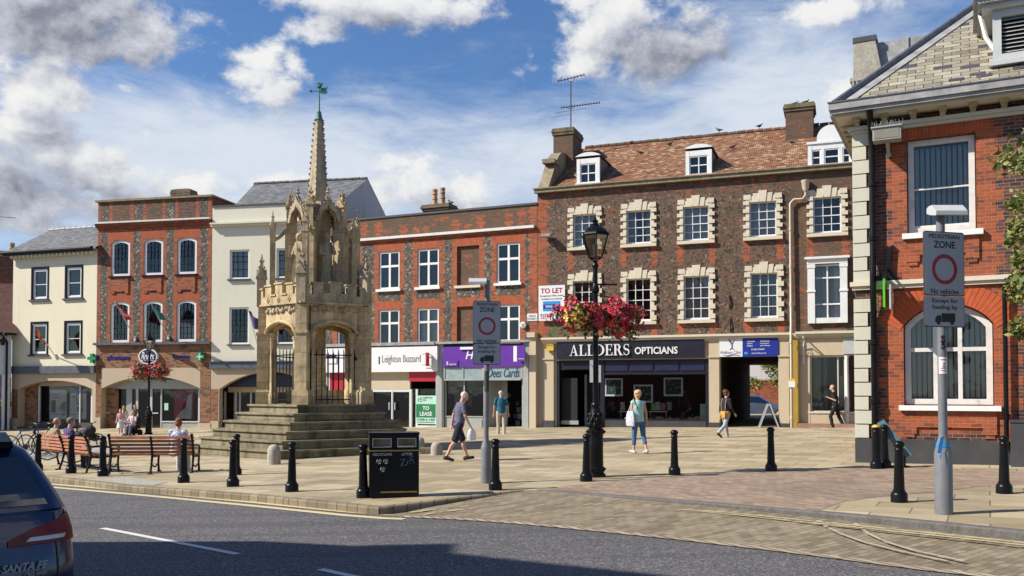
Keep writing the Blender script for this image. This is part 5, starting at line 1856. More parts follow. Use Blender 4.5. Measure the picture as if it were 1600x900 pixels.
# ================================================================ white rendered building behind the market cross
fw = Facade(329.5, 44.8, 508, 43.65)
hw = thing('rendered_building', 'off-white rendered building with slate roof behind the market cross', 'building', fw.o, fw.rz)
LW = fw.L
zp3 = fw.z(390, 321)
zc3 = fw.z(390, 349)
zl3 = fw.z(360, 566)
u = fw.rect(359, 390, 387, 436)
l = fw.rect(359, 480, 386, 538)
W3 = 1.06
cx3 = [fw.x(373), fw.x(446.5)]
mb = MB()
holes = []
for c in cx3:
 holes += [(c - W3 / 2, c + W3 / 2, u[2], u[3]), (c - W3 / 2, c + W3 / 2, l[2], l[3])]
xa0, xa1 = .45, LW - .3
za1 = fw.z(420, 581)
holes.append((xa0, xa1, .0, za1, .85, .35, 1))
wall(mb, 0, LW, -1, zp3, holes, [(0, LW, -1, zl3, 1), (0, .42, -1, fw.z(335, 608), 2)], 0, .12)
shell(mb, 0, LW, -1, zp3, 9, 0)
mb.build('wall', [M_WHITER, M_ARCH, M_BROWNB], hw, sharp=0)
cb = MB()
cb.box(0, LW, -.28, .05, zc3 - .03, zc3 + .05)
cb.box(0, LW, -.18, .05, zc3 - .13, zc3 - .032)
cb.box(0, LW, -.06, .25, zp3 - .02, zp3 + .06, 1)
cb.build('cornice', [M_WHITER, M_DGREY], hw)
fl = MB()
fl.box(-.02, LW, -.14, .02, zl3 - .32, zl3)
fl.box(-.02, LW, -.20, .02, zl3 + .002, zl3 + .05)
fl.build('lead_flashing', M_LEADB, hw)
for i, c in enumerate(cx3):
 window(hw, (c - W3 / 2, c + W3 / 2, u[2], u[3]), .06, 3, 4, .09, .03, sashm=M_BLACK, sill=True, sill_mat=M_DGREY, sill_h=.08, curtain='full', meet_z=.6)
 window(hw, (c - W3 / 2, c + W3 / 2, l[2], l[3]), .06, 4, 6, .09, .025, sashm=M_BLACK, sill=True, sill_mat=M_DGREY, sill_h=.06)
backing(hw, .1, LW - .1, zl3, zp3 - .2, .8)
yrw = 4.5
zrw = fw.z(480, 284, yrw)
gable_roof(hw, fw.x(372, 1.0) , fw.x(527, .3), .25, zp3 - .05, yrw, zrw, 9, zp3, M_SLATE, hipl=fw.x(395, yrw) - fw.x(372, 1.0))
gx_ = fw.x(526.5, .3)
gb = MB()
gb.prism([(-9, zp3 - 3), (-.25, zp3 - 3), (-.25, zp3 - .07), (-yrw, zrw - .02), (-9, zp3)], 0, -.25, 0, Matrix.Translation((gx_, 0, 0)) @ Matrix.Rotation(-pi / 2, 4, 'Z'))
gb.build('gable_wall', M_LILAC, hw)
ridge_tiles(hw, (fw.x(395, yrw), yrw, zrw + .02), (gx_, yrw, zrw + .02), M_DGREY, .09)
sh = MB()
sh.box(xa0, xa1, .55, .62, fw.z(385, 604), za1 - .1, 1)
zt = fw.z(360, 612)
sh.box(xa0, LW, .9, 1.0, fw.z(360, 613), fw.z(360, 604.5), 0)
for px in (338, 351.5, 369, 375, 392):
 x = fw.x(px, .9)
 sh.box(x, x + .07, .85, .95, -.1, zt, 2)
sh.box(xa0, fw.x(376, .9), .84, .96, .50, .56, 2)
sh.box(xa0, fw.x(376, .9), .88, .96, -.3, .5, 3)
sh.box(xa0, LW, 2.6, 2.65, -.3, 4, 4)
sh.box(fw.x(366, .9), fw.x(369, .9), .9, .93, .56, zt, 3)
so = sh.build('shopfront', [M_PILAST, M_DNAVY, M_LGREY, M_GGREY, M_DARK], hw)
p = MB(); p.quad((xa0, .93, .56), (LW - .4, .93, .56), (LW - .4, .93, zt), (xa0, .93, zt)); p.build('pane', M_SHOPGL, so)
q = MB(); r = fw.rect(344, 636, 350, 648, .8); q.box(r[0], r[1], .83, .84, r[2], r[3]); q.build('poster', M_SKYB, so)
pc = MB(); pc.box(.0, .44, -.04, .3, -.4, .5); pc.build('pier_base', M_ARCH, hw)
# ================================================================ brick and flint chemist's shop with arched windows
fb_ = Facade(150, 46.2, 329, 44.8)
hb = thing('brick_house', 'tall flint and red brick house with arched white windows above the chemist shop', 'house', fb_.o, fb_.rz)
LB = fb_.L
zp4 = (fb_.z(152, 317) + fb_.z(328, 307)) / 2
zc4 = (fb_.z(152, 351) + fb_.z(328, 341)) / 2
zl4 = (fb_.z(152, 538) + fb_.z(326, 533)) / 2
cxb = [fb_.x(186.5), fb_.x(238), fb_.x(290.5)]
ub = fb_.rect(223, 373, 253, 430)
lbx = fb_.rect(222, 470, 251, 534.5)
WB = 1.10
mb = MB()
zones, holes = [], []
for c in cxb:
 zones += toothed(c - .72, c + .72, zl4, zc4 - .2, 1, .05)
 zones.append((c - .72, c + .72, ub[3] + .02, ub[3] + .42, 2))
 zones.append((c - .72, c + .72, lbx[3] + .02, lbx[3] + .36, 2))
 zones.append((c - .5, c + .5, lbx[3] + .40, lbx[3] + .58, 0))
 holes += [(c - WB / 2, c + WB / 2, ub[2], ub[3], .17, .13, 1), (c - WB / 2, c + WB / 2, lbx[2], lbx[3], .17, .13, 1)]
zones += toothed(0, .16, zl4, zc4, 1, .06, left=False) + toothed(LB - .18, LB, zl4, zc4, 1, .06, right=False)
zones.append((0, LB, zc4 - .45, zc4, 1))
zones.append((0, LB, zc4, zp4, 4))
xs = [152, 170, 203, 223, 253, 273.5, 306, 325]
for px in xs:
 x = fb_.x(px)
 zones.append((max(0, x - .07), min(LB, x + .12), zc4, zp4, 1))
zones += [(fb_.x(170) + .12, fb_.x(203) - .07, zc4 + .1, zp4 - .1, 4), (fb_.x(275) + .05, fb_.x(306) - .07, zc4 + .1, zp4 - .12, 5)]
for a, b in ((153, 169), (205, 222), (255, 273), (307, 324)):
 zones.append((fb_.x(a) + .14, fb_.x(b) - .08, zc4 + .08, zp4 - .1, 0))
zones.append((0, LB, -1, zl4, 3))
xa0, xa1 = fb_.x(159), fb_.x(313)
za0, za1 = fb_.z(236, 607), fb_.z(236, 588)
holes.append((xa0, xa1, .0, za1, za1 - za0, .4, 6))
zones.append((xa0, xa1, za0 - .02, fb_.z(236, 575), 6))
wall(mb, 0, LB, -1, zp4, holes, zones, 0, .13)
shell(mb, 0, LB, -1, zp4, 9, 1)
mb.build('wall', [M_FLINT, M_REDBRIGHT, M_VOUSS, M_BROWNB, M_OLDB, M_PURPLE, M_ARCH], hb, sharp=0)
for c in cxb:
 ap = MB()
 ap.box(c - .50, c + .50, -.05, .02, ub[2] - .80, ub[2] - .085)
 for s in (-1, 1):
  ap.box(c + s * .40 - .1, c + s * .40 + .1, -.048, .02, ub[2] - .90, ub[2] - .802)
 ap.build('apron', M_REDBRIGHT, hb)
cb = MB()
cb.box(-.14, LB - .05, -.22, .05, zc4 - .03, zc4 + .05, 0)
cb.box(-.08, LB - .08, -.15, .05, zc4 - .16, zc4 - .032, 1)
cb.box(-.08, LB - .08, -.08, .05, zc4 - .27, zc4 - .162, 1)
cb.box(-.12, LB + .06, -.10, .32, zp4, zp4 + .10, 2)
cb.box(LB - .26, LB + .06, .32, 9, zp4, zp4 + .10, 2)
cb.build('cornice', [M_OLDWHITE, M_REDBRIGHT, M_COPING], hb)
mr = MB(); mr.quad((0, .25, zp4 - .4), (LB, .25, zp4 - .4), (LB, 9, zp4 - .4), (0, 9, zp4 - .4)); mr.build('roof', M_LEAD, hb)
ch = fb_.x(285, 1.2)
chimney(hb, ch, 1.2, 1.05, .6, zp4 - .3, fb_.z(285, 297.5, 1.2), M_OLDB, M_CHIMCAP, over=.06)
for c in cxb:
 for z, n in ((ub, 5), (lbx, 6)):
  window(hb, (c - WB / 2, c + WB / 2, z[2], z[3]), .05, 4, n, .13, .025, rise=.17, sashm=M_BLACK, sill=z is ub, sill_mat=M_BLACK, sill_h=.08, meet_z=.48,
               curtain='half' if (c == cxb[2] and z is lbx) else None)
backing(hb, .1, LB - .1, zl4, zp4 - .6, .8)
fl = MB()
fl.box(-.08, LB + .02, -.20, .02, zl4 - .10, zl4 + .02)
fl.build('lead_flashing', M_LEADB, hb)
lt = MB()
zlt = fb_.z(186, 559)
put(lt, text_mb('pharmacy', .24, .04, bold=.03, width=fb_.x(203) - fb_.x(168)), fb_.x(185.5), -.004, zlt)
put(lt, text_mb('beauty', .22, .04, bold=.03, width=fb_.x(296) - fb_.x(270)), fb_.x(283), -.004, fb_.z(283, 557.5))
lt.box(-.0, .14, -.1, -.004, zlt - .12, zlt + .12)
lt.build('lettering', M_ROYAL, hb)
ov = on_front('oval_sign', 'oval white and blue chemist sign hung over the shop arch', 'sign', fb_, fb_.x(234), -.03, fb_.z(234, 569))
def disc(mb, rx, rz, y0, y1, zc, mi=0, n=36):
 mb.prism([(rx * cos(2 * pi * i / n), zc + rz * sin(2 * pi * i / n)) for i in range(n)], y0, y1, mi)
oz = (fb_.z(234, 545) - fb_.z(234, 569)) / 2
q = MB(); disc(q, .54, oz, -.14, .02, oz); ovp = q.build('panel', M_PAPER, ov)
q = MB(); disc(q, .47, oz * .86, -.15, -.142, oz); q.build('face', M_DNAVY, ov)
q = MB(); put(q, text_mb('Boots', .46, .006, shear=.35, bold=.008, width=.74), 0, -.151, oz); q.build('lettering', M_PAPER, ov)
for px, py, lab in ((144.5, 560, 'green pharmacy cross at the left end of the chemist shopfront'), (313, 557.5, 'pale-marked green pharmacy cross at the right end of the chemist shopfront')):
 cr = on_front('pharmacy_cross', lab, 'sign', fb_, fb_.x(px, -.1), -.03, fb_.z(px, py), 'pharmacy crosses on the chemist shop')
 q = MB()
 s, a = .24, .085
 q.prism([(-a, -s), (a, -s), (a, -a), (s, -a), (s, a), (a, a), (a, s), (-a, s), (-a, a), (-s, a), (-s, -a), (-a, -a)], -.16, 0)
 q.build('panel', M_GREENX, cr)
 q = MB()
 s2, a2 = .16, .03
 q.prism([(-a2, -s2), (a2, -s2), (a2, -a2), (s2, -a2), (s2, a2), (a2, a2), (a2, s2), (-a2, s2), (-a2, a2), (-s2, a2), (-s2, -a2), (-a2, -a2)], -.165, -.161)
 q.build('mark', M_MINT if px > 200 else M_GREENX, cr)  # right-hand cross carries a pale mint inner mark
sh = MB()
Y = .5
zt = fb_.z(236, 607, Y)
sh.box(xa0, xa1, Y - .02, Y + .1, zt, za1 + .05, 1)
sh.box(xa0, xa1, Y - .06, Y - .021, zt - .02, zt + .45, 0)
for px, w in ((177, .10), (199, .32), (214, .12), (236, .12), (252.5, .06), (311, .1)):
 x = fb_.x(px, Y)
 sh.box(x, x + w, Y - .05, Y + .06, -.2, zt - .021, 2 if px not in (199,) else 0)
sh.box(fb_.x(253, Y), fb_.x(313, Y), Y - .07, Y + .05, fb_.z(280, 658, Y) - .05, fb_.z(280, 658, Y), 3)
sh.box(fb_.x(253, Y), fb_.x(313, Y), Y - .03, Y + .05, -.3, fb_.z(280, 658, Y) - .052, 0)
sh.box(xa0, fb_.x(252, Y), Y - .03, Y + .05, -.3, .18, 2)
sh.box(xa0, xa1, 3.2, 3.25, -.3, 4, 4)
sh.box(xa0 + .001, xa0 + .7, .41, Y - .06, -.3, zt, 5)
for px in (170, 210, 245):
 sh.box(fb_.x(px, Y) - .16, fb_.x(px, Y) + .16, Y - .09, Y - .05, .95, 1.0, 3)
so = sh.build('shopfront', [M_GGREY, M_DNAVY, M_LGREY, M_ALU, M_DARK, M_BROWNB], hb)
p = MB(); p.quad((xa0, Y + .03, .18), (xa1, Y + .03, .18), (xa1, Y + .03, zt), (xa0, Y + .03, zt)); p.build('pane', M_SHOPGL, so)
r = fb_.rect(272, 609, 302, 655, Y + .08)
po = on_front('poster', 'red sale poster with a white figure in the chemist window', 'poster', fb_, r[0], Y + .08, r[2], 'posters in the chemist windows')
w_, h_ = r[1] - r[0], r[3] - r[2]
q = MB(); q.box(0, w_, 0, .02, 0, h_); q.prism([(w_ * .08, h_ * .02), (w_ * .9, h_ * .02), (w_ * .95, h_ * .88), (w_ * .72, h_ * .8), (w_ * .62, h_ * .4), (w_ * .3, h_ * .22)], -.008, -.001, 1)
q.build('sheet', [plain('poster_red', (.50, .012, .060), .5), plain('poster_white', (.75, .70, .72), .5)], po)
q = MB(); put(q, text_mb('FREE', .22, .004, bold=.01), w_ * .36, -.002, h_ * .72); put(q, text_mb('advantage', .09, .004), w_ * .36, -.002, h_ * .86); q.build('lettering', plain('poster_pink', (.55, .25, .3), .5), po)
q = MB(); r = fb_.rect(255, 630, 261, 641, Y - .1); q.box(r[0], r[1], Y + .0, Y + .02, r[2], r[3]); q.build('poster', M_MINT, so)
pc = MB(); pc.box(-.06, fb_.x(159), -.06, .42, -.4, .75); pc.build('pier_base', M_ARCH, hb)
pc = MB(); pc.box(fb_.x(313), LB + .03, -.06, .42, -.4, .5); pc.build('pier_base', M_ARCH, hb)
# ================================================================ cream rendered house on the left
fc = Facade(18, 48.0, 149.5, 46.2)
hc = thing('rendered_house', 'cream rendered house with hipped slate roof left of the chemist', 'house', fc.o, fc.rz)
LC = fc.L
ze = (fc.z(25, 398) + fc.z(147, 387)) / 2
zl5 = (fc.z(40, 573) + fc.z(140, 571)) / 2
wu = [fc.rect(48, 417, 75, 470), fc.rect(100.5, 414, 129, 468)]
wl = [fc.rect(45, 503, 74, 556), fc.rect(99, 500.5, 127.5, 555)]
zz1 = [(wu[0][i] + wu[1][i]) / 2 for i in (2, 3)]
zz2 = [(wl[0][i] + wl[1][i]) / 2 for i in (2, 3)]
W5 = 1.2
mb = MB()
holes = []
cs = [fc.x(61), fc.x(114)]
for c in cs:
 for z in (zz1, zz2):
  holes.append((c - W5 / 2, c + W5 / 2, z[0], z[1]))
xa0, xa1 = fc.x(30), fc.x(145)
za0, za1 = fc.z(88, 608), fc.z(88, 594.5)
holes.append((xa0, xa1, .0, za1, za1 - za0, .4, 1))
wall(mb, 0, LC, -1, ze, holes, [(0, LC, -1, zl5, 1), (0, .45, -1, za0, 2)], 0, .12)
shell(mb, 0, LC, -1, ze, 9, 0)
mb.build('wall', [M_CREAM, M_ARCH, M_BROWNB], hc, sharp=0)
for c in cs:
 for z in (zz1, zz2):
  w = window(hc, (c - W5 / 2 + .10, c + W5 / 2 - .10, z[0] + .06, z[1] - .12), .05, 1, 2, .12, .03, sashm=M_WHITE, sill=True, sill_mat=M_DGREY, sill_over=.18)
  s = MB(); frame_bars(s, c - W5 / 2, c + W5 / 2, z[0], z[1], -.02, .10, .13); s.build('surround', M_BLACK, w)
backing(hc, .1, LC - .1, zl5, ze - .1, .8)
gable_roof(hc, -.35, LC + .2, -.35, ze + .02, 3.9, fc.z(115, 357.5, 3.9), 9, ze, M_SLATE, hipl=fc.x(75, 3.9) + .35)
ridge_tiles(hc, (fc.x(75, 3.9), 3.9, fc.z(115, 357.5, 3.9)), (LC, 3.9, fc.z(115, 357.5, 3.9)), M_LEAD, .10)
gt = MB()
gt.tube([(-.4, -.42, ze + .0), (LC + .0, -.42, ze + .0)], .085, 8)
gt.box(-.38, LC, -.36, -.30, ze - .16, ze + .08)
gt.build('gutter', M_RUBBER, hc)
dn = MB()
x = .1
while x < LC:
 dn.box(x, x + .12, -.30, 0, ze - .30, ze - .12)
 x += .28
dn.build('eaves_bracket', M_CREAM, hc)
fl = MB(); fl.box(0, LC, -.16, .02, zl5 - .38, zl5); fl.build('lead_flashing', M_LEADB, hc)
sh = MB()
Y = .46
zt = fc.z(88, 603, Y)
sh.box(xa0 - .01, fc.x(61, Y), Y - .05, Y + .05, -.3, 4, 0)
sh.box(fc.x(61, Y), xa1, Y, Y + .1, zt, 4, 1)
for px, w in ((62, .08), (126, .05), (144, .1)):
 xx = fc.x(px, Y)
 sh.box(xx, xx + w, Y - .05, Y + .05, .3, zt, 2)
zb = fc.z(95, 660, Y)
sh.box(fc.x(61, Y), xa1, Y - .05, Y + .1, -.3, zb, 3)
sh.box(xa0, xa1, 3, 3.05, -.3, 4, 3)
so = sh.build('shopfront', [M_BROWNB, M_ARCH, M_ALU, M_SHOPIN], hc)
p = MB(); p.quad((fc.x(62, Y), Y + .03, zb), (xa1, Y + .03, zb), (xa1, Y + .03, zt), (fc.x(62, Y), Y + .03, zt)); p.build('pane', M_SHOPGL, so)
for (a, b, c_, d, lab, mats) in [(78, 609, 104, 655, 'white poster with two people photographs in the left shop window', 0), (109, 607, 135, 655, 'white and blue poster with a phone picture in the left shop window', 1)]:
 r = fc.rect(a, b, c_, d, Y + .07)
 po = on_front('poster', lab, 'poster', fc, r[0], Y + .07, r[2], 'posters in the chemist windows')
 w_, h_ = r[1] - r[0], r[3] - r[2]
 q = MB(); q.box(0, w_, 0, .02, 0, h_, 0)
 if mats == 0:
  q.box(w_ * .08, w_ * .35, -.006, -.001, h_ * .22, h_ * .65, 1)
  disc(q, w_ * .2, h_ * .15, -.008, -.001, 0, 2) if False else None
  q.prism([(w_ * .55, h_ * .35), (w_ * .95, h_ * .25), (w_ * .98, h_ * .62), (w_ * .75, h_ * .58)], -.006, -.001, 2)
  q.box(w_ * .75, w_ * .92, -.006, -.001, h_ * .12, h_ * .22, 3)
 else:
  q.box(0, w_, -.006, -.001, h_ * .84, h_, 3)
  q.prism([(w_ * .42, h_ * .5), (w_ * .78, h_ * .46), (w_ * .72, h_ * .84), (w_ * .36, h_ * .82)], -.010, -.001, 1)
  q.prism([(w_ * .46, h_ * .54), (w_ * .72, h_ * .51), (w_ * .67, h_ * .8), (w_ * .42, h_ * .78)], -.013, -.011, 0)
  q.box(w_ * .45, w_ * .8, -.006, -.001, h_ * .24, h_ * .40, 3)
 q.build('sheet', [plain('poster_paper', (.76, .75, .76), .5), plain('poster_dark', (.09, .05, .06), .5), plain('poster_tan', (.36, .2, .15), .5), M_SKYB], po)
 q = MB()
 if mats == 0:
  put(q, text_mb('Free', .16, .003, align='LEFT'), w_ * .1, -.002, h_ * .85)
 q.box(w_ * .1, w_ * .6, -.004, -.001, h_ * .72, h_ * .745)
 q.box(w_ * .1, w_ * .8, -.004, -.001, h_ * .15, h_ * .17)
 q.build('lettering', M_GREYINK, po)
pc = MB(); pc.box(-.02, .46, -.05, .42, -.4, .75); pc.build('pier_base', M_ARCH, hc)
def flag(lab, fcd, px, py, tip, cloth, mat, mat2=None, cloth_pts=None):
 x, z = fcd.at(px, py, -.05)
 f = on_front('flag', lab, 'flag', fcd, x, -.05, z, 'flags on the house fronts')
 # the pole leans out over the pavement; tip pixel taken 1.5 m proud of the wall
 tx, tz = fcd.at(tip[0], tip[1], -1.5)
 T = Vector((tx - x, -1.45, tz - z))
 q = MB(); q.tube([(0, 0, 0), T * .5, T], [.025, .02, .014], 8); q.ball(T, .03); q.box(-.05, .05, -.03, .06, -.1, .1)
 q.build('pole', M_ALU, f)
 q = MB()
 a, b = T * .98, T * .60
 n, mrow = 12, 6
 w_, dropz = cloth
 rows = []
 for i in range(n + 1):
  t = i / n
  row = []
  for j in range(mrow + 1):
   s = j / mrow
   p = a.lerp(b, s)
   p = p + Vector((w_ * t, .05 * sin(t * 9 + s * 2), dropz * t * (1 - .35 * s) + .05 * sin(t * 7 + s * 3)))
   row.append(p)
  rows.append(row)
 for i in range(n):
  for j in range(mrow):
   mi = 1 if (mat2 and 2 <= j < 4) else 0
   q.add([rows[i][j], rows[i + 1][j], rows[i + 1][j + 1], rows[i][j + 1]], [(0, 1, 2, 3)], mi, True)
 q.build('cloth', [mat, mat2 or mat], f, sharp=0)
M_FLAGR = plain('flag_red', (.42, .02, .045), .8); M_FLAGT = plain('flag_teal', (.01, .16, .17), .8)
M_FLAGV = plain('flag_violet', (.055, .05, .22), .8); M_FLAGY = plain('flag_yellow', (.5, .32, .05), .8)
flag('red flag with a white mark on the chemist house', fb_, 211, 529, (180, 472), (.62, -.50), M_FLAGR, plain('flag_pale', (.6, .3, .3), .8))
flag('teal green flag on the chemist house', fb_, 263, 527, (235, 473), (.62, -.52), M_FLAGT)
flag('violet flag on the white building beside the market cross', fw, 405, 549, (388, 484), (.50, -.42), M_FLAGV)
flag('small red and yellow flag on the cream house', fc, 86, 556, (52, 507), (.30, -.75), M_FLAGR, M_FLAGY)
# ================================================================ low house at the far left edge
ff = Facade(-154, 45.0, 17, 47.6)
hf = thing('side_house', 'white house under a dark red tiled roof at the far left edge', 'house', ff.o, ff.rz)
LF = ff.L
zef = ff.z(10, 522)
mb = MB()
wall(mb, 0, LF, -1, zef, [(LF - 2.6, LF - .42, .0, ff.z(0, 585), 0, .3, 1)], [(0, LF, -1, ff.z(0, 590), 1)], 0, .1)
shell(mb, 0, LF, -1, zef, 9, 0)
mb.build('wall', [plain('pale_blue_white_render', (.55, .60, .64), .7, var=.08), M_DARK], hf, sharp=0)
rf = MB()
zt_ = ff.z(10, 443, 3.2)
rf.quad((0, -.3, zef), (LF + .25, -.3, zef), (LF + .25, 3.2, zt_), (0, 3.2, zt_))
rf.quad((LF + .25, 6.7, zef), (0, 6.7, zef), (0, 3.2, zt_), (LF + .25, 3.2, zt_))
rf.build('roof', M_DTILE, hf, sharp=0)
gw = MB()
gw.add([(LF, 0, zef - .5), (LF, 6.5, zef - .5), (LF, 6.5, zef), (LF, 3.2, zt_ - .05), (LF, 0, zef)], [(0, 1, 2, 3, 4)])
gw.build('gable_wall', M_LILAC, hf)
chimney(hf, ff.x(14, 5.5), 5.5, 1.25, .9, zef, ff.z(14, 394, 5.5), M_PURPLE, M_COPING, pots=[(ff.x(16.5, 5.5), .55)], over=.04)
dp = MB()
xx = ff.x(10.5, -.12)
dp.tube([(xx - .25, -.22, zef - .05), (xx, -.12, zef - .4), (xx, -.12, 0)], .06, 8)
dp.tube([(0, -.32, zef), (LF + .2, -.32, zef)], .07, 8)
dp.build('drainpipe', M_BLACK, hf)
pst = MB(); pst.box(LF - .42, LF - .05, -.06, .1, -.3, ff.z(10, 585)); pst.build('pilaster', M_WHITE, hf)
sg = MB(); sg.box(LF - 2.6, LF - .45, .05, .1, ff.z(0, 618) , ff.z(0, 612)); sg.build('sign_strip', M_REDS, hf)
xa, za = ff.at(-3, 350, 5)
ae = on_front('aerial', 'thin dark aerial on the far left roof', 'aerial', ff, xa, 5, zef + .4)
q = MB(); q.tube([(0, 0, -.6), (0, 0, za - zef + .1)], .025, 6); q.tube([(-1, 0, za - zef - .0), (.9, 0, za - zef + .05)], .015, 5)
for k in range(9):
 q.tube([(-.8 + k * .2, -.2, za - zef + .02), (-.8 + k * .2, .2, za - zef + .02)], .008, 4)
q.build('mast', M_DGREY, ae)
# ================================================================ red and purple brick bank-like building on the right
fr_ = Facade(1338, 19.95, 2050, 16.4)
hr = thing('brick_building', 'red and purple brick corner building with cream quoins and lichened slate roof', 'building', fr_.o, fr_.rz)
LR = fr_.L
zbase = -.02
zpl_ = (fr_.z(1345, 684) + fr_.z(1560, 690)) / 2      
zst0 = (fr_.z(1345, 450) + fr_.z(1590, 441)) / 2     
zst1 = (fr_.z(1345, 440) + fr_.z(1590, 430)) / 2
zfr0 = (fr_.z(1340, 206) + fr_.z(1590, 181)) / 2     
zfr1 = (fr_.z(1340, 197) + fr_.z(1590, 172)) / 2
zg0 = (fr_.z(1345, 172, -.5) + fr_.z(1590, 145, -.5)) / 2  
zg1 = (fr_.z(1345, 155, -.5) + fr_.z(1590, 128, -.5)) / 2
uw = fr_.rect(1431, 222, 1522, 362, .16)
lw = fr_.rect(1420, 480, 1549, 632, .16)
ux0, ux1 = fr_.x(1420), fr_.x(1529)
uz1 = fr_.z(1475, 211)
lx0, lx1 = fr_.x(1412), fr_.x(1553)
lz1 = fr_.z(1482, 474)
lw = (lx0 + .02, lx1 - .02, lw[2], lz1 - .02)
uw = (ux0 + .02, ux1 - .02, uw[2], uz1 - .02)
lrise = fr_.z(1482, 478) - fr_.z(1420, 512)
cu_, cl_ = (ux0 + ux1) / 2, (lx0 + lx1) / 2
mb = MB()
zones, holes = [], []
zones += toothed(ux0 - .30, ux1 + .36, zst1, zfr0 - .05, 1, .14, course=.225)
zones += toothed(lx0 - .38, lx1 + .40, zpl_, zst0, 1, .12, course=.225)
zones.append((ux0 - .25, ux1 + .25, uz1, uz1 + .40, 2))
zones += toothed(cl_ - .75, cl_ + .75, zpl_, lw[2] - .62, 0, .2, course=.15)
bay_d = 4.9
holes.append((ux0, ux1, uw[2] - .02, uz1, 0, .24, 1))
holes.append((lx0, lx1, lw[2] - .02, lz1, lrise, .24, 1))
for h in list(holes):
 holes.append((h[0] + bay_d, h[1] + bay_d) + h[2:])
zones += [(z[0] + bay_d, z[1] + bay_d) + z[2:] for z in list(zones)]
zones.append((0, LR, -1, zpl_, 3))
wall(mb, 0, LR, -1, zg0 + .05, holes, zones, 0, .24)
shell(mb, 0, LR, -1, zg0 + .05, 9, 0)
mb.build('wall', [M_PURPLE, M_REDBRIGHT, M_VOUSS, M_DGREY], hr, sharp=0)
M_VARCH = plain('rubbed_brick_voussoir', (.44, .088, .026), .85, var=.22, scale=6, bumpy=.3)
for dx in (0, bay_d):
 av = MB()
 w = (lx1 - lx0) / 2
 r = (w * w + lrise * lrise) / (2 * lrise)
 ccx, ccz = (lx0 + lx1) / 2 + dx, lz1 - r
 a = math.asin(min(1, w / r))
 n = 27
 for i in range(n):
  t0, t1 = -a * 1.12 + 2.24 * a * (i + .04) / n, -a * 1.12 + 2.24 * a * (i + .96) / n
  r1 = r + .46
  av.prism([(ccx + r * sin(t0), ccz + r * cos(t0)), (ccx + r * sin(t1), ccz + r * cos(t1)), (ccx + r1 * sin(t1), ccz + r1 * cos(t1)), (ccx + r1 * sin(t0), ccz + r1 * cos(t0))], -.012, .05)
 av.build('arch', M_VARCH, hr)
pn = MB()
pn.box(-.03, LR, -.06, .02, -1, zpl_)
pn.build('plinth', M_DGREY, hr)
st = MB()
st.box(-.10, LR, -.12, .02, zst0 + .05, zst1)
st.box(-.06, LR, -.07, .02, zst0 - .03, zst0 + .048)
st.build('string_course', M_SURR, hr)
z, k = zpl_ + .003, 0
hq = (zfr0 - zpl_) / 22
while z + hq * .9 < zfr0:
 L_ = .385 if k % 2 else .255
 if not (zst0 - hq * .5 < z + hq / 2 < zst1 + .02):
  q = MB(); q.box(-.035, L_, -.035, .4, z + .012, z + hq - .012); q.build('quoin', M_QUOIN, hr)
 z += hq
 k += 1
for dx in (0, bay_d):
 w = window(hr, (uw[0] + dx, uw[1] + dx, uw[2], uw[3]), .16, 1, 2, .12, .03, frame=M_OLDWHITE, blind=35, meet_z=.47)
 s = MB(); s.box(ux0 - .10 + dx, ux1 + .12 + dx, -.12, .2, uw[2] - .14, uw[2] - .022); s.build('sill', M_WHITE, w)
 w = window(hr, (lw[0] + dx, lw[1] + dx, lw[2], lw[3]), .16, split={'x': [.33, .66], 'z': [.56], 'w': .085}, rise=lrise, fw=.12, frame=M_OLDWHITE, blind=30)
 s = MB(); s.box(lx0 - .10 + dx, lx1 + .12 + dx, -.14, .2, lw[2] - .13, lw[2] - .022); s.build('sill', M_WHITE, w)
for dx in (0, bay_d):
 for (xa, xb, zs) in ((ux0, ux1, uw[2] - .14), (lx0, lx1, lw[2] - .13)):
  ap = MB()
  ap.box(xa - .02 + dx, xb + .04 + dx, -.045, .02, zs - .36, zs - .002)
  for xx in (xa - .02, xb - .22):
   ap.box(xx + dx, xx + .26 + dx, -.043, .02, zs - .50, zs - .362)
   ap.box(xx + .04 + dx, xx + .22 + dx, -.03, .02, zs - .58, zs - .502)
  ap.build('apron', M_REDBRIGHT, hr)
for xx in (0,):
 backing(hr, .3, LR - .1, .2, zg0 - .2, 1.1, plain('painted_dark_office', (.035, .04, .045), .9))  # dark sheet coloured to stand for the unlit office
ev = MB()
ev.box(-.12, LR, -.14, .02, zfr0 + .05, zfr1, 0)
ev.box(-.07, LR, -.08, .02, zfr0 - .02, zfr0 + .048, 0)
OV, OL = .52, .34
ev.box(-OL, LR, -OV + .02, .02, zg0 - .06, zg0 - .002, 0)
ev.box(-OL, .0, .022, 9, zg0 - .06, zg0 - .002, 0)
ev.build('eaves', M_QUOIN, hr)
br = MB()
def modillion(x, y0=0, side=False):
 hh = zg0 - .062 - (zfr1 + .002)
 for (a, b, p) in ((0, .26, .17), (.262, .62, .21), (.622, .8, .32), (.802, .998, .38)):
  p = p * .8 if side else p
  zb_, zt_ = zfr1 + .002 + hh * a, zfr1 + .002 + hh * b
  w_ = .055 if a < .6 else .075
  if side:
   br.box(-p, .02, x - w_, x + w_, zb_, zt_)
  else:
   br.box(x - w_, x + w_, -p, .02, zb_, zt_)
x = .08
while x < LR:
 modillion(x)
 x += .575
y = .30
while y < 8:
 modillion(y, side=True)
 y += .45
br.build('modillion', M_MODIL, hr)
gu = MB()
gu.box(-OL - .06, LR, -OV - .08, -OV + .09, zg0 + .002, zg0 + .08, 0)
gu.box(-OL - .11, LR, -OV - .13, -OV + .09, zg0 + .082, zg1, 0)
gu.box(-OL - .11, -OL + .09, -OV + .092, 9, zg0 + .002, zg1, 0)
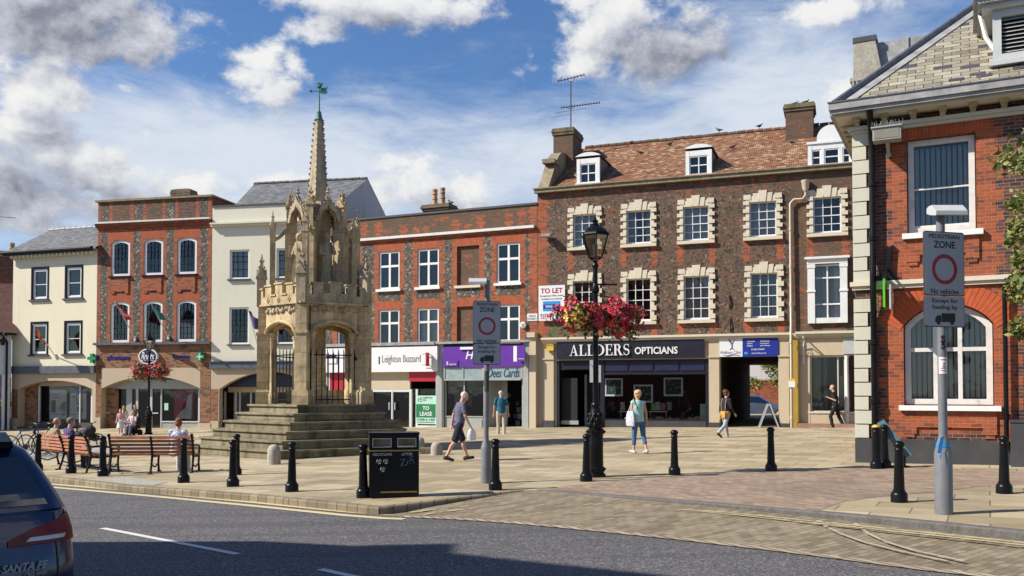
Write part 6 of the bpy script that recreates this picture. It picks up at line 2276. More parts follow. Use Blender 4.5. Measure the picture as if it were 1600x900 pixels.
gu.box(-OL - .13, LR, -OV - .15, -OV - .10, zg1 + .001, zg1 + .03, 1)
gu.build('gutter', [M_LEAD, M_LEADB], hr)
ez = zg1 - .03
hy = 4.4
hx, hz = fr_.at(1540, 0, hy)
ridge_end = (hx, hy, hz)
rf = MB()
A_ = (-OL - .02, -OV + .02, ez)
B_ = (LR, -OV + .02, ez)
C_ = (LR, hy, hz)
D_ = (-OL - .02, 9.2, ez)
rf.quad(A_, B_, C_, ridge_end, 0)
rf.add([D_, A_, ridge_end, (hx, 5.0, hz)], [(0, 1, 2, 3)], 1)
rf.quad((LR, 9.2, ez), D_, (hx, 5.0, hz), (LR, 5.0, hz), 1)
rf.build('roof', [M_LSLATE, M_BSLATE], hr, sharp=0)
e2 = MB()
sl = Vector(C_) - Vector(B_)
sl.normalize()
nrm = Vector((0, -sl.z, sl.y)).normalized()
up = nrm * .012
e2.quad(Vector((-.2, -OV + .02, ez)) + up, Vector(B_) + up, Vector(B_) + sl * .17 + up, Vector((-.2 + .15, -OV + .02, ez)) + sl * .17 + up, 0)
for k in range(9):
 xx = random.uniform(.3, 4.2); t = random.choice([.34, .51, .68, .85, 1.02]); wd = random.choice([.3, .3, .6])
 p = Vector((xx + t * .55, -OV + .02, ez)) + sl * t + up
 e2.quad(p, p + Vector((wd, 0, 0)), p + Vector((wd, 0, 0)) + sl * .165, p + sl * .165, 0)
e2.build('slate_course', M_BSLATE, hr, sharp=0)
hl = MB()
hl.tube([Vector(A_) + Vector((0, 0, .05)), Vector(ridge_end) + Vector((0, 0, .05))], .085, 8)
hd0 = (Vector(ridge_end) - Vector(A_)).normalized()
fl_ = hd0.cross(nrm).normalized()
if fl_.x < 0: fl_ = -fl_
hl.quad(Vector(A_) + up * 2 + hd0 * .1, Vector(A_) + up * 2 + fl_ * .30 + hd0 * .1, Vector(ridge_end) + up * 2 + fl_ * .30, Vector(ridge_end) + up * 2, 1)
hl.build('hip', [M_LEADB, M_LEAD], hr)
ridge_tiles(hr, (hx, 4.7, hz + .04), (LR, 4.7, hz + .04), M_LEADB, .12, step=.9)
yd = .35
dx0, dx1 = fr_.x(1560, yd), fr_.x(1690, yd)
dz0, dz1 = fr_.z(1580, 96, yd), fr_.z(1580, 14, yd)
d = MB()
slope_r = (hz - ez) / (hy + OV)
yback = (dz1 - ez) / slope_r - OV
d.add([(dx0 + .05, yd, dz0 - .3), (dx0 + .05, yd, dz1), (dx0 + .05, yback, dz1)], [(0, 1, 2)], 1)
d.add([(dx1 - .05, yd, dz0 - .3), (dx1 - .05, yd, dz1), (dx1 - .05, yback, dz1)], [(2, 1, 0)], 1)
d.box(dx0 - .30, dx1 + .3, yd - .35, yback + .2, dz1 + .10, dz1 + .22, 2)
d.box(dx0 - .22, dx1 + .22, yd - .25, yback + .1, dz1, dz1 + .098, 0)
d.box(dx0 - .38, dx1 + .38, yd - .42, yback + .2, dz1 + .222, dz1 + .30, 2)
xx = dx0 - .36
while xx < dx1 + .36:
 d.box(xx, xx + .035, yd - .44, yd - .42, dz1 + .23, dz1 + .28, 0)
 xx += .07
frame_bars(d, dx0 - .02, dx1 + .02, dz0, dz1 - .002, yd - .10, .16, .2, 0)
d.box(dx0 - .10, dx1 + .1, yd - .22, yd + .1, dz0 - .10, dz0 - .002, 0)
o = d.build('dormer', [M_LGREY, M_LEAD, M_LEAD], hr)
lv = MB()
z = dz0 + .20
while z < dz1 - .2:
 lv.quad((dx0 + .14, yd - .05, z), (dx1 - .14, yd - .05, z), (dx1 - .14, yd + .05, z + .065), (dx0 + .14, yd + .05, z + .065))
 z += .085
lv.box(dx0 + .13, dx1 - .13, yd + .08, yd + .1, dz0 + .15, dz1 - .15, 1)
lv.build('louvre', [M_LGREY, M_DARK], o, sharp=0)
bk = MB()
bk.tube([(dx0 - .25, yd + .3, dz1 + .1), (dx0 - .15, yd + .1, dz1 - .5), (dx0 + .02, yd - .02, dz1 - .85)], .05, 6)
bk.build('bracket', M_LGREY, o)
sx0, sx1 = fr_.x(1343, 5.2), fr_.x(1470, 5.2)
sz0, sz1 = fr_.z(1390, 145, 5.2), fr_.z(1390, 74, 5.2)
d = MB()
d.box(sx0 + .35, sx1 + .6, 4.7, 5.8, sz0 - 1.2, sz1, 1)
d.box(sx0 + .02, sx0 + .62, 4.60, 5.9, sz0 - .9, sz0 + .02, 0)
d.box(sx0 - .06, sx0 + .70, 4.50, 6.0, sz0 + .02, sz0 + .22, 0)
d.box(sx0 - .10, sx0 + .76, 4.45, 6.05, sz0 + .222, sz0 + .32, 0)
d.prism([(sx0 - .02, sz0 + .322), (sx0 + .72, sz0 + .322), (sx0 + .55, sz1 + .02), (sx0 + .0, sz1 + .02)], 4.5, 6.0, 0)
d.box(sx0 - .02, sx0 + .58, 4.48, 6.0, sz1 + .021, sz1 + .16, 2)
xx = sx0 - .04
while xx < sx0 + .7:
 d.box(xx, xx + .05, 4.42, 4.5, sz0 + .10, sz0 + .20, 0)
 xx += .1
d.box(sx0 + 1.25, sx0 + 1.36, 4.66, 4.72, sz0 - .3, sz1 + .05, 1)
d.build('side_dormer', [M_GRANITE, M_LEAD, M_DGREY], hr)
dp = MB()
xx = fr_.x(1366, -.1)
dp.tube([(xx, -OV - .02, zg0), (xx, -OV + .1, zg0 - .25), (xx, -.16, zfr0 - .15), (xx, -.13, zfr0 - .4), (xx, -.13, zst1 + .5), (xx, -.20, zst1 + .2), (xx, -.20, zst0 - .2), (xx, -.13, zst0 - .6), (xx, -.13, zpl_ - .1), (xx, -.13, .05)], .068, 10)
x2 = fr_.x(1571, -.1)
dp.tube([(x2, -.13, zst0 - .05), (x2, -.13, .4)], .045, 8)
for z in (zfr0 - 1.2, zfr0 - 2.4, zst0 - 1.2, zst0 - 2.5):
 dp.lathe([(.068, z - .06), (.09, z - .05), (.09, z + .05), (.068, z + .06)], 10, cx=xx, cy=-.13)
dp.build('drainpipe', M_BLACK, hr)
pl = on_front('floodlight', 'grey box floodlight under the eaves of the corner building', 'floodlight', fr_, fr_.x(1390, -.4), -.02, fr_.z(1390, 240, -.1))
q = MB(); q.tube([(0, 0, 0), (0, -.12, .02), (0, -.32, .22)], .04, 8); q.ball((0, -.06, -.02), .06); q.build('bracket', M_GGREY, pl)
q = MB()
q.box(-.28, .28, -.56, -.20, .20, .46, 0)
q.box(-.25, .25, -.57, -.561, .23, .43, 1)
q.box(-.31, .31, -.60, -.18, .462, .49, 0)
q.build('housing', [M_GGREY, plain('dusty_lens', (.22, .20, .15), .4)], pl)
q = MB()
for k in range(26):
 xk = -.3 + .6 * (k % 13) / 12
 q.tube([(xk, -.2 - .3 * (k // 13), .49), (xk + random.uniform(-.04, .04), -.2 - .3 * (k // 13) + random.uniform(-.05, .05), .62)], .004, 3)
q.build('bird_spikes', M_GGREY, pl)
hs = on_front('hanging_sign', 'lime green hanging sign seen edge-on below a black spiked bracket', 'sign', fr_, fr_.x(1384, -.5), 0, fr_.z(1384, 438, -.3))
q = MB()
q.bar((0, 0, .05), (0, -.75, .05), .07, .07); q.bar((0, 0, .35), (0, -.6, .08), .04, .04)
q.bar((-.28, -.08, .08), (.22, -.08, .08), .10, .10)
q.bar((.02, -.05, .10), (.07, -.05, .75), .10, .10); q.bar((.02, -.05, .70), (.16, -.05, .77), .06, .06)
for k in range(22):
 xk = -.28 + .5 * (k % 11) / 10
 yk = -.06 - .5 * (k // 11)
 q.tube([(xk * (1 if k < 11 else .2), yk, .12), (xk * (1 if k < 11 else .2) + random.uniform(-.03, .03), yk, .27)], .006, 3)
q.build('bracket', M_IRON, hs)
q = MB(); q.box(-.022, .022, -.78, -.12, -.62, -.02); q.build('panel', M_LIME, hs)
q = MB(); q.box(.10, .13, -.74, -.2, -.66, -.14); q.build('glass', M_LGREY, hs)
cbx = on_front('utility_cabinet', 'dark grey utility cabinet against the brick wall at the right edge', 'cabinet', fr_, fr_.x(1577, -.25), -.10, 0)
q = MB(); q.box(0, 1.3, -.35, 0, -.3, fr_.z(1590, 660, -.3)); q.box(-.02, 1.32, -.37, 0, fr_.z(1590, 660, -.3) + .002, fr_.z(1590, 660, -.3) + .05); q.box(.64, .66, -.353, -.351, .0, .9, 1)
q.build('casing', [M_DGREY, M_BLACK], cbx)
# ================================================================ courtyard behind the carriage passage
def cyard(x, y, z=0):
 return fm.world(x, y, z)
wl_ = thing('brick_wall', 'old red brick wall closing the courtyard behind the passage', 'wall', cyard(xp0 - 1, DM + 10.5, 0), fm.rz)
q = MB(); q.box(0, 9, 0, .3, -.6, 2.35); q.build('wall', M_RED, wl_)
q = MB(); q.box(-.04, 9.04, -.05, .35, 2.352, 2.45); q.build('coping', M_COPING, wl_)
bh = thing('back_building', 'grey building behind the courtyard wall seen through the passage', 'building', cyard(xp0 - 3, DM + 16, 0), fm.rz)
q = MB(); q.box(0, 16, 0, 5, -.5, 6.5); q.build('wall', M_LILAC, bh)
q = MB(); q.prism([(0, 6.5), (16, 6.5), (16, 9), (0, 9)], 0, 5); q.build('roof', M_BSLATE, bh)
def leaf_cloud(mb, centres, per, size, mats=1, flat=0.5, seed=1):
 rnd = random.Random(seed)
 for (c, r) in centres:
  for k in range(per):
   d = Vector((rnd.gauss(0, 1), rnd.gauss(0, 1), rnd.gauss(0, .8)))
   d.normalize()
   p = Vector(c) + Vector((d.x * r[0], d.y * r[1], d.z * r[2])) * (rnd.random() ** .45)
   s = size * rnd.uniform(.6, 1.4)
   a = Vector((rnd.gauss(0, 1), rnd.gauss(0, 1), rnd.gauss(0, .6))).normalized()
   b = a.cross(Vector((rnd.gauss(0, 1), rnd.gauss(0, 1), rnd.gauss(0, 1)))).normalized()
   mb.add([p - a * s, p + b * s * flat, p + a * s, p - b * s * flat], [(0, 1, 2, 3)], rnd.randrange(mats))
 return mb
tr = thing('garden_tree', 'yellow-green tree leaning over the courtyard wall behind the passage', 'tree', cyard(fm.x(1224, DM + 9.3), DM + 9.3, 0), 0)
q = MB(); q.tube([(0, 0, -.3), (.1, .1, 1.6), (-.1, 0, 3.2), (.1, .1, 4.6)], [.12, .10, .07, .03], 8)
for k in range(7):
 a = k * 2.4
 q.tube([(-.05, 0, 2.0 + k * .3), (cos(a) * 1.0, sin(a) * 1.0, 3.0 + k * .3)], [.05, .015], 6)
q.build('trunk', M_BARK, tr)
q = leaf_cloud(MB(), [((random.uniform(-2.0, 1.3), random.uniform(-1.3, 1.3), random.uniform(2.1, 5.2)), (.6, .55, .5)) for k in range(34)], 130, .11, 2, seed=3)
q.build('crown', [M_LEAFY, M_LEAFT], tr, sharp=0)
nb = thing('neighbour_house', 'brick gabled house across the street, outside the picture, shading the road', 'house', (-26.0, 9.5, -2.3), 0)
q = MB()
prof = [(-13.0, 0), (1.1, 0), (1.0, 6.8), (.04, 9.76), (-1.07, 11.4), (-3.33, 13.65), (-6.5, 16.8), (-13.0, 11.0)]
vs = [(0, p[0], p[1]) for p in prof] + [(13.6, p[0], p[1]) for p in prof]
q.add(vs, [tuple(reversed(range(8))), tuple(range(8, 16))] + [(i, (i + 1) % 8, (i + 1) % 8 + 8, i + 8) for i in range(8)])
q.build('wall', M_RED, nb, sharp=0)
q = MB(); q.box(10.5, 11.5, -2.3, -1.3, 11, 13.6); q.build('chimney', M_OLDB, nb)
ax_, ay_ = fm.x(893, 3.4), 3.4
za_, zt_a = zch, fm.z(893, 125, 3.4)
ae = on_front('aerial', 'tall mast with two television aerials above the chimney of the long tiled house', 'aerial', fm, ax_, ay_ - .05, za_ - .6)
H_ = zt_a - za_ + .6
q = MB(); q.tube([(0, 0, 0), (0, 0, H_ * .98)], .032, 8); q.tube([(-.02, -.4, .0), (0, 0, .5)], .02, 6); q.build('mast', M_DGREY, ae)
s = 1 / 33.0
def yagi(name, z, x0, x1, tilt, els, hgt, back=None):
 q = MB()
 q.tube([(x0, 0, z), (x1, 0, z + tilt)], .022, 6)
 for k in range(els):
  t = k / (els - 1)
  x, zz = x0 + (x1 - x0) * t, z + tilt * t
  q.tube([(x, -hgt, zz), (x, hgt, zz)], .009, 4)
  q.tube([(x, 0, zz - .06), (x, 0, zz + .08)], .012, 4)
 if back:
  q.tube([(x0, 0, z), (x0 + .16, .2, z + .30)], .012, 4)
  q.tube([(x0, 0, z), (x0 + .2, -.2, z - .27)], .012, 4)
 q.tube([(-.18, 0, z + tilt * .45), (-.1, 0, z - .10), (.1, 0, z - .10), (.2, 0, z + tilt * .6)], .014, 5)
 q.build(name, M_DGREY, ae)
yagi('antenna', H_ - .0, -.62, .66, .16, 9, .14, True)
zz = fm.z(893, 167, 3.4) - za_ + .6
yagi('antenna', zz, -.48, 1.40, .03, 15, .10)
q = MB(); q.tube([(-.80, 0, zz - .22), (.8, 0, zz - .16)], .008, 4); q.tube([(-.95, 0, zz - .42), (0, 0, zz - .36)], .008, 4); q.build('antenna', M_DGREY, ae)
def pigeon(name_lab, loc, rz, grp='pigeons on the roofs and on the cross', sc=1.0):
 o = thing('pigeon', name_lab, 'bird', loc, rz, grp)
 q = MB()
 M = Matrix.Scale(sc, 4)
 rings = []
 for (x, z, ry, rz_) in [(-.20, .115, .012, .006), (-.13, .12, .03, .018), (-.07, .125, .05, .04), (0, .135, .062, .058), (.06, .15, .058, .056), (.10, .18, .04, .042), (.125, .215, .026, .027), (.14, .24, .026, .026), (.16, .25, .02, .02), (.175, .247, .008, .008), (.195, .24, .003, .003)]:
  rings.append([M @ Vector((x, ry * cos(2 * pi * j / 10), z + rz_ * sin(2 * pi * j / 10))) for j in range(10)])
 q.rings(rings)
 for s in (-1, 1):
  q.tube([M @ Vector((0.0, s * .025, .09)), M @ Vector((.005, s * .028, 0))], .006 * sc, 5)
  q.tube([M @ Vector((-.02, s * .028, .004)), M @ Vector((.035, s * .03, .004))], .005 * sc, 4)
 q.build('body', plain('pigeon_grey', (.035, .036, .042), .6, var=.4, scale=20), o)
 return o
rid = lambda px: fm.world(fm.x(px, yr), yr, zr + .12)
roofp = lambda px, y: fm.world(fm.x(px, y), y, zc_top - .03 + (zr - zc_top) * (y - .1) / (yr - .1))
pigeon('dark pigeon on the tiled ridge, left of the pair', rid(1126), 2.6, sc=1.05)
pigeon('dark pigeon on the tiled ridge nearest the mossy chimney', rid(1189), .3, sc=1.05)
pigeon('pigeon on the left edge of the mossy right-hand chimney cap', fm.world(xch2 - .2, ych2, zch2 + .05), .2, sc=1.0)
pigeon('pigeon on the top of the mossy right-hand chimney cap', fm.world(xch2 + .25, ych2, zch2 + .05), .4, sc=1.1)
pigeon('pigeon on the tiles between the first two dormers', roofp(1002, 3.4), 3.0, sc=1.0)
pigeon('pigeon high on the tiles left of the middle dormer', roofp(1048, 4.2), .2, sc=1.0)
pigeon('pigeon on the tiles right of the middle dormer', roofp(1147, 3.0), .1, sc=1.0)
pigeon('pigeon on the tiles below the mossy chimney', roofp(1240, 2.9), 2.9, sc=1.0)
pigeon('pigeon beside the two clay chimney pots', fd.world(fd.x(704, 6), 6, fd.z(704, 323, 6) + .02), 2.2, sc=1.5)
# ================================================================ the market cross
XC = Vector((-5.99, 27.6, ground(-5.99)))
cr = thing('market_cross', 'weathered five-sided stone market cross with spire and statues on its steps', 'monument', XC, 0)
PH = [RD(-3.5 + 72 * k) for k in range(5)]
zc_ = lambda y: at_depth(497, y, 27.6).z - XC.z
pv_ = lambda R, a: Vector((R * sin(a), -R * cos(a), 0))
ZP = zc_(632) + .02
def pent(R, rot=0.0):
 return [pv_(R, a + rot)[:2] for a in PH]
NS = 6
for i in range(NS):
 f = i / (NS - 1)
 R_ = 3.78 + (2.06 - 3.78) * f
 z0, z1 = ZP * i / NS, ZP * (i + 1) / NS
 mb = MB()
 mb.slab(pent(R_ - .05), z0 - (.5 if i == 0 else .02), z1 - .075)
 mb.slab(pent(R_ - .02), z1 - .074, z1 - .055)
 mb.slab(pent(R_ + .02), z1 - .054, z1)
 mb.build('step', M_STEP, cr)
def pinnacle(mb, M, w, z0, z1, z2, n=4, crk=3):
 """square shaft with gablets, then a crocketed spirelet"""
 h = w / 2
 mb.box(-h, h, -h, h, z0, z1, 0, M)
 mb.box(-h * 1.25, h * 1.25, -h * 1.25, h * 1.25, z1 - .05, z1, 0, M)
 for s in ((1, 0), (-1, 0), (0, 1), (0, -1)):
  c = Vector((s[0] * h, s[1] * h, 0))
  t = Vector((-s[1], s[0], 0)) * h
  o = Vector((s[0], s[1], 0)) * .015
  mb.add([M @ (c + t + o + Vector((0, 0, z1))), M @ (c - t + o + Vector((0, 0, z1))), M @ (c + o + Vector((0, 0, z1 + w * .9))), M @ Vector((0, 0, z1 + w * .8))], [(0, 1, 2), (1, 3, 2), (3, 0, 2)])
 pts = [(h * .85, z1), (h * .16, z2 - .07)]
 mb.rings([[M @ Vector((r * cos(pi / 4 + pi / 2 * j) * 1.3, r * sin(pi / 4 + pi / 2 * j) * 1.3, z)) for j in range(4)] for r, z in pts], True, True, 0, False)
 for k in range(crk):
  t = (k + .55) / crk
  z = z1 + (z2 - .07 - z1) * t
  r = (h * .85 + (h * .16 - h * .85) * t) * 1.3
  for j in range(4):
   a = pi / 4 + pi / 2 * j
   mb.ball((0, 0, 0), w * .13, w * .13, w * .17, 6, 4, 0, M @ Matrix.Translation((cos(a) * (r + w * .08), sin(a) * (r + w * .08), z)))
 mb.ball((0, 0, 0), w * .16, w * .16, w * .12, 6, 4, 0, M @ Matrix.Translation((0, 0, z2 - .05)))
 mb.ball((0, 0, 0), w * .09, w * .09, w * .22, 6, 4, 0, M @ Matrix.Translation((0, 0, z2)))
def radial(a, R):
 """local frame at a vertex: x tangential, -y outwards"""
 return Matrix.Translation(pv_(R, a)) @ Matrix.Rotation(a, 4, 'Z')
z_spr, z_apx, z_cor, z_par = zc_(525), zc_(508), zc_(482), zc_(447)
RP = 1.60
for a in PH:
 M = radial(a, RP)
 mb = MB()
 mb.box(-.24, .24, -.23, .42, ZP, ZP + .36, 0, M)
 mb.prism([(-.24, ZP + .361), (.24, ZP + .361), (.21, ZP + .43), (-.21, ZP + .43)], -.22, .41, 0, M)
 mb.box(-.175, .175, -.20, .38, ZP + .43, z_spr, 0, M)
 mb.box(-.20, .20, -.23, .40, z_spr - .02, z_spr + .07, 0, M)
 mb.box(-.165, .165, -.17, .37, z_spr + .071, z_cor - .02, 0, M)
 for s in (-1, 1):                     
  mb.lathe([(.10, ZP), (.10, ZP + .3), (.065, ZP + .36), (.062, z_spr - .12), (.09, z_spr - .06), (.11, z_spr), (.11, z_spr + .05)], 10, 0, True, M @ Matrix.Translation((s * .225, .24, 0)))
 mb.build('pier', M_CROSS, cr)
 mb = MB()
 pinnacle(mb, radial(a, RP + .08), .27, z_cor + .02, zc_(436), zc_(403), crk=3)
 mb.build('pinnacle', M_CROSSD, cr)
for k in range(5):
 a0, a1 = PH[k], PH[(k + 1) % 5]
 p0, p1 = pv_(RP, a0), pv_(RP, a1)
 mid = (p0 + p1) / 2
 d = (p1 - p0)
 L = d.length
 ang = atan2(d.y, d.x)
 M = Matrix.Translation(mid) @ Matrix.Rotation(ang, 4, 'Z')   
 hw_ = L / 2 - .225
 arch = []
 n = 14
 for i in range(n + 1):
  t = -1 + 2 * i / n
  arch.append((t * hw_, z_spr + (z_apx - z_spr) * (.72 * sqrt(max(0, 1 - abs(t) ** 2.6)) + .28 * (1 - abs(t)))))
 mb = MB()
 for (q0, q1) in zip(arch, arch[1:]):
  mb.prism([q0, q1, (q1[0], z_cor - .02), (q0[0], z_cor - .02)], -.08, .26, 0, M)
 for ins, (ya, yb) in ((1.0, (-.15, -.081)), (.93, (.0, .2))):   
  pts = [Vector((q[0] * ins, (ya + yb) / 2, q[1] - (.03 if ins < 1 else -.03))) for q in arch]
  mb.tube([M @ p for p in pts], .05, 6)
 mb.build('arch', M_CROSS, cr)
 mb = MB()                              
 rnd = random.Random(k)
 for i in range(9):
  x = -hw_ + 2 * hw_ * (i + .5) / 9
  for j in range(3):
   mb.ball((0, 0, 0), rnd.uniform(.05, .09), .05, rnd.uniform(.05, .09), 7, 5, 0, M @ Matrix.Translation((x + rnd.uniform(-.06, .06), -.10, z_cor - .13 + rnd.uniform(-.07, .06))))
 mb.build('frieze', M_CROSSD, cr)
 mb = MB()                              
 Lp = L / 2 - .06
 pz = z_cor + .06
 mb.box(-Lp, Lp, -.16, .02, pz, pz + .22, 0, M)
 for (c, w, h) in ((-.52, .30, .30), (.52, .30, .30), (0, .34, .34), (-Lp + .05, .10, .22), (Lp - .05, .10, .22)):
  mb.box(c - w / 2, c + w / 2, -.158, .018, pz + .221, pz + .22 + h, 0, M)
  mb.box(c - w / 2 - .03, c + w / 2 + .03, -.19, .04, pz + .221 + h, pz + .27 + h, 0, M)
 for c in (-.27, .27):
  mb.box(c - .13, c + .13, -.19, .04, pz + .221, pz + .27, 0, M)
 for c in (-.52, 0, .52):
  for (x, z) in ((0, .12), (.05, .07), (-.05, .07), (0, .02)):
   mb.ball((0, 0, 0), .035, .03, .035, 6, 4, 0, M @ Matrix.Translation((c + x, -.165, pz + .02 + z)))
 mb.build('parapet', M_CROSSD if k in (0, 3) else M_CROSS, cr)
 mb = MB()                              
 nb_ = 9
 for i in range(nb_):
  x = -hw_ + .04 + (2 * hw_ - .08) * i / (nb_ - 1)
  mb.tube([M @ Vector((x, .02, ZP + .03)), M @ Vector((x, .02, zc_(551)))], .014, 6)
  mb.rings([[M @ Vector((x + .02 * cos(b), .02 + .02 * sin(b), zc_(551))) for b in (0, 2.1, 4.2)], [M @ Vector((x + .001 * cos(b), .02 + .001 * sin(b), zc_(547))) for b in (0, 2.1, 4.2)]])
 for z in (zc_(557), ZP + .14):
  mb.bar(M @ Vector((-hw_, .02, z)), M @ Vector((hw_, .02, z)), .02, .035)
 mb.ball((0, 0, 0), .05, .05, .05, 8, 6, 0, M @ Matrix.Translation((hw_ - .02, -.02, zc_(562))))
 mb.build('railing', M_IRON, cr)
mb = MB()
for (R_, za, zb) in ((1.74, z_cor - .05, z_cor - .001), (1.84, z_cor, z_cor + .055), (1.3, z_cor - .2, z_cor - .052)):
 mb.slab(pent(R_), za, zb)
mb.build('cornice', M_CROSS, cr)
mb = MB()
mb.lathe([(.34, ZP), (.34, ZP + .5), (.26, ZP + .6), (.24, z_cor - .6), (.55, z_cor - .22)], 8, smooth=False)
mb.slab(pent(.95), ZP + .001, ZP + .42)
mb.build('shaft', M_CROSS, cr)
zt0, zi1, zi2 = z_cor + .056, zc_(329), zc_(305)
mb = MB()
mb.slab(pent(1.45), zt0, zt0 + .22)
mb.slab(pent(1.0), zt0 + .22, zt0 + .52)
mb.slab(pent(.42), zt0 + .52, zi1 - .1)
mb.slab(pent(.92), zi1 - .06, zi1 + .04)
mb.rings([[Vector((p[0], p[1], zi1 + .041)) for p in pent(.86)], [Vector((p[0], p[1], zi1 + .22)) for p in pent(.42)]], smooth=False)
mb.build('core', M_CROSS, cr)
for a in PH:
 mb = MB()
 M = radial(a, .84)
 mb.box(-.14, .14, -.16, .22, zt0 + .2, zc_(366), 0, M)
 mb.box(-.17, .17, -.19, .22, zc_(367), zc_(365) + .03, 0, M)
 mb.box(-.105, .105, -.12, .2, zc_(365) + .031, zi1, 0, M)
 pinnacle(mb, M, .24, zi1, zi1 + .05, zi2 + .06, crk=3)
 mb.build('buttress', M_CROSS, cr)
 mb = MB()
 M2 = radial(a, 1.36)
 pinnacle(mb, M2, .165, zt0 + .1, zc_(357), zc_(334), crk=2)
 mb.box(-.1, .1, -.1, .1, zc_(374), zc_(372), 0, M2)
 pts = [radial(a, 1.36 - .40 * t) @ Vector((0, 0, zc_(378) + .34 * t ** 1.8)) for t in [i / 6 for i in range(7)]]
 mb.tube(pts, .055, 6)
 mb.build('flying_buttress', M_CROSS, cr)
rnd = random.Random(5)
for k in range(5):
 am = (PH[k] + (PH[(k + 1) % 5] if k < 4 else PH[0] + 2 * pi)) / 2
 M = Matrix.Translation(pv_(.70, am)) @ Matrix.Rotation(am, 4, 'Z')
 # ogee canopy over the niche
 mb = MB()
 zs = zc_(352)
 ztip = zc_(313)
 n = 9
 L_, R_ = [], []
 for i in range(n + 1):
  t = i / n
  w = .40 * (1 - t) ** .55 if t < .55 else .40 * (.45 ** .55) * ((1 - t) / .45) ** 1.7
  z = zs + (ztip - zs) * t
  L_.append((-w, z)); R_.append((w, z))
 ins = [(x * .80, zs + (z - zs) * .68 - .02) for x, z in R_]
 for i in range(n):
  for s in (1, -1):
   q = [(R_[i][0] * s, R_[i][1]), (R_[i + 1][0] * s, R_[i + 1][1]), (ins[i + 1][0] * s, ins[i + 1][1]), (ins[i][0] * s, ins[i][1])]
   if s > 0:
    q.reverse()
   mb.prism(q, -.16, .02, 0, M)
 for i in range(1, n):
  for s in (-1, 1):
   mb.ball((0, 0, 0), .045, .05, .05, 6, 4, 0, M @ Matrix.Translation((R_[i][0] * s * 1.05 + .02 * s, -.09, R_[i][1] + .03)))
 for i in range(2, 7):                     
  for s in (-1, 1):
   mb.ball((0, 0, 0), .035, .03, .045, 6, 4, 0, M @ Matrix.Translation((ins[i][0] * s * .92, -.08, ins[i][1] - .04)))
 mb.lathe([(.02, ztip - .05), (.05, ztip), (.025, ztip + .05), (.075, ztip + .10), (.03, ztip + .15), (.045, ztip + .2), (.005, ztip + .27)], 8, 0, True, M @ Matrix.Translation((0, -.08, 0)))
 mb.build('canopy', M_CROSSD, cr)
 # robed statue
 zb_ = zt0 + .52
 S = M @ Matrix.Translation((0, -.02, zb_))
 mb = MB()
 rg = []
 for (z, rx, ry, dy) in [(.0, .20, .15, 0), (.06, .19, .15, 0), (.35, .165, .13, -.01), (.6, .16, .125, -.01), (.85, .15, .12, 0), (1.0, .165, .12, 0), (1.18, .185, .115, 0), (1.29, .15, .10, 0), (1.335, .07, .07, 0)]:
  rg.append([S @ Vector((rx * cos(2 * pi * j / 16) * (1 + .10 * sin(j * 4.1 + z * 3)), ry * sin(2 * pi * j / 16) * (1 + .12 * cos(j * 5.3 + z * 4)) + dy, z * 1.06)) for j in range(16)])
 mb.rings(rg)
 mb.ball((0, 0, 0), .085, .10, .125, 10, 8, 0, S @ Matrix.Translation((0, -.02, 1.53)))
 mb.ball((0, 0, 0), .105, .11, .10, 10, 8, 0, S @ Matrix.Translation((0, .01, 1.58)))
 mb.tube([S @ Vector(p) for p in ((-.17, 0, 1.27), (-.22, -.06, 1.02), (-.07, -.17, .98 + .1 * (k % 2)))], [.065, .06, .045], 8)
 mb.tube([S @ Vector(p) for p in ((.17, 0, 1.27), (.23, -.04, 1.05), (.14, -.18, 1.15))], [.065, .06, .045], 8)
 mb.tube([S @ Vector(p) for p in ((.15, -.20, .3), (.15, -.20, 1.45))], .018, 6)
 for j in range(5):                        
  x = -.13 + .065 * j
  mb.tube([S @ Vector(p) for p in ((x * 1.3, -.13, .05), (x, -.125, .5), (x * .6 + .02, -.12, .9))], [.02, .016, .008], 6)
 mb.slab([(S @ Vector((.22 * cos(b), .2 * sin(b), 0)))[:2] for b in [2 * pi * j / 8 for j in range(8)]], zb_ - .08, zb_)
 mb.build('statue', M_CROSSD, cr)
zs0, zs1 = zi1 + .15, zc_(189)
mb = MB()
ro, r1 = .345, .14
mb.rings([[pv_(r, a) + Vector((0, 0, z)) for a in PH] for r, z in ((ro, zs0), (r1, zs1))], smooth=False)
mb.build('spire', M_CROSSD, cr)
mb = MB()
nc = 15
for i in range(nc):
 t = (i + .5) / nc
 r = ro + (r1 - ro) * t
 for a in PH:
  mb.ball((0, 0, 0), .030, .030, .040, 6, 4, 0, Matrix.Translation(pv_(r + .015, a) + Vector((0, 0, zs0 + (zs1 - zs0) * t))))
mb.build('crockets', M_CROSSD, cr)
mb = MB()
mb.lathe([(.155, zs1), (.16, zs1 + .03), (.115, zs1 + .05), (.07, zc_(177)), (.075, zc_(176)), (.028, zc_(173)), (.024, zc_(150))], 8, smooth=False)
mb.tube([(0, 0, zc_(151)), (0, 0, zc_(128))], .018, 6)
zv = zc_(139)
mb.bar((-.26, 0, zv - .07), (.1, 0, zv - .07), .02, .025)
mb.prism([(-.32, zv - .07), (-.22, zv - .13), (-.22, zv - .01)], -.01, .01)
mb.prism([(.02, zv - .13), (.20, zv - .16), (.27, zv - .09), (.22, zv - .03), (.27, zv + .05), (.05, zv + .02)], -.012, .012)
mb.ball((0, 0, zv + .08), .085, .05, .07, 8, 6)
mb.ball((-.05, 0, zv + .15), .04, .03, .06, 8, 6)
mb.prism([(-.03, zv + .12), (.08, zv + .1), (.12, zv + .19), (.03, zv + .17)], -.02, .02)
mb.build('weathervane', M_COPPER, cr)
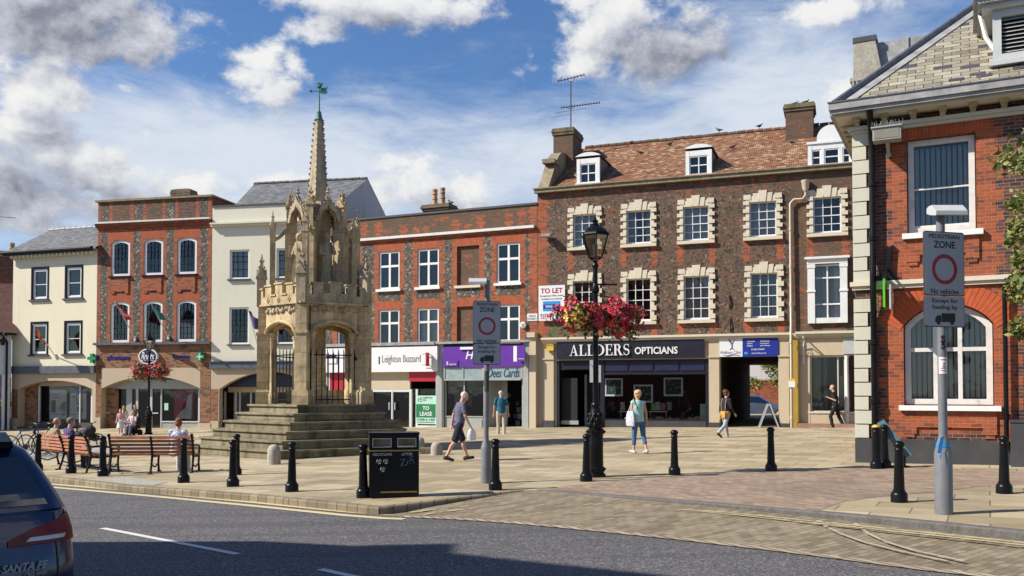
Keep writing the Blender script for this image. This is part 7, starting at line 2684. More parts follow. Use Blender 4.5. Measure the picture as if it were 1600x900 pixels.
for (dx, dy, r) in ((-.05, 0, .3), (.2, .06, 2.6), (.38, .1, .2)):
 am = (PH[0] + PH[1]) / 2
 p = XC + pv_(1.05, am) + Vector((dx, dy, zt0 + .22))
 pigeon({-.05: 'leftmost pigeon on the ledge below the statue of the market cross', .2: 'middle pigeon on the ledge below the statue of the market cross', .38: 'rightmost pigeon on the ledge below the statue of the market cross'}[dx], p, r, sc=1.1)
# ================================================================ street furniture
def pxm(px, py):
 """metres per photo pixel where this ground point lies"""
 return G(px, py).y / F
def bollard_mesh():
 mb = MB()
 mb.lathe([(.118, 0), (.118, .11), (.108, .135), (.092, .15), (.09, .17), (.078, .18), (.076, .22), (.060, .735), (.066, .74), (.068, .765), (.060, .775), (.058, .80), (.075, .815), (.080, .835), (.074, .862), (.05, .885), (.02, .895)], 20)
 return mb
BOL = bollard_mesh().build('bollard', M_BLACK)
BL = [((59, 735), 'black bollard behind the dark car, leftmost of the kerb row'), ((111, 739.5), 'black bollard in front of the short slatted bench'), ((161, 744), 'black bollard between the two slatted benches'),
      ((287, 754), 'black bollard at the right end of the long bench'), ((364, 760), 'black kerb bollard left of the rounded granite stone'), ((369, 742), 'black bollard half hidden behind another at the foot of the cross steps'),
      ((456, 768), 'black kerb bollard right of the rounded granite stone in front of the cross'), ((568, 777.5), 'black bollard touching the left side of the litter bin'), ((774, 765.5), 'black bollard beside the middle sign post'),
      ((916, 752), 'black bollard just left of the lamp post foot'), ((1054, 742), 'black bollard standing alone on the square in front of the opticians window'), ((1205, 736.5), 'black bollard in front of the carriage passage'),
      ((1405, 784.5), 'black bollard left of the right-hand grey sign post'), ((1569, 771), 'black bollard at the far right, in front of the grey cabinet'), ((1369, 732.5), 'black bollard with a yellow top at the corner quoins'), ((1383, 731), 'black bollard under the teal board, right of the yellow-topped one')]
for i, ((px, py), lab) in enumerate(BL):
 o = BOL if i == 0 else copy_tree(BOL)
 p = G(px, py)
 o.location = p
 o.rotation_euler = (random.uniform(-.012, .012), random.uniform(-.02, .02), random.uniform(0, 6))
 tag(o, lab, 'bollard', 'black bollards round the square')
yt = MB(); yt.lathe([(.078, .84), (.076, .866), (.05, .89), (.02, .90)], 16)
yb = [o for o in bpy.data.objects if o.get('label') == BL[14][1]][0]
yt.build('cap', M_YEL, yb)
for i, (px, py, r, h, lab) in enumerate([(428, 725.5, .165, .50, 'rounded pale granite stone at the front of the cross steps'), (682, 711, .155, .36, 'low rounded granite stone right of the litter bin'), (655, 706, .16, .44, 'rounded granite stone half hidden behind the litter bin')]):
 mb = MB()
 mb.lathe([(r, -.05), (r, h * .5), (r * .95, h * .72), (r * .78, h * .88), (r * .45, h * .97), (.02, h)], 18)
 o = mb.build('granite_stone', M_GRANITE, None, G(px, py))
 tag(o, lab, 'stone', 'rounded stones round the cross')
low = thing('planter_kerb', 'low dark stone block beside the stone behind the bin', 'stone block', G(656, 709), 0)
q = MB(); q.slab([(.0, -.12), (.62, -.12), (.62, .3), (0, .3)], -.05, .16); q.build('block', M_STEP, low)
def seat_bench(lab, pa, pb, flip=False):
 a, b = Vector(pa), Vector(pb)
 d = b - a
 L = d.length
 t = thing('park_bench', lab, 'bench', (a + b) / 2, atan2(d.y, d.x), 'slatted benches by the kerb')
 h = L / 2
 for x in (-h + .03, 0, h - .03):
  q = MB()
  q.tube([(x, -.12, .0), (x, -.05, .20), (x, .0, .40), (x, -.05, .62), (x, -.13, .84)], [.028, .026, .03, .026, .028], 8)
  q.tube([(x, .46, .0), (x, .41, .2), (x, .44, .40)], [.03, .024, .028], 8)
  q.tube([(x, .0, .39), (x, .22, .365), (x, .44, .39)], .026, 8)
  q.tube([(x, -.04, .2), (x, .18, .13), (x, .41, .2)], .018, 6)
  q.box(x - .03, x + .03, -.2, -.08, 0, .03); q.box(x - .03, x + .03, .42, .54, 0, .03)
  if x != 0:
   q.tube([(x, -.06, .62), (x, .16, .63), (x, .42, .60), (x, .50, .54), (x, .44, .50), (x, .45, .40)], .025, 8)
   q.ball((x, -.15, .87), .04)
  q.build('iron_frame', M_IRON, t)
 for k in range(5):
  z = .48 + k * .083
  y = -.018 - (z - .4) * .245
  q = MB(); q.bar((-h, y + .045, z), (h, y + .045, z), .028, .058, up=(0, .24, 1)); q.build('slat', M_WOOD, t)
 for k in range(5):
  q = MB(); q.bar((-h, .07 + k * .085, .415), (h, .07 + k * .085, .415), .066, .03); q.build('slat', M_WOOD, t)
 return t
bA, bB = G(171, 741), G(304, 738)
seat_bench('long slatted bench with one woman seated, right of the other bench', bA, bB)
cA, cB = G(62, 728.5), G(143, 739)
seat_bench('shorter-looking slatted bench with two men seated, nearest the car', cA, cB)
p = G(616, 778)
bn = thing('litter_bin', 'black double litter and recycling bin with gold lines', 'bin', p, RD(11))
w, dd, h = .405, .44, 1.07
q = MB()
q.box(-w, w, 0, dd, .03, .80)
q.box(-w + .03, w - .03, .03, dd - .03, 0, .03)
for x in (-w, w - .055):
 q.box(x, x + .055, .0, dd, .80, 1.04)
q.box(-.045, .045, 0, dd, .80, 1.04)
q.box(-w + .055, -.045, 0, .04, .98, 1.04); q.box(.045, w - .055, 0, .04, .98, 1.04)
q.box(-w + .055, w - .055, 0, .04, .80, .83)
q.box(-w - .01, w + .01, -.02, dd + .02, 1.041, h)
q.build('body', M_BLACK, bn)
q = MB(); q.box(-w - .004, w + .004, -.006, dd + .004, .765, .785); q.build('gold_band', M_GOLD, bn)
q = MB(); q.box(-w * .55, w * .92, -.006, -.001, .085, .108); q.build('gold_line', M_GOLD, bn)
for x in (-w / 2 - .0, w / 2 + .0):
 q = MB(); frame_bars(q, x - .155, x + .155, .83, .98, -.008, .010, .02); q.build('aperture_rim', M_LGREY, bn)
q = MB()
put(q, text_mb('RECYCLING', .042, .003, bold=.012), -w * .48, -.002, .715)
q.build('lettering', M_LGREY, bn)
q = MB()
put(q, text_mb('LITTER', .042, .003, bold=.012), w * .52, -.002, .715)
q.build('lettering', M_LGREY, bn)
q = MB()
for (x, z, r) in ((-.25, .60, .036), (-.14, .60, .036), (-.19, .47, .036)):
 for k in range(3):
  a = k * 2.09
  q.tube([(x + r * cos(a + t), -.004, z + r * sin(a + t)) for t in (0, .5, 1.0, 1.5)], .006, 5)
 q.box(x - .012, x + .012, -.005, -.001, z - .018, z + .018)
q.build('recycling_mark', M_LGREY, bn)
q = MB()
q.tube([(.10, -.004, .62), (.17, -.004, .64), (.11, -.004, .52), (.20, -.004, .54), (.22, -.004, .60), (.26, -.004, .62), (.25, -.004, .55), (.33, -.004, .56), (.30, -.004, .62), (.24, -.004, .66), (.31, -.004, .68)], .006, 5)
q.build('graffiti', plain('blue_grey_spray', (.16, .25, .30), .6), bn)
# ---------------------------------------------------------------- sign posts
def lorry(mb, w, h, y0, y1):
 """side view of a lorry, cab to the left"""
 mb.prism([(-w * .18, h * .20), (w * .5, h * .20), (w * .5, h), (-w * .18, h)], y0, y1)
 mb.prism([(-w * .5, h * .20), (-w * .2, h * .20), (-w * .2, h * .80), (-w * .40, h * .80), (-w * .5, h * .48)], y0, y1)
 for x in (-w * .34, w * .34):
  disc(mb, w * .085, w * .085, y0 - .001, y1, h * .14, n=16) if False else mb.prism([(x + w * .095 * cos(2 * pi * i / 16), h * .16 + w * .095 * sin(2 * pi * i / 16)) for i in range(16)], y0 - .001, y1)
def sign_post(lab, px, py, sign_px, lamp_px, fat, rz, group):
 p = G(px, py)
 s = p.y / F
 t = thing('sign_post', lab, 'sign post', p, 0, group)
 x0, y0, x1, y1 = sign_px
 zof = lambda y: at_depth(px, y, p.y).z - p.z
 xof = lambda x, y: at_depth(x, y, p.y).x - p.x
 ztop = zof(lamp_px[1])
 rf, rp = fat
 zf = zof(fat_y[lab][0])
 zf2 = zof(fat_y[lab][1])
 q = MB()
 lean = xof((x0 + x1) / 2, (y0 + y1) / 2) * .6
 q.lathe([(rf * 1.02, -.05), (rf, .02), (rf, zf), (rf * .95, zf + .02), (rp * 1.08, zf2), (rp, zf2 + .04)], 20)
 q.tube([(0, 0, zf2), (lean, 0, zof((y0 + y1) / 2)), (lean * 1.1, 0, ztop)], [rp, rp, rp * .95], 16)
 q.box(-rf * .55, rf * .55, -rf - .006, -rf * .8, .25, zf * .75, 1) if False else None
 q.build('post', M_GREYP, t)
 # two plates
 W = (x1 - x0) * s
 zt, zb = zof(y0), zof(y1)
 zm = zt - (zt - zb) * .675
 xc = lean
 def R_(o):
  o.location = (xc, -rp - .035, 0)
  o.rotation_euler = (0, 0, rz)
  return o
 q = MB()
 def plate(z0, z1):
  r = .03
  pts = []
  for (cx, cz, a0) in ((W / 2 - r, z0 + r, -90), (W / 2 - r, z1 - r, 0), (-W / 2 + r, z1 - r, 90), (-W / 2 + r, z0 + r, 180)):
   for k in range(4):
    a = RD(a0 + 30 * k)
    pts.append((cx + r * cos(a), cz + r * sin(a)))
  return pts
 for z0, z1 in ((zm + .004, zt), (zb, zm - .004)):
  q.prism(plate(z0, z1), -.004, .02, 0)
  q.prism([(a * .972, z0 + (b - z0) * (1 - .03) + .012) for a, b in plate(z0, z1)], -.0065, -.0042, 1)
 for z in (zm + (zt - zm) * .75, zm + (zt - zm) * .25, (zb + zm) / 2):
  q.box(-W * .35, W * .35, .021, .05, z - .02, z + .02, 0)
 sg = R_(q.build('sign_plate', [M_SIGNEDGE, M_SIGNSHADED], t))
 H = zt - zb
 q = MB()
 put(q, text_mb('PEDESTRIAN', H * .044, .002, bold=.018, width=W * .76), 0, -.0066, zt - H * .052)
 put(q, text_mb('ZONE', H * .076, .002, bold=.022, width=W * .54), 0, -.0066, zt - H * .137)
 put(q, text_mb('No vehicles', H * .056, .002, bold=.014, width=W * .70), 0, -.0066, zt - H * .627)
 put(q, text_mb('Except for', H * .058, .002, bold=.014, width=W * .64), 0, -.0066, zt - H * .730)
 put(q, text_mb('loading by', H * .058, .002, bold=.014, width=W * .62), 0, -.0066, zt - H * .797)
 lm = MB(); lorry(lm, W * .5, H * .115, -.002, 0)
 put(q, lm, 0, -.0066, zb + H * .03)
 q.build('lettering', M_INK, sg)
 q = MB()
 ro, ri = W * .315, W * .235
 n = 40
 zc2 = zt - H * .395
 for i in range(n):
  a, b = 2 * pi * i / n, 2 * pi * (i + 1) / n
  q.prism([(ri * cos(a), zc2 + ri * sin(a)), (ro * cos(a), zc2 + ro * sin(a)), (ro * cos(b), zc2 + ro * sin(b)), (ri * cos(b), zc2 + ri * sin(b))], -.0085, -.0066)
 q.build('ring', M_SIGNRED, sg)
 # hooded lamp leaning over the sign
 q = MB()
 lx0, lx1 = xof(lamp_px[0], lamp_px[1]), xof(lamp_px[2], lamp_px[1])
 lh = (lamp_px[3] - lamp_px[1]) * s
 z1 = ztop + .03
 pr = [(-.21, z1 - lh * .85), (-.19, z1 - lh * .88), (-.04, z1 - lh * .7), (.06, z1 - lh * .5), (.06, z1 - .02), (.0, z1), (-.09, z1), (-.21, z1 - lh * .55)]
 n = len(pr)
 lx1 = lx0 + (lx1 - lx0) * .86
 vs = [(lx0, a, b) for a, b in pr] + [(lx1, a, b) for a, b in pr]
 q.add(vs, [tuple(range(n)), tuple(reversed(range(n, 2 * n)))] + [(i, i + n, (i + 1) % n + n, (i + 1) % n) for i in range(n)])
 q.build('sign_lamp', M_LGREY, t)
 return t, lean, zof, rp
LABA = 'tall grey sign post near the right edge with the largest pedestrian zone plate'
LABB = 'grey sign post beside the bollard in the middle with the smaller pedestrian zone plate'
fat_y = {LABA: (707, 684), LABB: (699, 687)}
ta, leanA, zofA, rpA = sign_post(LABA, 1475, 803, (1433, 364, 1508, 512), (1451, 326, 1507, 347), (.112, .056), RD(16), 'pedestrian zone sign posts')
tb_, leanB, zofB, rpB = sign_post(LABB, 759.5, 755, (740, 471, 784, 570), (733, 438, 765, 450), (.098, .048), RD(13), 'pedestrian zone sign posts')
q = MB()
put(q, text_mb('S', .10, .003, bold=.05), leanA * .7 - .01, -rpA - .003, zofA(530))
put(q, text_mb('5', .10, .003, bold=.05), leanA * .7 - .01, -rpA - .003, zofA(540))
q.build('lettering', M_INK, ta)
def curved(mb, r, z0, z1, a0, a1, cx, mi=0, n=8):
 rs = [[(cx + r * sin(a0 + (a1 - a0) * i / n), -r * cos(a0 + (a1 - a0) * i / n), z) for i in range(n + 1)] for z in (z0, z1)]
 mb.rings(rs, closed=False, caps=False, mi=mi)
q = MB(); curved(q, rpA + .003, zofA(584), zofA(558), -1.2, .9, leanA * .5); sk = q.build('sticker', M_PAPER, ta)
q = MB()
for zz in (580, 576, 563):
 curved(q, rpA + .0045, zofA(zz), zofA(zz - 1.4), -.8, .5, leanA * .5)
put(q, text_mb('Z', .05, .001, bold=.02), leanA * .5 - .005, -rpA - .005, zofA(570)); q.build('lettering', M_CRIM, ta)
q = MB(); curved(q, rpB + .003, zofB(612), zofB(580), -1.0, 1.2, leanB * .4); q.build('sticker', M_DGREY, tb_)
rb = thing('ribbon', 'blue and white tape tied round the foot of the right-hand sign post', 'ribbon', G(1475, 803), 0)
q = MB()
zz = zofA(692)
for k, (dz, w_) in enumerate([(.05, .05)]):
 curved(q, .098 - .004 * k, zz - .10 + dz, zz - .10 + dz + w_, -1.5, 1.2, -.0, k % 2)
q.add([(-.03, -.10, zz + .10), (-.085, -.11, zz + .08), (-.16, -.14, zz - .19), (-.10, -.135, zz - .20)], [(0, 1, 2, 3)], 0)
q.add([(-.155, -.142, zz - .12), (-.10, -.137, zz - .13), (-.125, -.14, zz - .26), (-.17, -.145, zz - .25)], [(0, 1, 2, 3)], 1)
q.build('tape', [M_SKYB, M_PAPER], rb, sharp=0)
p = G(1384, 731)
tbd = thing('information_board', 'slanted teal information board seen nearly edge-on beside the corner bollards', 'information board', p, 0)
s = p.y / F
q = MB()
a, b = Vector((-.06, .10, 72 * s)), Vector((.44, -.06, 18 * s))
q.bar(a, b, .02, .22, up=(.4, -1, .2)); q.build('panel', M_TEALB, tbd)
q = MB(); q.tube([(.02, .12, 0), (.02, .12, 70 * s)], .04, 8); q.tube([(.4, .05, 0), (.4, .02, 22 * s)], .03, 8); q.box(-.1, .5, -.05, .2, 0, .04); q.build('stand', M_IRON, tbd)
# ---------------------------------------------------------------- lamp posts with flower baskets
def lamp_post(lab, px, py, top, scale_extra=1.0):
 p = G(px, py)
 t = thing('lamp_post', lab, 'lamp post', p, 0, 'black lantern lamp posts')
 zof = lambda y: at_depth(px, y, p.y).z - p.z
 H = zof(top)
 k = H / 5.25
 q = MB()
 q.lathe([(.20, -.05), (.20, .06), (.165, .08), (.165, .10), (.19, .13), (.19, .18), (.155, .21), (.15, .60), (.155, .62), (.155, .66), (.150, .68), (.150, .84), (.185, .88), (.185, .93), (.14, .97)], 12, smooth=False)
 q.lathe([(.135, .96), (.165, 1.05), (.16, 1.13), (.125, 1.25), (.095, 1.36), (.085, 1.40), (.098, 1.43), (.09, 1.47), (.062, 1.50), (.058, 1.6)], 16)
 for j in range(9):
  a = 2 * pi * j / 9
  for (z, r) in ((1.04, .16), (1.14, .155), (1.24, .125)):
   q.ball((r * cos(a + z * 3), r * sin(a + z * 3), z), .032, .032, .055, 6, 4)
 for j in range(12):
  a = 2 * pi * j / 12
  q.ball((.19 * cos(a), .19 * sin(a), .155), .022, n=6, m=4); q.ball((.185 * cos(a), .185 * sin(a), .905), .022, n=6, m=4)
 q.tube([(0, 0, 1.55), (0, 0, 3.6), (0, 0, 4.35)], [.060, .052, .045], 12)
 q.lathe([(.05, 3.70), (.075, 3.72), (.085, 3.78), (.06, 3.86), (.05, 3.9)], 12)
 q.lathe([(.045, 4.20), (.066, 4.23), (.066, 4.28), (.04, 4.31), (.04, 4.36)], 12)
 q.tube([(-.40, 0, 3.88), (.40, 0, 3.88)], [.018, .018], 8)
 q.ball((-.41, 0, 3.88), .03); q.ball((.41, 0, 3.88), .03)
 post = q.build('post', M_BLACK, t)
 # lantern
 zb, ztg, zr_, zf = 4.42, 4.87, 5.06, 5.25
 def hexa(r, z):
  return [Vector((r * cos(pi / 6 + pi / 3 * j), r * sin(pi / 6 + pi / 3 * j), z)) for j in range(6)]
 q = MB()
 lo, hi = hexa(.145, zb), hexa(.285, ztg)
 for j in range(6):
  q.tube([lo[j], hi[j]], .013, 6)
  q.tube([lo[j], lo[(j + 1) % 6]], .014, 6)
  q.tube([hi[j], hi[(j + 1) % 6]], .016, 6)
  q.tube([hi[j] * 1.0, hi[j] + Vector((hi[j].x * .16, hi[j].y * .16, .06))], [.014, .006], 5)
  q.tube([(0, 0, 4.34), lo[j] * .5 + Vector((0, 0, zb * .5 - .04)), lo[j]], .010, 5)
 q.build('lantern_frame', M_BLACK, t)
 q = MB()
 q.rings([hexa(.30, ztg + .01), hexa(.29, ztg + .035), hexa(.20, zr_ - .06), hexa(.12, zr_), hexa(.075, zr_ + .01)], smooth=False)
 q.lathe([(.085, zr_), (.09, zr_ + .03), (.05, zr_ + .06), (.055, zr_ + .09), (.075, zr_ + .105), (.04, zr_ + .13), (.02, zr_ + .15), (.032, zr_ + .165), (.005, zf)], 12)
 q.build('lantern_roof', M_BLACK, t)
 q = MB()
 lo, hi = hexa(.138, zb + .01), hexa(.275, ztg - .005)
 for j in range(6):
  q.quad(lo[j], lo[(j + 1) % 6], hi[(j + 1) % 6], hi[j])
 q.build('lantern_glass', M_LAMPG, t)
 q = MB(); q.lathe([(.03, zb), (.05, zb + .1), (.055, zb + .26), (.02, zb + .3)], 10); q.slab([v[:2] for v in hexa(.27, 0)], ztg - .02, ztg - .006); q.build('lamp', M_LANT, t)
 # scrolled basket brackets
 q = MB()
 for sgn in (-1, 1):
  q.tube([(0, 0, 3.66), (sgn * .30, 0, 3.62), (sgn * .52, 0, 3.60)], .012, 6)
  q.tube([(sgn * .05, 0, 3.30), (sgn * .30, 0, 3.44), (sgn * .50, 0, 3.66), (sgn * .56, 0, 3.70), (sgn * .58, 0, 3.64), (sgn * .53, 0, 3.61)], .010, 6)
 q.build('bracket', M_IRON, t)
 for o in list(t.children):
  o.scale = (k, k, k)
 return t, p, k
def basket(lab, loc, rx, rz_, seed, group, n=430, yellow=False, px_=.034):
 rnd = random.Random(seed)
 t = thing('flower_basket', lab, 'flower basket', loc, 0, group)
 q = MB(); q.lathe([(.04, -rz_ * .55), (rx * .38, -rz_ * .45), (rx * .5, -.05), (rx * .5, 0)], 12); q.build('basket', M_RUBBER, t)
 fl, lf = MB(), MB()
 def rp(k=1.0, lowbias=0):
  while True:
   d = Vector((rnd.gauss(0, 1), rnd.gauss(0, 1), rnd.gauss(0, 1))).normalized()
   r = 1 + .22 * sin(d.x * 7 + seed) + .16 * cos(d.z * 9 + d.x * 5)
   return Vector((d.x * rx, d.y * rx * .8, d.z * rz_ * (1.0 if d.z > 0 else 1.15))) * r * k, d
 for i in range(n * 2):
  p, d = rp(rnd.uniform(.5, .98))
  s = px_ * rnd.uniform(.6, 1.3)
  a = (d + Vector((rnd.gauss(0, .8), rnd.gauss(0, .8), rnd.gauss(0, .8)))).normalized()
  u = a.orthogonal().normalized(); v = a.cross(u)
  lf.add([p + u * s, p + v * s * .6, p - u * s, p - v * s * .6], [(0, 1, 2, 3)])
 for i in range(9):
  x = rnd.uniform(-rx, rx)
  z = -rz_ * rnd.uniform(.6, 1.0)
  for j in range(7):
   p = Vector((x + rnd.gauss(0, .03), rnd.gauss(0, rx * .4), z - j * .03))
   lf.add([p + Vector((.03, 0, 0)), p + Vector((0, .02, .03)), p - Vector((.03, 0, 0)), p - Vector((0, .02, .03))], [(0, 1, 2, 3)])
 for i in range(n):
  p, d = rp(rnd.uniform(.88, 1.1))
  pink = .5 + .5 * sin(d.x * 3 + seed * 1.7)
  mi = 1 if rnd.random() < .06 + .34 * pink else 0
  if yellow and (p - Vector((-.02, -rx * .6, -.05))).length < rx * .55 and rnd.random() < .8:
   mi = 2
  elif rnd.random() < .06:
   mi = 3
  s = px_ * rnd.uniform(.7, 1.25)
  a = (d + Vector((rnd.gauss(0, .35), rnd.gauss(0, .35), rnd.gauss(0, .35)))).normalized()
  u = a.orthogonal().normalized(); v = a.cross(u)
  c = p + a * s * .35
  ring = [p + (u * cos(2 * pi * j / 5 + i) + v * sin(2 * pi * j / 5 + i)) * s for j in range(5)]
  fl.add([p - a * s * .2] + ring + [c], [(0, j + 1, (j + 1) % 5 + 1) for j in range(5)], mi)
 lf.build('leaves', M_LEAF, t, sharp=0)
 fl.build('blossoms', [M_PETR, M_PETP, M_PETY, M_PETV], t, sharp=0)
 return t
lp, lpp, lk = lamp_post('near black lamp post with lantern and flower baskets in front of the opticians', 931, 745, 339)
s = lpp.y / F
zz = lambda y: at_depth(931, y, lpp.y).z
basket('red, pink and yellow flower basket on the left of the near lamp post', (lpp.x - 30 * s, lpp.y, zz(491)), 36 * s, 23 * s, 3, 'flower baskets on the lamp posts', 1050, True, .031)
basket('red and pink flower basket on the right of the near lamp post', (lpp.x + 34 * s, lpp.y, zz(494)), 35 * s, 26 * s, 8, 'flower baskets on the lamp posts', 1050, px_=.031)
q = MB(); q.box(-.12, -.055, -.062, -.056, 1.86 * 1, 2.3); q.box(.055, .10, -.062, -.056, 1.86, 2.2)
nt = thing('paper_notice', 'torn white paper notice taped to the near lamp post', 'notice', lpp, 0)
q.build('paper', M_PAPER, nt)
l2, l2p, l2k = lamp_post('far black lamp post with flower baskets in front of the chemist', 232, 682, 520)
s = l2p.y / F
zz = lambda y: at_depth(232, y, l2p.y).z
basket('red flower basket on the left of the far lamp post', (l2p.x - 13 * s, l2p.y, zz(580)), 15 * s, 11 * s, 5, 'flower baskets on the lamp posts', 260, px_=.045)
basket('red and orange flower basket on the right of the far lamp post', (l2p.x + 16 * s, l2p.y, zz(580)), 17 * s, 11 * s, 6, 'flower baskets on the lamp posts', 280, px_=.045)
wl = on_front('wall_lantern', 'small black wall lantern on the white house at the far left edge', 'lantern', ff, ff.x(3), -.45, ff.z(3, 540))
q = MB(); q.lathe([(.08, 0), (.16, .3), (.18, .31), (.04, .45), (.02, .55)], 6, smooth=False); q.tube([(0, 0, .5), (.1, .1, .7), (.2, .45, .5)], .025, 6); q.build('lantern', M_IRON, wl)
# ---------------------------------------------------------------- letting board on the house corner
r = fm.rect(842, 446, 883, 501, -.12)
tl = on_front('letting_board', 'white TO LET board with crimson letters on the brick corner above the alarm box', 'sign', fm, (r[0] + r[1]) / 2, -.14, r[2])
w_, h_ = r[1] - r[0], r[3] - r[2]
q = MB(); q.box(-w_ / 2, w_ / 2, -.02, .02, 0, h_); q.box(-.3, -.25, .02, .14, .2, .3); q.box(.25, .3, .02, .14, h_ - .3, h_ - .2); q.build('board', M_PAPER, tl)
q = MB(); put(q, text_mb('TO LET', h_ * .145, .004, bold=.025, width=w_ * .84), 0, -.021, h_ * .85); q.build('lettering', M_CRIM, tl)
q = MB()
put(q, text_mb('Exceptional Office Suites', h_ * .06, .003, bold=.008, width=w_ * .88), 0, -.021, h_ * .70)
put(q, text_mb('Available Immediately', h_ * .06, .003, bold=.008, width=w_ * .8), 0, -.021, h_ * .61)
put(q, text_mb('01525', h_ * .085, .003, bold=.02, align='LEFT'), -w_ * .43, -.021, h_ * .155)
put(q, text_mb('www', h_ * .03, .003, bold=.01, align='LEFT'), -w_ * .43, -.021, h_ * .07); q.build('lettering', M_INK, tl)
q = MB(); q.box(-w_ * .33, w_ * .33, -.024, -.0202, h_ * .27, h_ * .55, 0); q.box(-w_ * .33, w_ * .33, -.026, -.0242, h_ * .34, h_ * .46, 1); q.build('logo', [M_SKYB, M_BLUES], tl)
q = MB(); put(q, text_mb('WHI', h_ * .075, .002, bold=.02, align='LEFT'), -w_ * .24, -.027, h_ * .40); q.build('lettering', M_PAPER, tl)
ab = on_front('alarm_box', 'yellow alarm box on the beige pilaster left of the opticians fascia', 'alarm box', fm, fm.x(862), -.14, fm.z(862, 548))
q = MB(); q.box(-.16, .16, -.10, 0, 0, .22); q.prism([(-.18, .22), (.18, .22), (.14, .26), (-.14, .26)], -.12, 0); q.build('case', M_YEL, ab)
fl2 = on_front('floodlight', 'small stone-coloured floodlight beside the first upper window of the long house', 'floodlight', fm, fm.x(857), -.02, fm.z(857, 371))
q = MB(); q.box(-.2, .2, -.40, -.06, -.02, .10); q.bar((0, 0, -.12), (0, -.25, .0), .05, .05); q.build('housing', M_LEAD, fl2)
r = fm.rect(1124, 528.5, 1216, 557, -.1)
cs_ = on_front('clinic_sign', 'white and royal blue clinic sign over the carriage passage', 'sign', fm, r[0], -.11, r[2])
w_, h_ = r[1] - r[0], r[3] - r[2]
xs_ = w_ * .40
q = MB(); q.box(0, xs_, -.03, .1, 0, h_, 0); q.box(xs_ + .002, w_, -.032, .1, 0, h_, 1); q.build('board', [M_PAPER, M_BLUES], cs_)
q = MB()
for k, (a, b) in enumerate([('Osteopathy', 'Physiotherapy'), ('Podiatry', 'Acupuncture'), ('Pilates', 'Sports Massage')]):
 put(q, text_mb(a, .06, .003, bold=.014, align='LEFT'), xs_ + w_ * .08, -.033, h_ * (.82 - .12 * k))
 put(q, text_mb(b, .06, .003, bold=.014, align='LEFT'), xs_ + w_ * .30, -.033, h_ * (.82 - .12 * k))
put(q, text_mb('01525 373447', .065, .003, bold=.014, align='LEFT'), xs_ + w_ * .15, -.033, h_ * .38)
put(q, text_mb('www.clinic.co.uk', .06, .003, bold=.014, align='LEFT'), xs_ + w_ * .15, -.033, h_ * .18)
q.build('lettering', M_PAPER, cs_)
q = MB()
q.tube([(xs_ * .45, -.035, h_ * .38), (xs_ * .55, -.035, h_ * .5), (xs_ * .54, -.035, h_ * .7), (xs_ * .42, -.035, h_ * .92)], [.012, .02, .025, .045], 6)
q.tube([(xs_ * .54, -.035, h_ * .7), (xs_ * .66, -.035, h_ * .95)], [.02, .012], 6)
q.tube([(xs_ * .55, -.035, h_ * .45), (xs_ * .66, -.035, h_ * .37)], [.015, .008], 6)
q.tube([(xs_ * .15, -.035, h_ * .08), (xs_ * .35, -.035, h_ * .05), (xs_ * .6, -.035, h_ * .12), (xs_ * .9, -.035, h_ * .05)], [.005, .018, .022, .005], 6)
put(q, text_mb('Wellness Clinic', .13, .003, shear=.3, width=xs_ * .9), xs_ * .5, -.031, h_ * .24)
q.build('lettering', plain('clinic_teal', (.05, .12, .20), .5), cs_)
q = MB(); q.ball((xs_ + w_ * .065, -.035, h_ * .17), .08, .01, .06); q.build('logo', M_SKYB, cs_)
nt = on_front('paper_notice', 'yellow-topped paper notice tied to the cream drainpipe', 'notice', fm, fm.x(1237, -.4), -.44, fm.z(1237, 605, -.4))
q = MB(); q.box(-.12, .12, -.01, .01, 0, .32, 0); q.box(-.12, .12, -.012, .012, .25, .34, 1); q.build('paper', [M_PAPER, M_YEL], nt)
p = G(1201, 671)
ab = thing('a_board', 'white-framed A-board seen edge-on at the mouth of the passage', 'a-board', p, RD(-12))
q = MB()
for s_ in (-1, 1):
 for y in (-.28, .28):
  q.bar((s_ * .40, y, 0), (s_ * .03, y, 1.02), .045, .05)
 q.bar((s_ * .36, -.28, .12), (s_ * .36, .28, .12), .03, .04)
q.build('frame', M_LGREY, ab)
q = MB()
for s_ in (-1, 1):
 q.add([(s_ * .355, -.26, .14), (s_ * .355, .26, .14), (s_ * .035, .26, 1.0), (s_ * .035, -.26, 1.0)], [(0, 1, 2, 3)])
q.build('panel', M_DGREY, ab)
ib = on_front('sign_bracket', 'ornate white iron sign bracket at the left of the side shop', 'bracket', fm, fm.x(1256), -.06, fm.z(1256, 545))
q = MB(); q.tube([(0, 0, .5), (0, -.25, .45), (0, -.6, .42)], .03, 6); q.tube([(0, 0, -.6), (0, -.04, 0), (0, -.2, .3), (0, -.5, .4)], .022, 6); q.tube([(0, -.1, .0), (0, -.22, .1), (0, -.16, .2)], .015, 5); q.box(-.04, .04, -.04, .04, -.62, .55); q.build('bracket', M_OLDWHITE, ib)
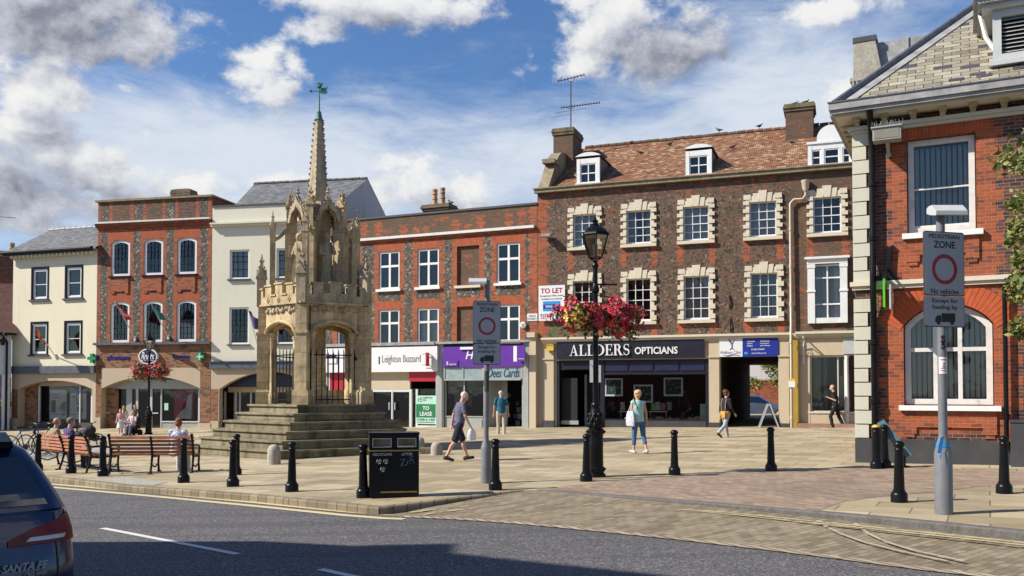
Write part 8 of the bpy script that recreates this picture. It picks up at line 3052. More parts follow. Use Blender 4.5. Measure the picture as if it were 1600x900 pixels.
# ================================================================ people
CM = {}
def cloth(c, var=.15):
 k = tuple(c)
 if k not in CM:
  m, t = newmat('cloth_%d' % len(CM))
  o = t.add('ShaderNodeTexCoord').outputs['Object']
  mp = t.add('ShaderNodeMapping')
  mp.inputs['Scale'].default_value = (1, 1, .55)
  t.link(o, mp.inputs[0])
  n = t.noise(mp.outputs[0], 11, 3, .5, 1.2)
  setp(t, t.ramp(n, [(.3, tuple(x * (1 - var) for x in c)), (.7, tuple(min(1, x * (1 + var)) for x in c))]), .88, bump=n, bstr=.9, bdist=.035)
  CM[k] = m
 return CM[k]
def fuse(name, mb, mat, parent, voxel=.008, smooth=3):
 """union of the collected volumes as one continuous smooth skin"""
 me = mb.mesh(name, 0)
 o = bpy.data.objects.new(name, me)
 COL.objects.link(o)
 m = o.modifiers.new('r', 'REMESH')
 m.mode = 'VOXEL'
 m.voxel_size = voxel
 m.use_smooth_shade = True
 s = o.modifiers.new('s', 'SMOOTH')
 s.factor = .5
 s.iterations = smooth
 dg = bpy.context.evaluated_depsgraph_get()
 me2 = bpy.data.meshes.new_from_object(o.evaluated_get(dg))
 o.modifiers.clear()
 o.data = me2
 bpy.data.meshes.remove(me)
 me2.materials.clear()
 me2.materials.append(mat)
 me2.polygons.foreach_set('use_smooth', [True] * len(me2.polygons))
 o.parent = parent
 return o
def person(label, loc, rz, H=1.75, legs=((0, 0), (0, 0)), arms=((0, 8, 10), (0, 8, 10)), lean=2, shirt=(.1, .1, .1), sleeve='short', bottom='trousers', bcol=(.05, .05, .06),
           hair='short', hcol=(.1, .06, .03), shoe=(.03, .025, .02), fat=1.0, skin=None, seat=None, female=False, shirtm=None, turn=0, apart=.0, group=None, head_down=0):
 t = thing('person', label, 'person', loc, rz, group)
 k = H / 1.75
 skin = skin or M_SKIN
 hipz = .92
 V = Vector
 J = []
 lowest = 1e9
 for s, (sw, kn) in zip((-1, 1), legs):
  hip = V((s * .095 * fat, 0, hipz))
  a = RD(sw)
  out = s * apart
  knee = hip + V((out, sin(a), -cos(a))) * .43
  b = RD(sw - kn)
  ank = knee + V((0, sin(b), -cos(b))) * .41
  ft = RD(max(0, -(sw - kn)) * .75)
  toe = ank + V((s * .02, cos(ft) * .17, -sin(ft) * .17 - .045))
  heel = ank + V((0, -.055 * cos(ft) + .03 * sin(ft), -.06 * cos(ft) + .0))
  J.append((hip, knee, ank, toe, heel))
  lowest = min(lowest, ank.z - .085, toe.z - .03)
 off = V((0, 0, -lowest)) if seat is None else V((0, 0, seat / k + .10 - hipz))
 J = [tuple(p + off for p in leg) for leg in J]
 base = V((0, 0, hipz)) + off
 RT = Matrix.Translation(base) @ Matrix.Rotation(RD(-lean), 4, 'X') @ Matrix.Translation(-V((0, 0, hipz)))
 sh_w = (.165 if female else .185) * (1 + (fat - 1) * .5)
 A = []
 for s, (sw, ab, el) in zip((-1, 1), arms):
  p = V((s * sh_w, -.01, 1.405))
  a, b = RD(sw), RD(ab)
  u = V((s * sin(b), sin(a) * cos(b), -cos(a) * cos(b)))
  e = p + u * .285
  c = RD(sw + el)
  f = V((s * sin(b) * (.6 - min(1.2, el / 60) ), sin(c), -cos(c))).normalized()
  w = e + f * .25
  A.append((p, e, w, f, s))
 S = Matrix.Scale(k, 4)
 def U(p):
  return S @ (RT @ V(p))
 def ringset(mb, rows, n=18):
  mb.rings([[U((x0 + rx * cos(2 * pi * j / n), y0 + ry * sin(2 * pi * j / n), z)) for j in range(n)] for (z, rx, ry, x0, y0) in rows])
 # ---- the body, one continuous surface
 b = MB()
 w = fat
 ringset(b, [(.84, .13 * w, .10 * w, 0, 0), (.95, .145 * w, .105 * w, 0, 0), (1.1, .125 * w, .095 * w, 0, .0), (1.25, .145 * w, .105 * w, 0, 0), (1.38, .14, .09, 0, 0), (1.43, .08, .06, 0, 0)])
 hc = (0, .03 + head_down * .05, 1.625 - head_down * .03)
 b.capsule(U((0, -.005, 1.40)), U((0, .02, 1.55)), .058 * k, .052 * k)
 HM = Matrix.Translation(hc) @ Matrix.Rotation(RD(turn), 4, 'Z') @ Matrix.Rotation(RD(-14 * head_down), 4, 'X')
 def Hd(p):
  return U(HM @ V(p))
 def hball(mb, c, rx, ry, rz, n=14, m=10):
  rs = []
  for i in range(m + 1):
   tt = -pi / 2 + pi * i / m
   cr = max(cos(tt), .02)
   rs.append([Hd((c[0] + rx * cr * cos(2 * pi * j / n), c[1] + ry * cr * sin(2 * pi * j / n), c[2] + rz * sin(tt))) for j in range(n)])
  mb.rings(rs)
 hball(b, (0, -.008, .025), .074, .092, .090)
 hball(b, (0, .022, -.045), .056, .066, .072)
 hball(b, (0, .092, -.018), .013, .022, .022, 8, 6)
 hball(b, (0, .080, -.058), .026, .016, .010, 8, 6)
 hball(b, (0, .078, .018), .045, .014, .010, 8, 6)
 for s in (-1, 1):
  hball(b, (s * .076, -.008, -.008), .012, .022, .032, 8, 6)
 for (p, e, w_, f, s) in A:
  b.capsule(U(p), U(e), .046 * k, .038 * k)
  b.capsule(U(e), U(w_), .037 * k, .026 * k)
  side = V((1, 0, 0)) - f * f.x
  side.normalize()
  nrm = f.cross(side).normalized()
  if nrm.x * s > 0:
   nrm = -nrm
  kn_ = w_ + f * .085
  b.capsule(U(w_ + f * .02), U(kn_), .026 * k, .030 * k)
  ax = nrm.cross(f).normalized()
  for i in range(4):
   o = (i - 1.5) * .0205
   L = (.068, .078, .074, .058)[i]
   r0 = kn_ + ax * o
   m1 = r0 + (f * .9 + nrm * .25 + ax * o * 2.0).normalized() * L * .55
   m2 = m1 + (f * .75 + nrm * .65).normalized() * L * .5
   b.capsule(U(r0), U(m1), .0095 * k, .0085 * k, 8)
   b.capsule(U(m1), U(m2), .0085 * k, .007 * k, 8)
  th = w_ + f * .03 + ax * .03
  b.capsule(U(th), U(th + (f * .75 + ax * .55 + nrm * .3).normalized() * .06), .012 * k, .009 * k, 8)
 for (hip, knee, ank, toe, heel) in J:
  for p, q, r0, r1 in ((hip, knee, .072 * fat, .052), (knee, ank, .052, .036)):
   b.capsule(S @ p, S @ q, r0 * k, r1 * k)
  cm = knee.lerp(ank, .3) + V((0, -.018, 0))
  b.capsule(S @ cm, S @ cm.lerp(ank, .4), .05 * k, .04 * k)
  b.capsule(S @ ank, S @ toe, .038 * k, .026 * k)
 fuse('body', b, skin, t, .0065 * k)
 # ---- clothing
 c = MB()
 w = fat
 hem = .86 if bottom != 'skirt' else .95
 belly = .02 * (fat - 1) * 6
 ringset(c, [(hem, .155 * w, .118 * w, 0, .0), (.95, .162 * w, .122 * w, 0, belly * .4), (1.1, .150 * w, .118 * w, 0, belly), (1.25, .168 * w, .125 * w, 0, belly * .5), (1.36, .165, .112, 0, 0), (1.425, .125, .085, 0, -.005), (1.465, .070, .062, 0, .0)])
 for (p, e, w_, f, s) in A:
  c.capsule(U((p.x * .8, p.y, p.z - .01)), U(p), .07 * k, .062 * k)
  if sleeve == 'short':
   c.capsule(U(p), U(p.lerp(e, .72)), .057 * k, .057 * k)
  elif sleeve == 'long':
   c.capsule(U(p), U(e), .060 * k, .050 * k)
   c.capsule(U(e), U(w_ - f * .02), .048 * k, .038 * k)
 fuse('shirt', c, shirtm or cloth(shirt), t, .011 * k, 2)
 c = MB()
 if bottom == 'skirt':
  if seat is None:
   ringset(c, [(.50, .25, .22, 0, 0), (.72, .21, .18, 0, 0), (.95, .15, .115, 0, 0), (1.02, .14, .105, 0, 0)])
  fr = .2
 else:
  fr = {'trousers': 1.0, 'capri': .55, 'shorts': -.12, 'hotpants': -.6}[bottom]
  lo = .80 if seat is None else .88
  ringset(c, [(lo, .10 * w, .09 * w, 0, 0), (.86, .150 * w, .118 * w, 0, 0), (.96, .156 * w, .117 * w, 0, 0), (1.0, .150 * w, .113 * w, 0, 0)])
  for (hip, knee, ank, toe, heel) in J:
   if fr <= 0:
    c.capsule(S @ (hip + V((0, 0, -.02))), S @ hip.lerp(knee, 1 + fr), .088 * k * fat, .086 * k * fat)
   else:
    c.capsule(S @ (hip + V((0, 0, -.02))), S @ knee, .088 * k * fat, .071 * k)
    c.capsule(S @ knee, S @ knee.lerp(ank, min(.98, fr + (.0 if fr < 1 else -.03))), .070 * k, .060 * k)
    cm = knee.lerp(ank, .3 * fr) + V((0, -.012, 0))
    c.capsule(S @ cm, S @ cm.lerp(ank, .4 * fr), .062 * k, .058 * k)
 if c.v:
  fuse({'skirt': 'skirt', 'shorts': 'shorts', 'hotpants': 'shorts'}.get(bottom, 'trousers'), c, cloth(bcol), t, .011 * k, 2)
 for (hip, knee, ank, toe, heel) in J:
  c = MB()
  c.capsule(S @ (heel + V((0, 0, .015))), S @ (toe + V((0, 0, .012))), .046 * k, .038 * k)
  c.capsule(S @ (ank + V((0, 0, -.02))), S @ heel, .048 * k, .044 * k)
  fuse('shoe', c, cloth(shoe), t, .009 * k, 2)
 if hair != 'bald':
  c = MB()
  hball(c, (0, -.022, .040), .084, .094, .090)
  if hair in ('bob', 'long', 'curly'):
   hball(c, (0, -.045, -.01), .088, .075, .085)
  if hair == 'curly':
   for i in range(16):
    a, e_ = i * 2.4, -.4 + 1.5 * i / 16
    hball(c, (.08 * cos(a) * cos(e_), -.03 + .08 * sin(a) * cos(e_) - .02, .04 + .085 * sin(e_)), .035, .035, .03, 8, 6)
  if hair == 'long':
   c.capsule(Hd((0, -.075, .0)), Hd((0, -.10, -.30)), .080 * k, .055 * k)
   for s in (-1, 1):
    c.capsule(Hd((s * .065, -.02, .0)), Hd((s * .075, -.02, -.22)), .032 * k, .02 * k)
  fuse('hair', c, cloth(hcol, .3), t, .010 * k, 1)
 else:
  c = MB()
  for s in (-1, 1):
   hball(c, (s * .066, -.045, -.005), .016, .045, .035, 10, 8)
  hball(c, (0, -.088, -.01), .05, .014, .035, 10, 8)
  fuse('hair', c, cloth(hcol, .2), t, .008 * k, 1)
 for s in (-1, 1):
  e_ = MB()
  hball(e_, (s * .030, .079, .004), .0085, .006, .006, 8, 6)
  e_.build('eye', M_INK, t)
 hands = [t.matrix_local @ U(w_ + f * .1) for (p, e, w_, f, s) in A]
 TM = Matrix.Translation(loc) @ Matrix.Rotation(rz, 4, 'Z')
 t_h = [TM @ U(w_ + f * .11) for (p, e, w_, f, s) in A]
 return t, t_h, U, TM
FACE_R = -pi / 2    
PALE = plain('fair_skin', (.60, .36, .26), .55, var=.06, scale=12)
TAN = plain('tanned_skin', (.53, .29, .20), .55, var=.08, scale=12)
p = G(716, 720.5)
t, h, U, TM = person('older man in blue-grey polo and navy shorts walking right with a white bag', p, RD(-68), 1.78, ((20, 4), (-17, 14)), ((-14, 10, 14), (14, 12, 22)), 9, (.105, .105, .165), 'short', 'shorts', (.012, .012, .035), 'short', (.60, .57, .53), (.06, .042, .03), 1.12, TAN, head_down=.6, turn=-8)
bg = thing('paper_bag', 'small white bag in the right hand of the man in navy shorts', 'bag', h[1], RD(20))
q = MB(); q.rings([[Vector((rx * cos(2 * pi * j / 10), ry * sin(2 * pi * j / 10), z)) for j in range(10)] for rx, ry, z in ((.02, .02, .03), (.09, .03, -.04), (.12, .04, -.16), (.11, .045, -.27), (.02, .02, -.28))]); q.build('bag', M_PAPER, bg)
person('man in teal shirt and beige trousers seen from behind near the purple shop', G(783, 683), RD(6), 1.76, ((5, 4), (-8, 8)), ((3, 12, 12), (-4, 12, 14)), 5, (.012, .105, .18), 'short', 'trousers', (.46, .40, .32), 'short', (.55, .54, .52), (.30, .26, .2), 1.06, TAN, head_down=.8)
p = G(998, 709)
t, h, U, TM = person('blonde woman in aqua top and blue capri jeans with a shoulder bag', p, RD(22), 1.68, ((9, 6), (-10, 14)), ((4, 9, 60), (-6, 10, 10)), 4, (.33, .60, .58), 'none', 'capri', (.055, .13, .27), 'curly', (.62, .45, .22), (.45, .43, .42), 1.08, None, female=True, shirtm=shirtmat('aqua_print', (.30, .58, .56), (.52, .66, .62), 22, .55))
bg = thing('shoulder_bag', 'pale flowered shoulder bag on the left side of the blonde woman', 'bag', TM @ U((-.235, .02, 1.05)), RD(22))
q = MB(); q.rings([[Vector((rx * cos(2 * pi * j / 14), ry * sin(2 * pi * j / 14), z)) for j in range(14)] for rx, ry, z in ((.05, .13, .12), (.07, .18, .03), (.085, .21, -.15), (.07, .19, -.27), (.02, .1, -.30))]); q.build('bag', shirtmat('bag_print', (.50, .52, .56), (.30, .36, .46), 26, .55), bg)
q = MB(); q.tube([(.0, -.12, .10), (.06, -.09, .32), (.075, -.02, .43), (.07, .07, .33), (.0, .12, .10)], .012, 6); q.build('strap', M_LGREY, bg)
p = G(1134, 687.5)
t, h, U, TM = person('young woman in black top and pale grey jeans, amber jacket tied at her waist', p, RD(-52), 1.66, ((16, 4), (-22, 34)), ((-6, 8, 10), (6, 10, 42)), 3, (.012, .012, .015), 'long', 'trousers', (.36, .39, .42), 'curly', (.13, .06, .03), (.10, .035, .015), .96, PALE, female=True, turn=-12)
jk = MB()
jk.rings([[U((rx * cos(2 * pi * j / 18), ry * sin(2 * pi * j / 18), z)) for j in range(18)] for z, rx, ry in ((.86, .165, .14), (.90, .172, .145), (.96, .168, .138), (1.01, .155, .122))])
for a in (-.09, .0, .07):
 jk.capsule(U((a, -.13, .95)), U((a * 1.3, -.16, .78)), .05, .035)
jk.capsule(U((.09, .12, .96)), U((.05, .13, .80)), .03, .02)
fuse('jacket', jk, shirtmat('amber_print', (.50, .26, .05), (.62, .40, .16), 20, .6), t, .012, 2)
st_ = MB(); st_.tube([U((-.10, -.10, 1.0)), U((-.10, -.13, 1.25)), U((-.09, -.09, 1.43)), U((-.09, .10, 1.35))], .011, 6); st_.tube([U((.08, -.12, 1.05)), U((.08, -.13, 1.25)), U((.08, -.08, 1.43))], .011, 6); st_.build('strap', cloth((.45, .33, .24)), t)
person('bald man all in black striding left past the side shop, hand raised', G(1306, 671.5), RD(62), 1.76, ((24, 34), (-14, 12)), ((-8, 4, 128), (-16, 12, 60)), 7, (.008, .008, .010), 'short', 'trousers', (.008, .008, .010), 'bald', (.12, .07, .05), (.010, .010, .010), 1.0, TAN, turn=10)
p = G(188, 681)
person('small girl with long fair hair and a white skirt beside the wheelchair', p, RD(188), 1.22, ((3, 2), (-4, 4)), ((6, 10, 70), (4, 10, 40)), 2, (.62, .34, .34), 'short', 'skirt', (.66, .67, .72), 'long', (.42, .25, .11), (.7, .7, .7), .9, PALE, female=True)
person('girl with long fair hair and pale blue shorts left of the wheelchair', G(193, 680), RD(10), 1.36, ((3, 2), (-4, 4)), ((8, 10, 50), (6, 10, 40)), 2, (.60, .56, .54), 'short', 'hotpants', (.40, .47, .62), 'long', (.46, .28, .12), (.7, .7, .7), .9, PALE, female=True)
person('young woman with long brown hair standing behind the wheelchair', G(211, 676.5), RD(186), 1.40, ((0, 0), (0, 0)), ((25, 8, 30), (25, 8, 30)), 4, (.10, .08, .08), 'short', 'trousers', (.05, .05, .07), 'long', (.17, .075, .03), (.03, .03, .03), .9, PALE, female=True)
wp = G(207, 683)
wc = thing('wheelchair', 'black powered wheelchair carrying the woman in pale pink', 'wheelchair', wp, RD(176))
q = MB()
q.box(-.22, .22, -.18, .26, .36, .43); q.box(-.22, .22, -.26, -.19, .40, .88); q.box(-.18, .18, -.22, .2, .14, .34)
for s in (-1, 1):
 q.tube([(s * .25, -.2, .58), (s * .25, .18, .58)], .025, 6); q.tube([(s * .25, -.15, .35), (s * .25, -.15, .58)], .018, 6); q.tube([(s * .12, .26, .38), (s * .12, .42, .12)], .02, 6)
 q.tube([(s * .18, -.25, .85), (s * .18, -.38, .9)], .015, 6)
q.box(-.2, .2, .36, .56, .09, .12)
q.build('frame', M_IRON, wc)
for x, y, r in ((-.27, -.15, .17), (.27, -.15, .17), (-.22, .32, .09), (.22, .32, .09)):
 q = MB(); q.lathe([(r * .6, -.025), (r, -.03), (r, .03), (r * .6, .025)], 16, 0, True, Matrix.Translation((x, y, r)) @ Matrix.Rotation(pi / 2, 4, 'Y')); q.build('wheel', M_RUBBER, wc)
person('woman in pale pink blouse and grey leggings sitting in the wheelchair', wp, RD(176), 1.45, ((82, 68), (82, 72)), ((30, 10, 60), (30, 10, 60)), -4, (.66, .50, .50), 'long', 'trousers', (.13, .13, .17), 'bob', (.40, .22, .12), (.5, .35, .3), 1.05, PALE, seat=.40, female=True)
def on_bench(a, b, f, back=.0):
 d = (b - a).normalized()
 return a.lerp(b, f) + Vector((-d.y, d.x, 0)) * (.17 + back), atan2(d.y, d.x)
pb, rb_ = on_bench(bA, bB, .77)
person('woman with short auburn hair and blue flowered blouse on the long bench', pb, rb_, 1.66, ((84, 80), (84, 74)), ((22, 10, 50), (22, 10, 50)), 3, (.5, .55, .7), 'long', 'trousers', (.60, .60, .62), 'bob', (.26, .085, .025), (.2, .15, .12), 1.12, PALE, seat=.36, female=True, shirtm=shirtmat('blue_flower_print', (.60, .65, .74), (.14, .20, .42), 16, .56), turn=6)
pb, rb_ = on_bench(cA, cB, .14)
person('bald man in khaki shirt on the shorter bench', pb, rb_, 1.70, ((84, 80), (82, 76)), ((20, 24, 60), (20, 12, 50)), 4, (.30, .25, .16), 'short', 'trousers', (.10, .09, .08), 'bald', (.25, .14, .09), (.05, .04, .04), 1.1, TAN, seat=.36, turn=4)
pb, rb_ = on_bench(cA, cB, .42)
person('grey-haired man in purple jumper on the shorter bench', pb, rb_, 1.72, ((84, 84), (84, 76)), ((22, 12, 50), (22, 14, 50)), 4, (.085, .050, .16), 'long', 'trousers', (.06, .06, .07), 'short', (.20, .18, .16), (.05, .04, .04), 1.2, TAN, seat=.36, turn=-8)
# ================================================================ dark blue estate car in the corner, seen from its right rear
M_CARP = plain('dark_blue_car_paint', (.004, .012, .055), .22, .15, var=.05, coat=.6)
M_CARG = glassmat('car_glass', (.10, .11, .12), .10, wob=0)
M_CARL = plain('tail_light_red', (.16, .003, .006), .3, var=.4, scale=7, spec=.35)
M_PLB = plain('black_trim_plastic', (.012, .012, .013), .5)
p0 = at_depth(119.5, 815, 6.0)
HD = RD(47)
car = thing('parked_car', 'dark blue estate car with red tail light at the left edge', 'car', (0, 0, 0), HD)
W_, L_ = .94, 4.68
cx_ = p0.x - (cos(HD) * W_ - sin(HD) * .12)
cy_ = p0.y - (sin(HD) * W_ + cos(HD) * .12)
car.location = (cx_, cy_, ground(cx_) - KH)
ROWS = [(.24, .16, 4.50, .84), (.40, .05, 4.62, .91), (.62, .0, 4.66, .935), (.80, .02, 4.60, .94), (.98, .07, 4.44, .935), (1.06, .10, 4.20, .92), (1.12, .13, 3.55, .905)]
CAB = [(1.12, .13, 3.50, .905), (1.22, .17, 3.20, .865), (1.36, .24, 2.82, .80), (1.50, .33, 2.42, .725), (1.575, .48, 2.15, .64), (1.60, .75, 1.95, .5)]
def outline(z, y0, y1, w, rr=.28, rf=.5, n=7):
 pts = []
 for (cx, cy, r, a0) in ((w - rr, y0 + rr * .55, rr, -90), (w - rf, y1 - rf, rf, 0), (-w + rf, y1 - rf, rf, 90), (-w + rr, y0 + rr * .55, rr, 180)):
  for i in range(n):
   a = RD(a0 + 90 * i / (n - 1))
   ry = r * .55 if r == rr else r
   pts.append(Vector((cx + r * cos(a), cy + ry * sin(a), z)))
 return pts
q = MB()
q.rings([outline(*r) for r in ROWS], caps=True)
q.rings([outline(z, a, b, w, .20, .35) for z, a, b, w in CAB], caps=True)
q.build('body', M_CARP, car, sharp=60)
def on_tail(rows, x0, x1, zz, out=.004, n=10):
 """a patch lying on the rear corner surface between two outline fractions"""
 res = []
 for z in zz:
  for i in range(len(rows) - 1):
   if rows[i][0] <= z <= rows[i + 1][0]:
    f = (z - rows[i][0]) / (rows[i + 1][0] - rows[i][0])
    y0, w = [rows[i][k] + (rows[i + 1][k] - rows[i][k]) * f for k in (1, 3)]
    rr = .28 if rows is ROWS else .20
    row = []
    for j in range(n + 1):
     x = x0(z) + (x1(z) - x0(z)) * j / n
     if x <= w - rr:
      row.append(Vector((x, y0 - out, z)))
     else:
      a = min(1.0, (x - (w - rr)) / rr)
      ang = a * pi / 2
      row.append(Vector((w - rr + (rr + out) * sin(ang), y0 + rr * .55 - (rr * .55 + out) * cos(ang), z)))
    res.append(row)
    break
 return res
def patch(name, rows, x0, x1, zz, mat, out=.006, n=12):
 q = MB()
 rs = on_tail(rows, x0, x1, zz, out, n)
 for a, b in zip(rs, rs[1:]):
  for j in range(n):
   q.add([a[j], a[j + 1], b[j + 1], b[j]], [(0, 1, 2, 3)], 0, True)
 return q.build(name, mat, car, sharp=0)
lin = lambda a, b, n: [a + (b - a) * i / n for i in range(n + 1)]
patch('tail_light', ROWS, lambda z: .93 - .43 * min(1, (1.125 - z) / .17), lambda z: .99, lin(.915, 1.118, 12), M_CARL, .012)
patch('reflector', ROWS, lambda z: .60 + (z - .935) * 1.2, lambda z: .78 + (z - .935) * .6, lin(.937, .962, 3), plain('clear_lens', (.55, .50, .48), .2), .017)
patch('tail_light', ROWS, lambda z: -.99, lambda z: -.5, lin(.835, 1.055, 8), M_CARL, .012)
patch('rear_window', CAB, lambda z: -.70 + (z - 1.15) * .35, lambda z: .74 - (z - 1.15) * .40, lin(1.155, 1.46, 8), plain('dark_car_window', (.008, .012, .022), .05, spec=.8, coat=1.0), .008)
patch('bumper', ROWS, lambda z: -.86, lambda z: .97, lin(.42, .47, 2), M_PLB, .02)
patch('trim_seam', ROWS, lambda z: .745, lambda z: .752, lin(.5, 1.1, 8), M_PLB, .004, 2)
sp = MB(); sp.rings([[Vector((x, y + .02 * (abs(x) > .5), z)) for x, y, z in ((-.66, .46, 1.55), (-.60, .26, 1.52), (.60, .26, 1.52), (.66, .46, 1.55))], [Vector((x, y, z)) for x, y, z in ((-.64, .56, 1.615), (-.58, .25, 1.565), (.58, .25, 1.565), (.64, .56, 1.615))]], smooth=False)
sp.build('spoiler', M_PLB, car)
q = MB()
put(q, text_mb('SANTA FE', .052, .004, bold=.02, shear=.25, width=.27), 0, 0, 0)
put(q, text_mb('CRDI 4WD', .026, .004, bold=.02, shear=.2, width=.13), .06, 0, -.052)
q.build('badge', M_CHROME, car, (.585, -.004, .79), (0, 0, 0))
for x in (-.80, .80):
 for y in (.86, 3.62):
  q = MB(); q.lathe([(.20, -.11), (.345, -.11), (.355, -.08), (.355, .08), (.345, .11), (.20, .11)], 24, 0, True, Matrix.Translation((x, y, .355)) @ Matrix.Rotation(pi / 2, 4, 'Y')); wh = q.build('wheel', M_RUBBER, car)
  q = MB(); q.lathe([(.03, .10), (.2, .115), (.22, .10), (.22, -.1)], 12, 0, False, Matrix.Translation((x, y, .355)) @ Matrix.Rotation(pi / 2 if x > 0 else -pi / 2, 4, 'Y')); q.build('rim', M_CHROME, wh)
for s in (-1, 1):
 q = MB(); q.quad((s * .915, .55, 1.13), (s * .915, 3.1, 1.13), (s * .78, 2.45, 1.45), (s * .78, .62, 1.45)); q.build('side_window', M_CARG, car)
 q = MB(); q.ball((s * 1.02, 2.9, 1.14), .09, .05, .07); q.build('mirror', M_CARP, car)
cp = fm.world(fm.x(1186, DM + 7.0), DM + 7.0, 0)
cc = thing('parked_car', 'silver-blue hatchback in the courtyard beyond the passage', 'car', cp, fm.rz + pi)
M_CAR2 = plain('silver_blue_car_paint', (.16, .20, .30), .25, .6, var=.04, coat=1.0)
q = MB()
def sec(x, prof):
 return [Vector((x, y, z)) for y, z in prof]
def sprof(w, zb, zt, c):
 return [(-w, zb), (-w, zb + (zt - zb) * .6), (-w * c, zt), (w * c, zt), (w, zb + (zt - zb) * .6), (w, zb)]
q.rings([sec(x, sprof(w, .25, zt, c)) for x, w, zt, c in ((-2.0, .6, .62, .8), (-1.9, .76, .78, .8), (-1.2, .83, .93, .82), (-.75, .84, 1.0, .82), (-.1, .84, 1.42, .66), (.6, .84, 1.50, .66), (1.4, .84, 1.46, .66), (1.85, .82, 1.05, .8), (1.98, .74, .7, .8))])
q.build('body', M_CAR2, cc, sharp=35)
for x in (-1.25, 1.25):
 for y in (-.78, .78):
  q = MB(); q.lathe([(.20, -.09), (.30, -.09), (.31, 0), (.30, .09), (.20, .09)], 20, 0, True, Matrix.Translation((x, y, .31)) @ Matrix.Rotation(pi / 2, 4, 'X')); wh = q.build('wheel', M_RUBBER, cc)
  q = MB()
  for k in range(7):
   a = 2 * pi * k / 7
   q.bar((x, y * 1.13, .31), (x + .19 * cos(a), y * 1.13, .31 + .19 * sin(a)), .05, .02)
  q.lathe([(.18, .1), (.205, .1), (.205, -.02)], 20, 0, True, Matrix.Translation((x, y, .31)) @ Matrix.Rotation(pi / 2 * (1 if y < 0 else -1), 4, 'X')); q.build('rim', M_LGREY, wh)
for s in (-1, 1):
 q = MB(); q.quad((-.62, s * .845, 1.0), (1.6, s * .845, 1.02), (1.35, s * .66, 1.39), (-.02, s * .66, 1.36)); q.build('side_window', M_CARG, cc)
 q = MB(); q.ball((-1.86, s * .62, .74), .10, .14, .07); q.build('headlight', M_LGREY, cc)
# ================================================================ bicycles parked behind the benches
def bicycle(lab, px, py, rz, col, group='bicycles parked behind the benches'):
 t = thing('bicycle', lab, 'bicycle', G(px, py), rz, group)
 r = .33
 for x in (-.52, .52):
  q = MB()
  q.tube([(x + r * cos(2 * pi * j / 24), 0, r + r * sin(2 * pi * j / 24)) for j in range(25)], .018, 6)
  wh = q.build('wheel', M_RUBBER, t)
  q = MB()
  for j in range(12):
   a = 2 * pi * j / 12
   q.tube([(x, 0, r), (x + r * cos(a), 0, r + r * sin(a))], .003, 3)
  q.ball((x, 0, r), .03); q.build('spokes', M_CHROME, wh)
 q = MB()
 bb, hd, st, ra, fa = (-.05, 0, .30), (.36, 0, .86), (-.20, 0, .84), (-.52, 0, r), (.52, 0, r)
 for a, b in ((bb, hd), ((-.18, 0, .78), (.34, 0, .80)), (bb, st), (ra, bb), (ra, (-.18, 0, .76)), (hd, fa), ((.33, 0, .96), hd)):
  q.tube([a, b], .017, 6)
 q.build('frame', col, t)
 q = MB(); q.rings([[Vector((-.20 + a, w * s, .90 + .02 * abs(s))) for s in (-1, -.5, 0, .5, 1)] + [Vector((-.20 + a, w * s, .87)) for s in (1, 0, -1)] for a, w in ((-.14, .07), (-.05, .075), (.06, .03), (.15, .015))]); q.tube([(-.2, 0, .82), (-.2, 0, .88)], .014, 6); q.build('saddle', M_RUBBER, t)
 q = MB(); q.tube([(.26, -.28, 1.02), (.36, -.12, 1.0), (.34, 0, .97), (.36, .12, 1.0), (.26, .28, 1.02)], .013, 6); q.build('handlebar', M_IRON, t)
 q = MB(); q.lathe([(.09, -.006), (.095, 0), (.09, .006)], 16, 0, False, Matrix.Translation((-.05, -.05, .30)) @ Matrix.Rotation(pi / 2, 4, 'X')); q.tube([(-.05, -.08, .30), (.06, -.08, .18)], .012, 5); q.tube([(-.05, .08, .30), (-.16, .08, .42)], .012, 5); q.build('crank', M_DGREY, t)
 return t
bicycle('blue bicycle nearest the dark car', 40, 714, RD(62), plain('blue_frame', (.02, .12, .30), .4))
bicycle('black bicycle second from the car', 62, 712, RD(70), M_IRON)
bicycle('grey bicycle half hidden behind the two seated men', 92, 709, RD(24), M_DGREY)
bicycle('black bicycle carrying black pannier bags', 128, 711, RD(-12), M_IRON)
pb = thing('pannier_bag', 'bulky black pannier bag on the bicycle behind the bench', 'bag', G(136, 711), RD(-12))
q = MB()
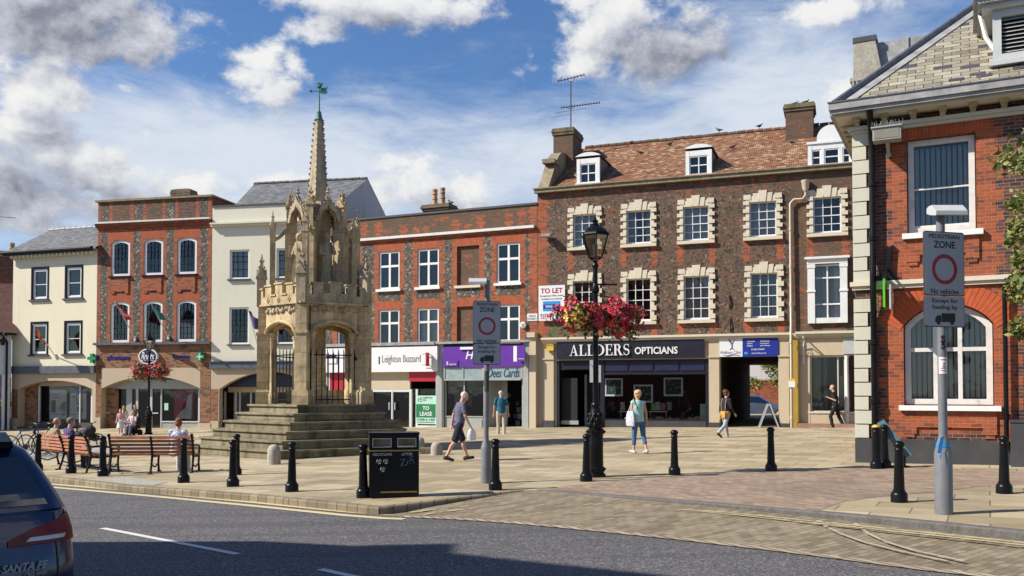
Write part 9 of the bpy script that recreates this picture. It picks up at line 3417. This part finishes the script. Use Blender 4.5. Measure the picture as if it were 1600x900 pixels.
for k in range(9):
 q.ball((random.uniform(-.28, .28), random.uniform(-.15, .15), .62 + random.uniform(-.14, .16)), random.uniform(.13, .2), .16, random.uniform(.10, .17))
fuse('bag', q, M_RUBBER, pb, .02, 2)
# ================================================================ tree reaching in at the right edge
tp = G(1760, 806)
tr = thing('street_tree', 'small-leaved street tree reaching in at the right edge', 'tree', tp, 0)
q = MB(); q.tube([(0, 0, -.2), (.05, 0, 1.5), (-.02, 0, 3.0), (.1, 0, 4.6)], [.13, .11, .09, .04], 10)
rnd = random.Random(4)
cl = []
xo = lambda px, py, y: at_depth(px, py, y) - tp
for (px, py, dy) in [(1592, 318, 0), (1586, 372, .1), (1592, 352, .2), (1596, 405, 0), (1582, 446, .1), (1594, 432, .3), (1592, 462, 0), (1590, 512, .2), (1600, 518, .2), (1615, 330, 0), (1620, 420, .2), (1625, 500, .1), (1640, 360, .1), (1650, 450, .2), (1660, 300, .3)]:
 e = xo(px, py, tp.y + dy)
 q.tube([(0, 0, e.z * .75 + .2), e * .5 + Vector((0, 0, e.z * .42 + .1)), e], [.035, .02, .006], 5)
 cl.append((e, (.13, .20, .13)))
for k in range(70):
 cl.append((Vector((rnd.gauss(.3, .75), rnd.gauss(0, .8), rnd.uniform(2.4, 5.8))), (.38, .38, .30)))
cl = [c for i, c in enumerate(cl) if i < 15 or c[0].x > -.95]
q.build('trunk', M_BARK, tr)
q = leaf_cloud(MB(), cl[:15], 90, .042, 2, flat=.55, seed=9)
leaf_cloud(q, cl[15:], 130, .055, 2, flat=.55, seed=10)
q.build('crown', [M_LEAFT, M_LEAFY], tr, sharp=0)
sh_ = thing('shrub', 'bright yellow-green shrub against the white house at the far left edge', 'shrub', G(0, 676), 0)
q = leaf_cloud(MB(), [((random.uniform(-.9, .15), random.uniform(-.2, .4), random.uniform(.6, 1.6)), (.3, .3, .3)) for k in range(10)], 80, .08, 1, seed=2); q.build('foliage', plain('shrub_leaf', (.22, .34, .03), .6), sh_, sharp=0)
q = MB(); q.tube([(-.3, 0, 0), (-.3, 0, .9)], .03, 5); q.build('stem', M_BARK, sh_)
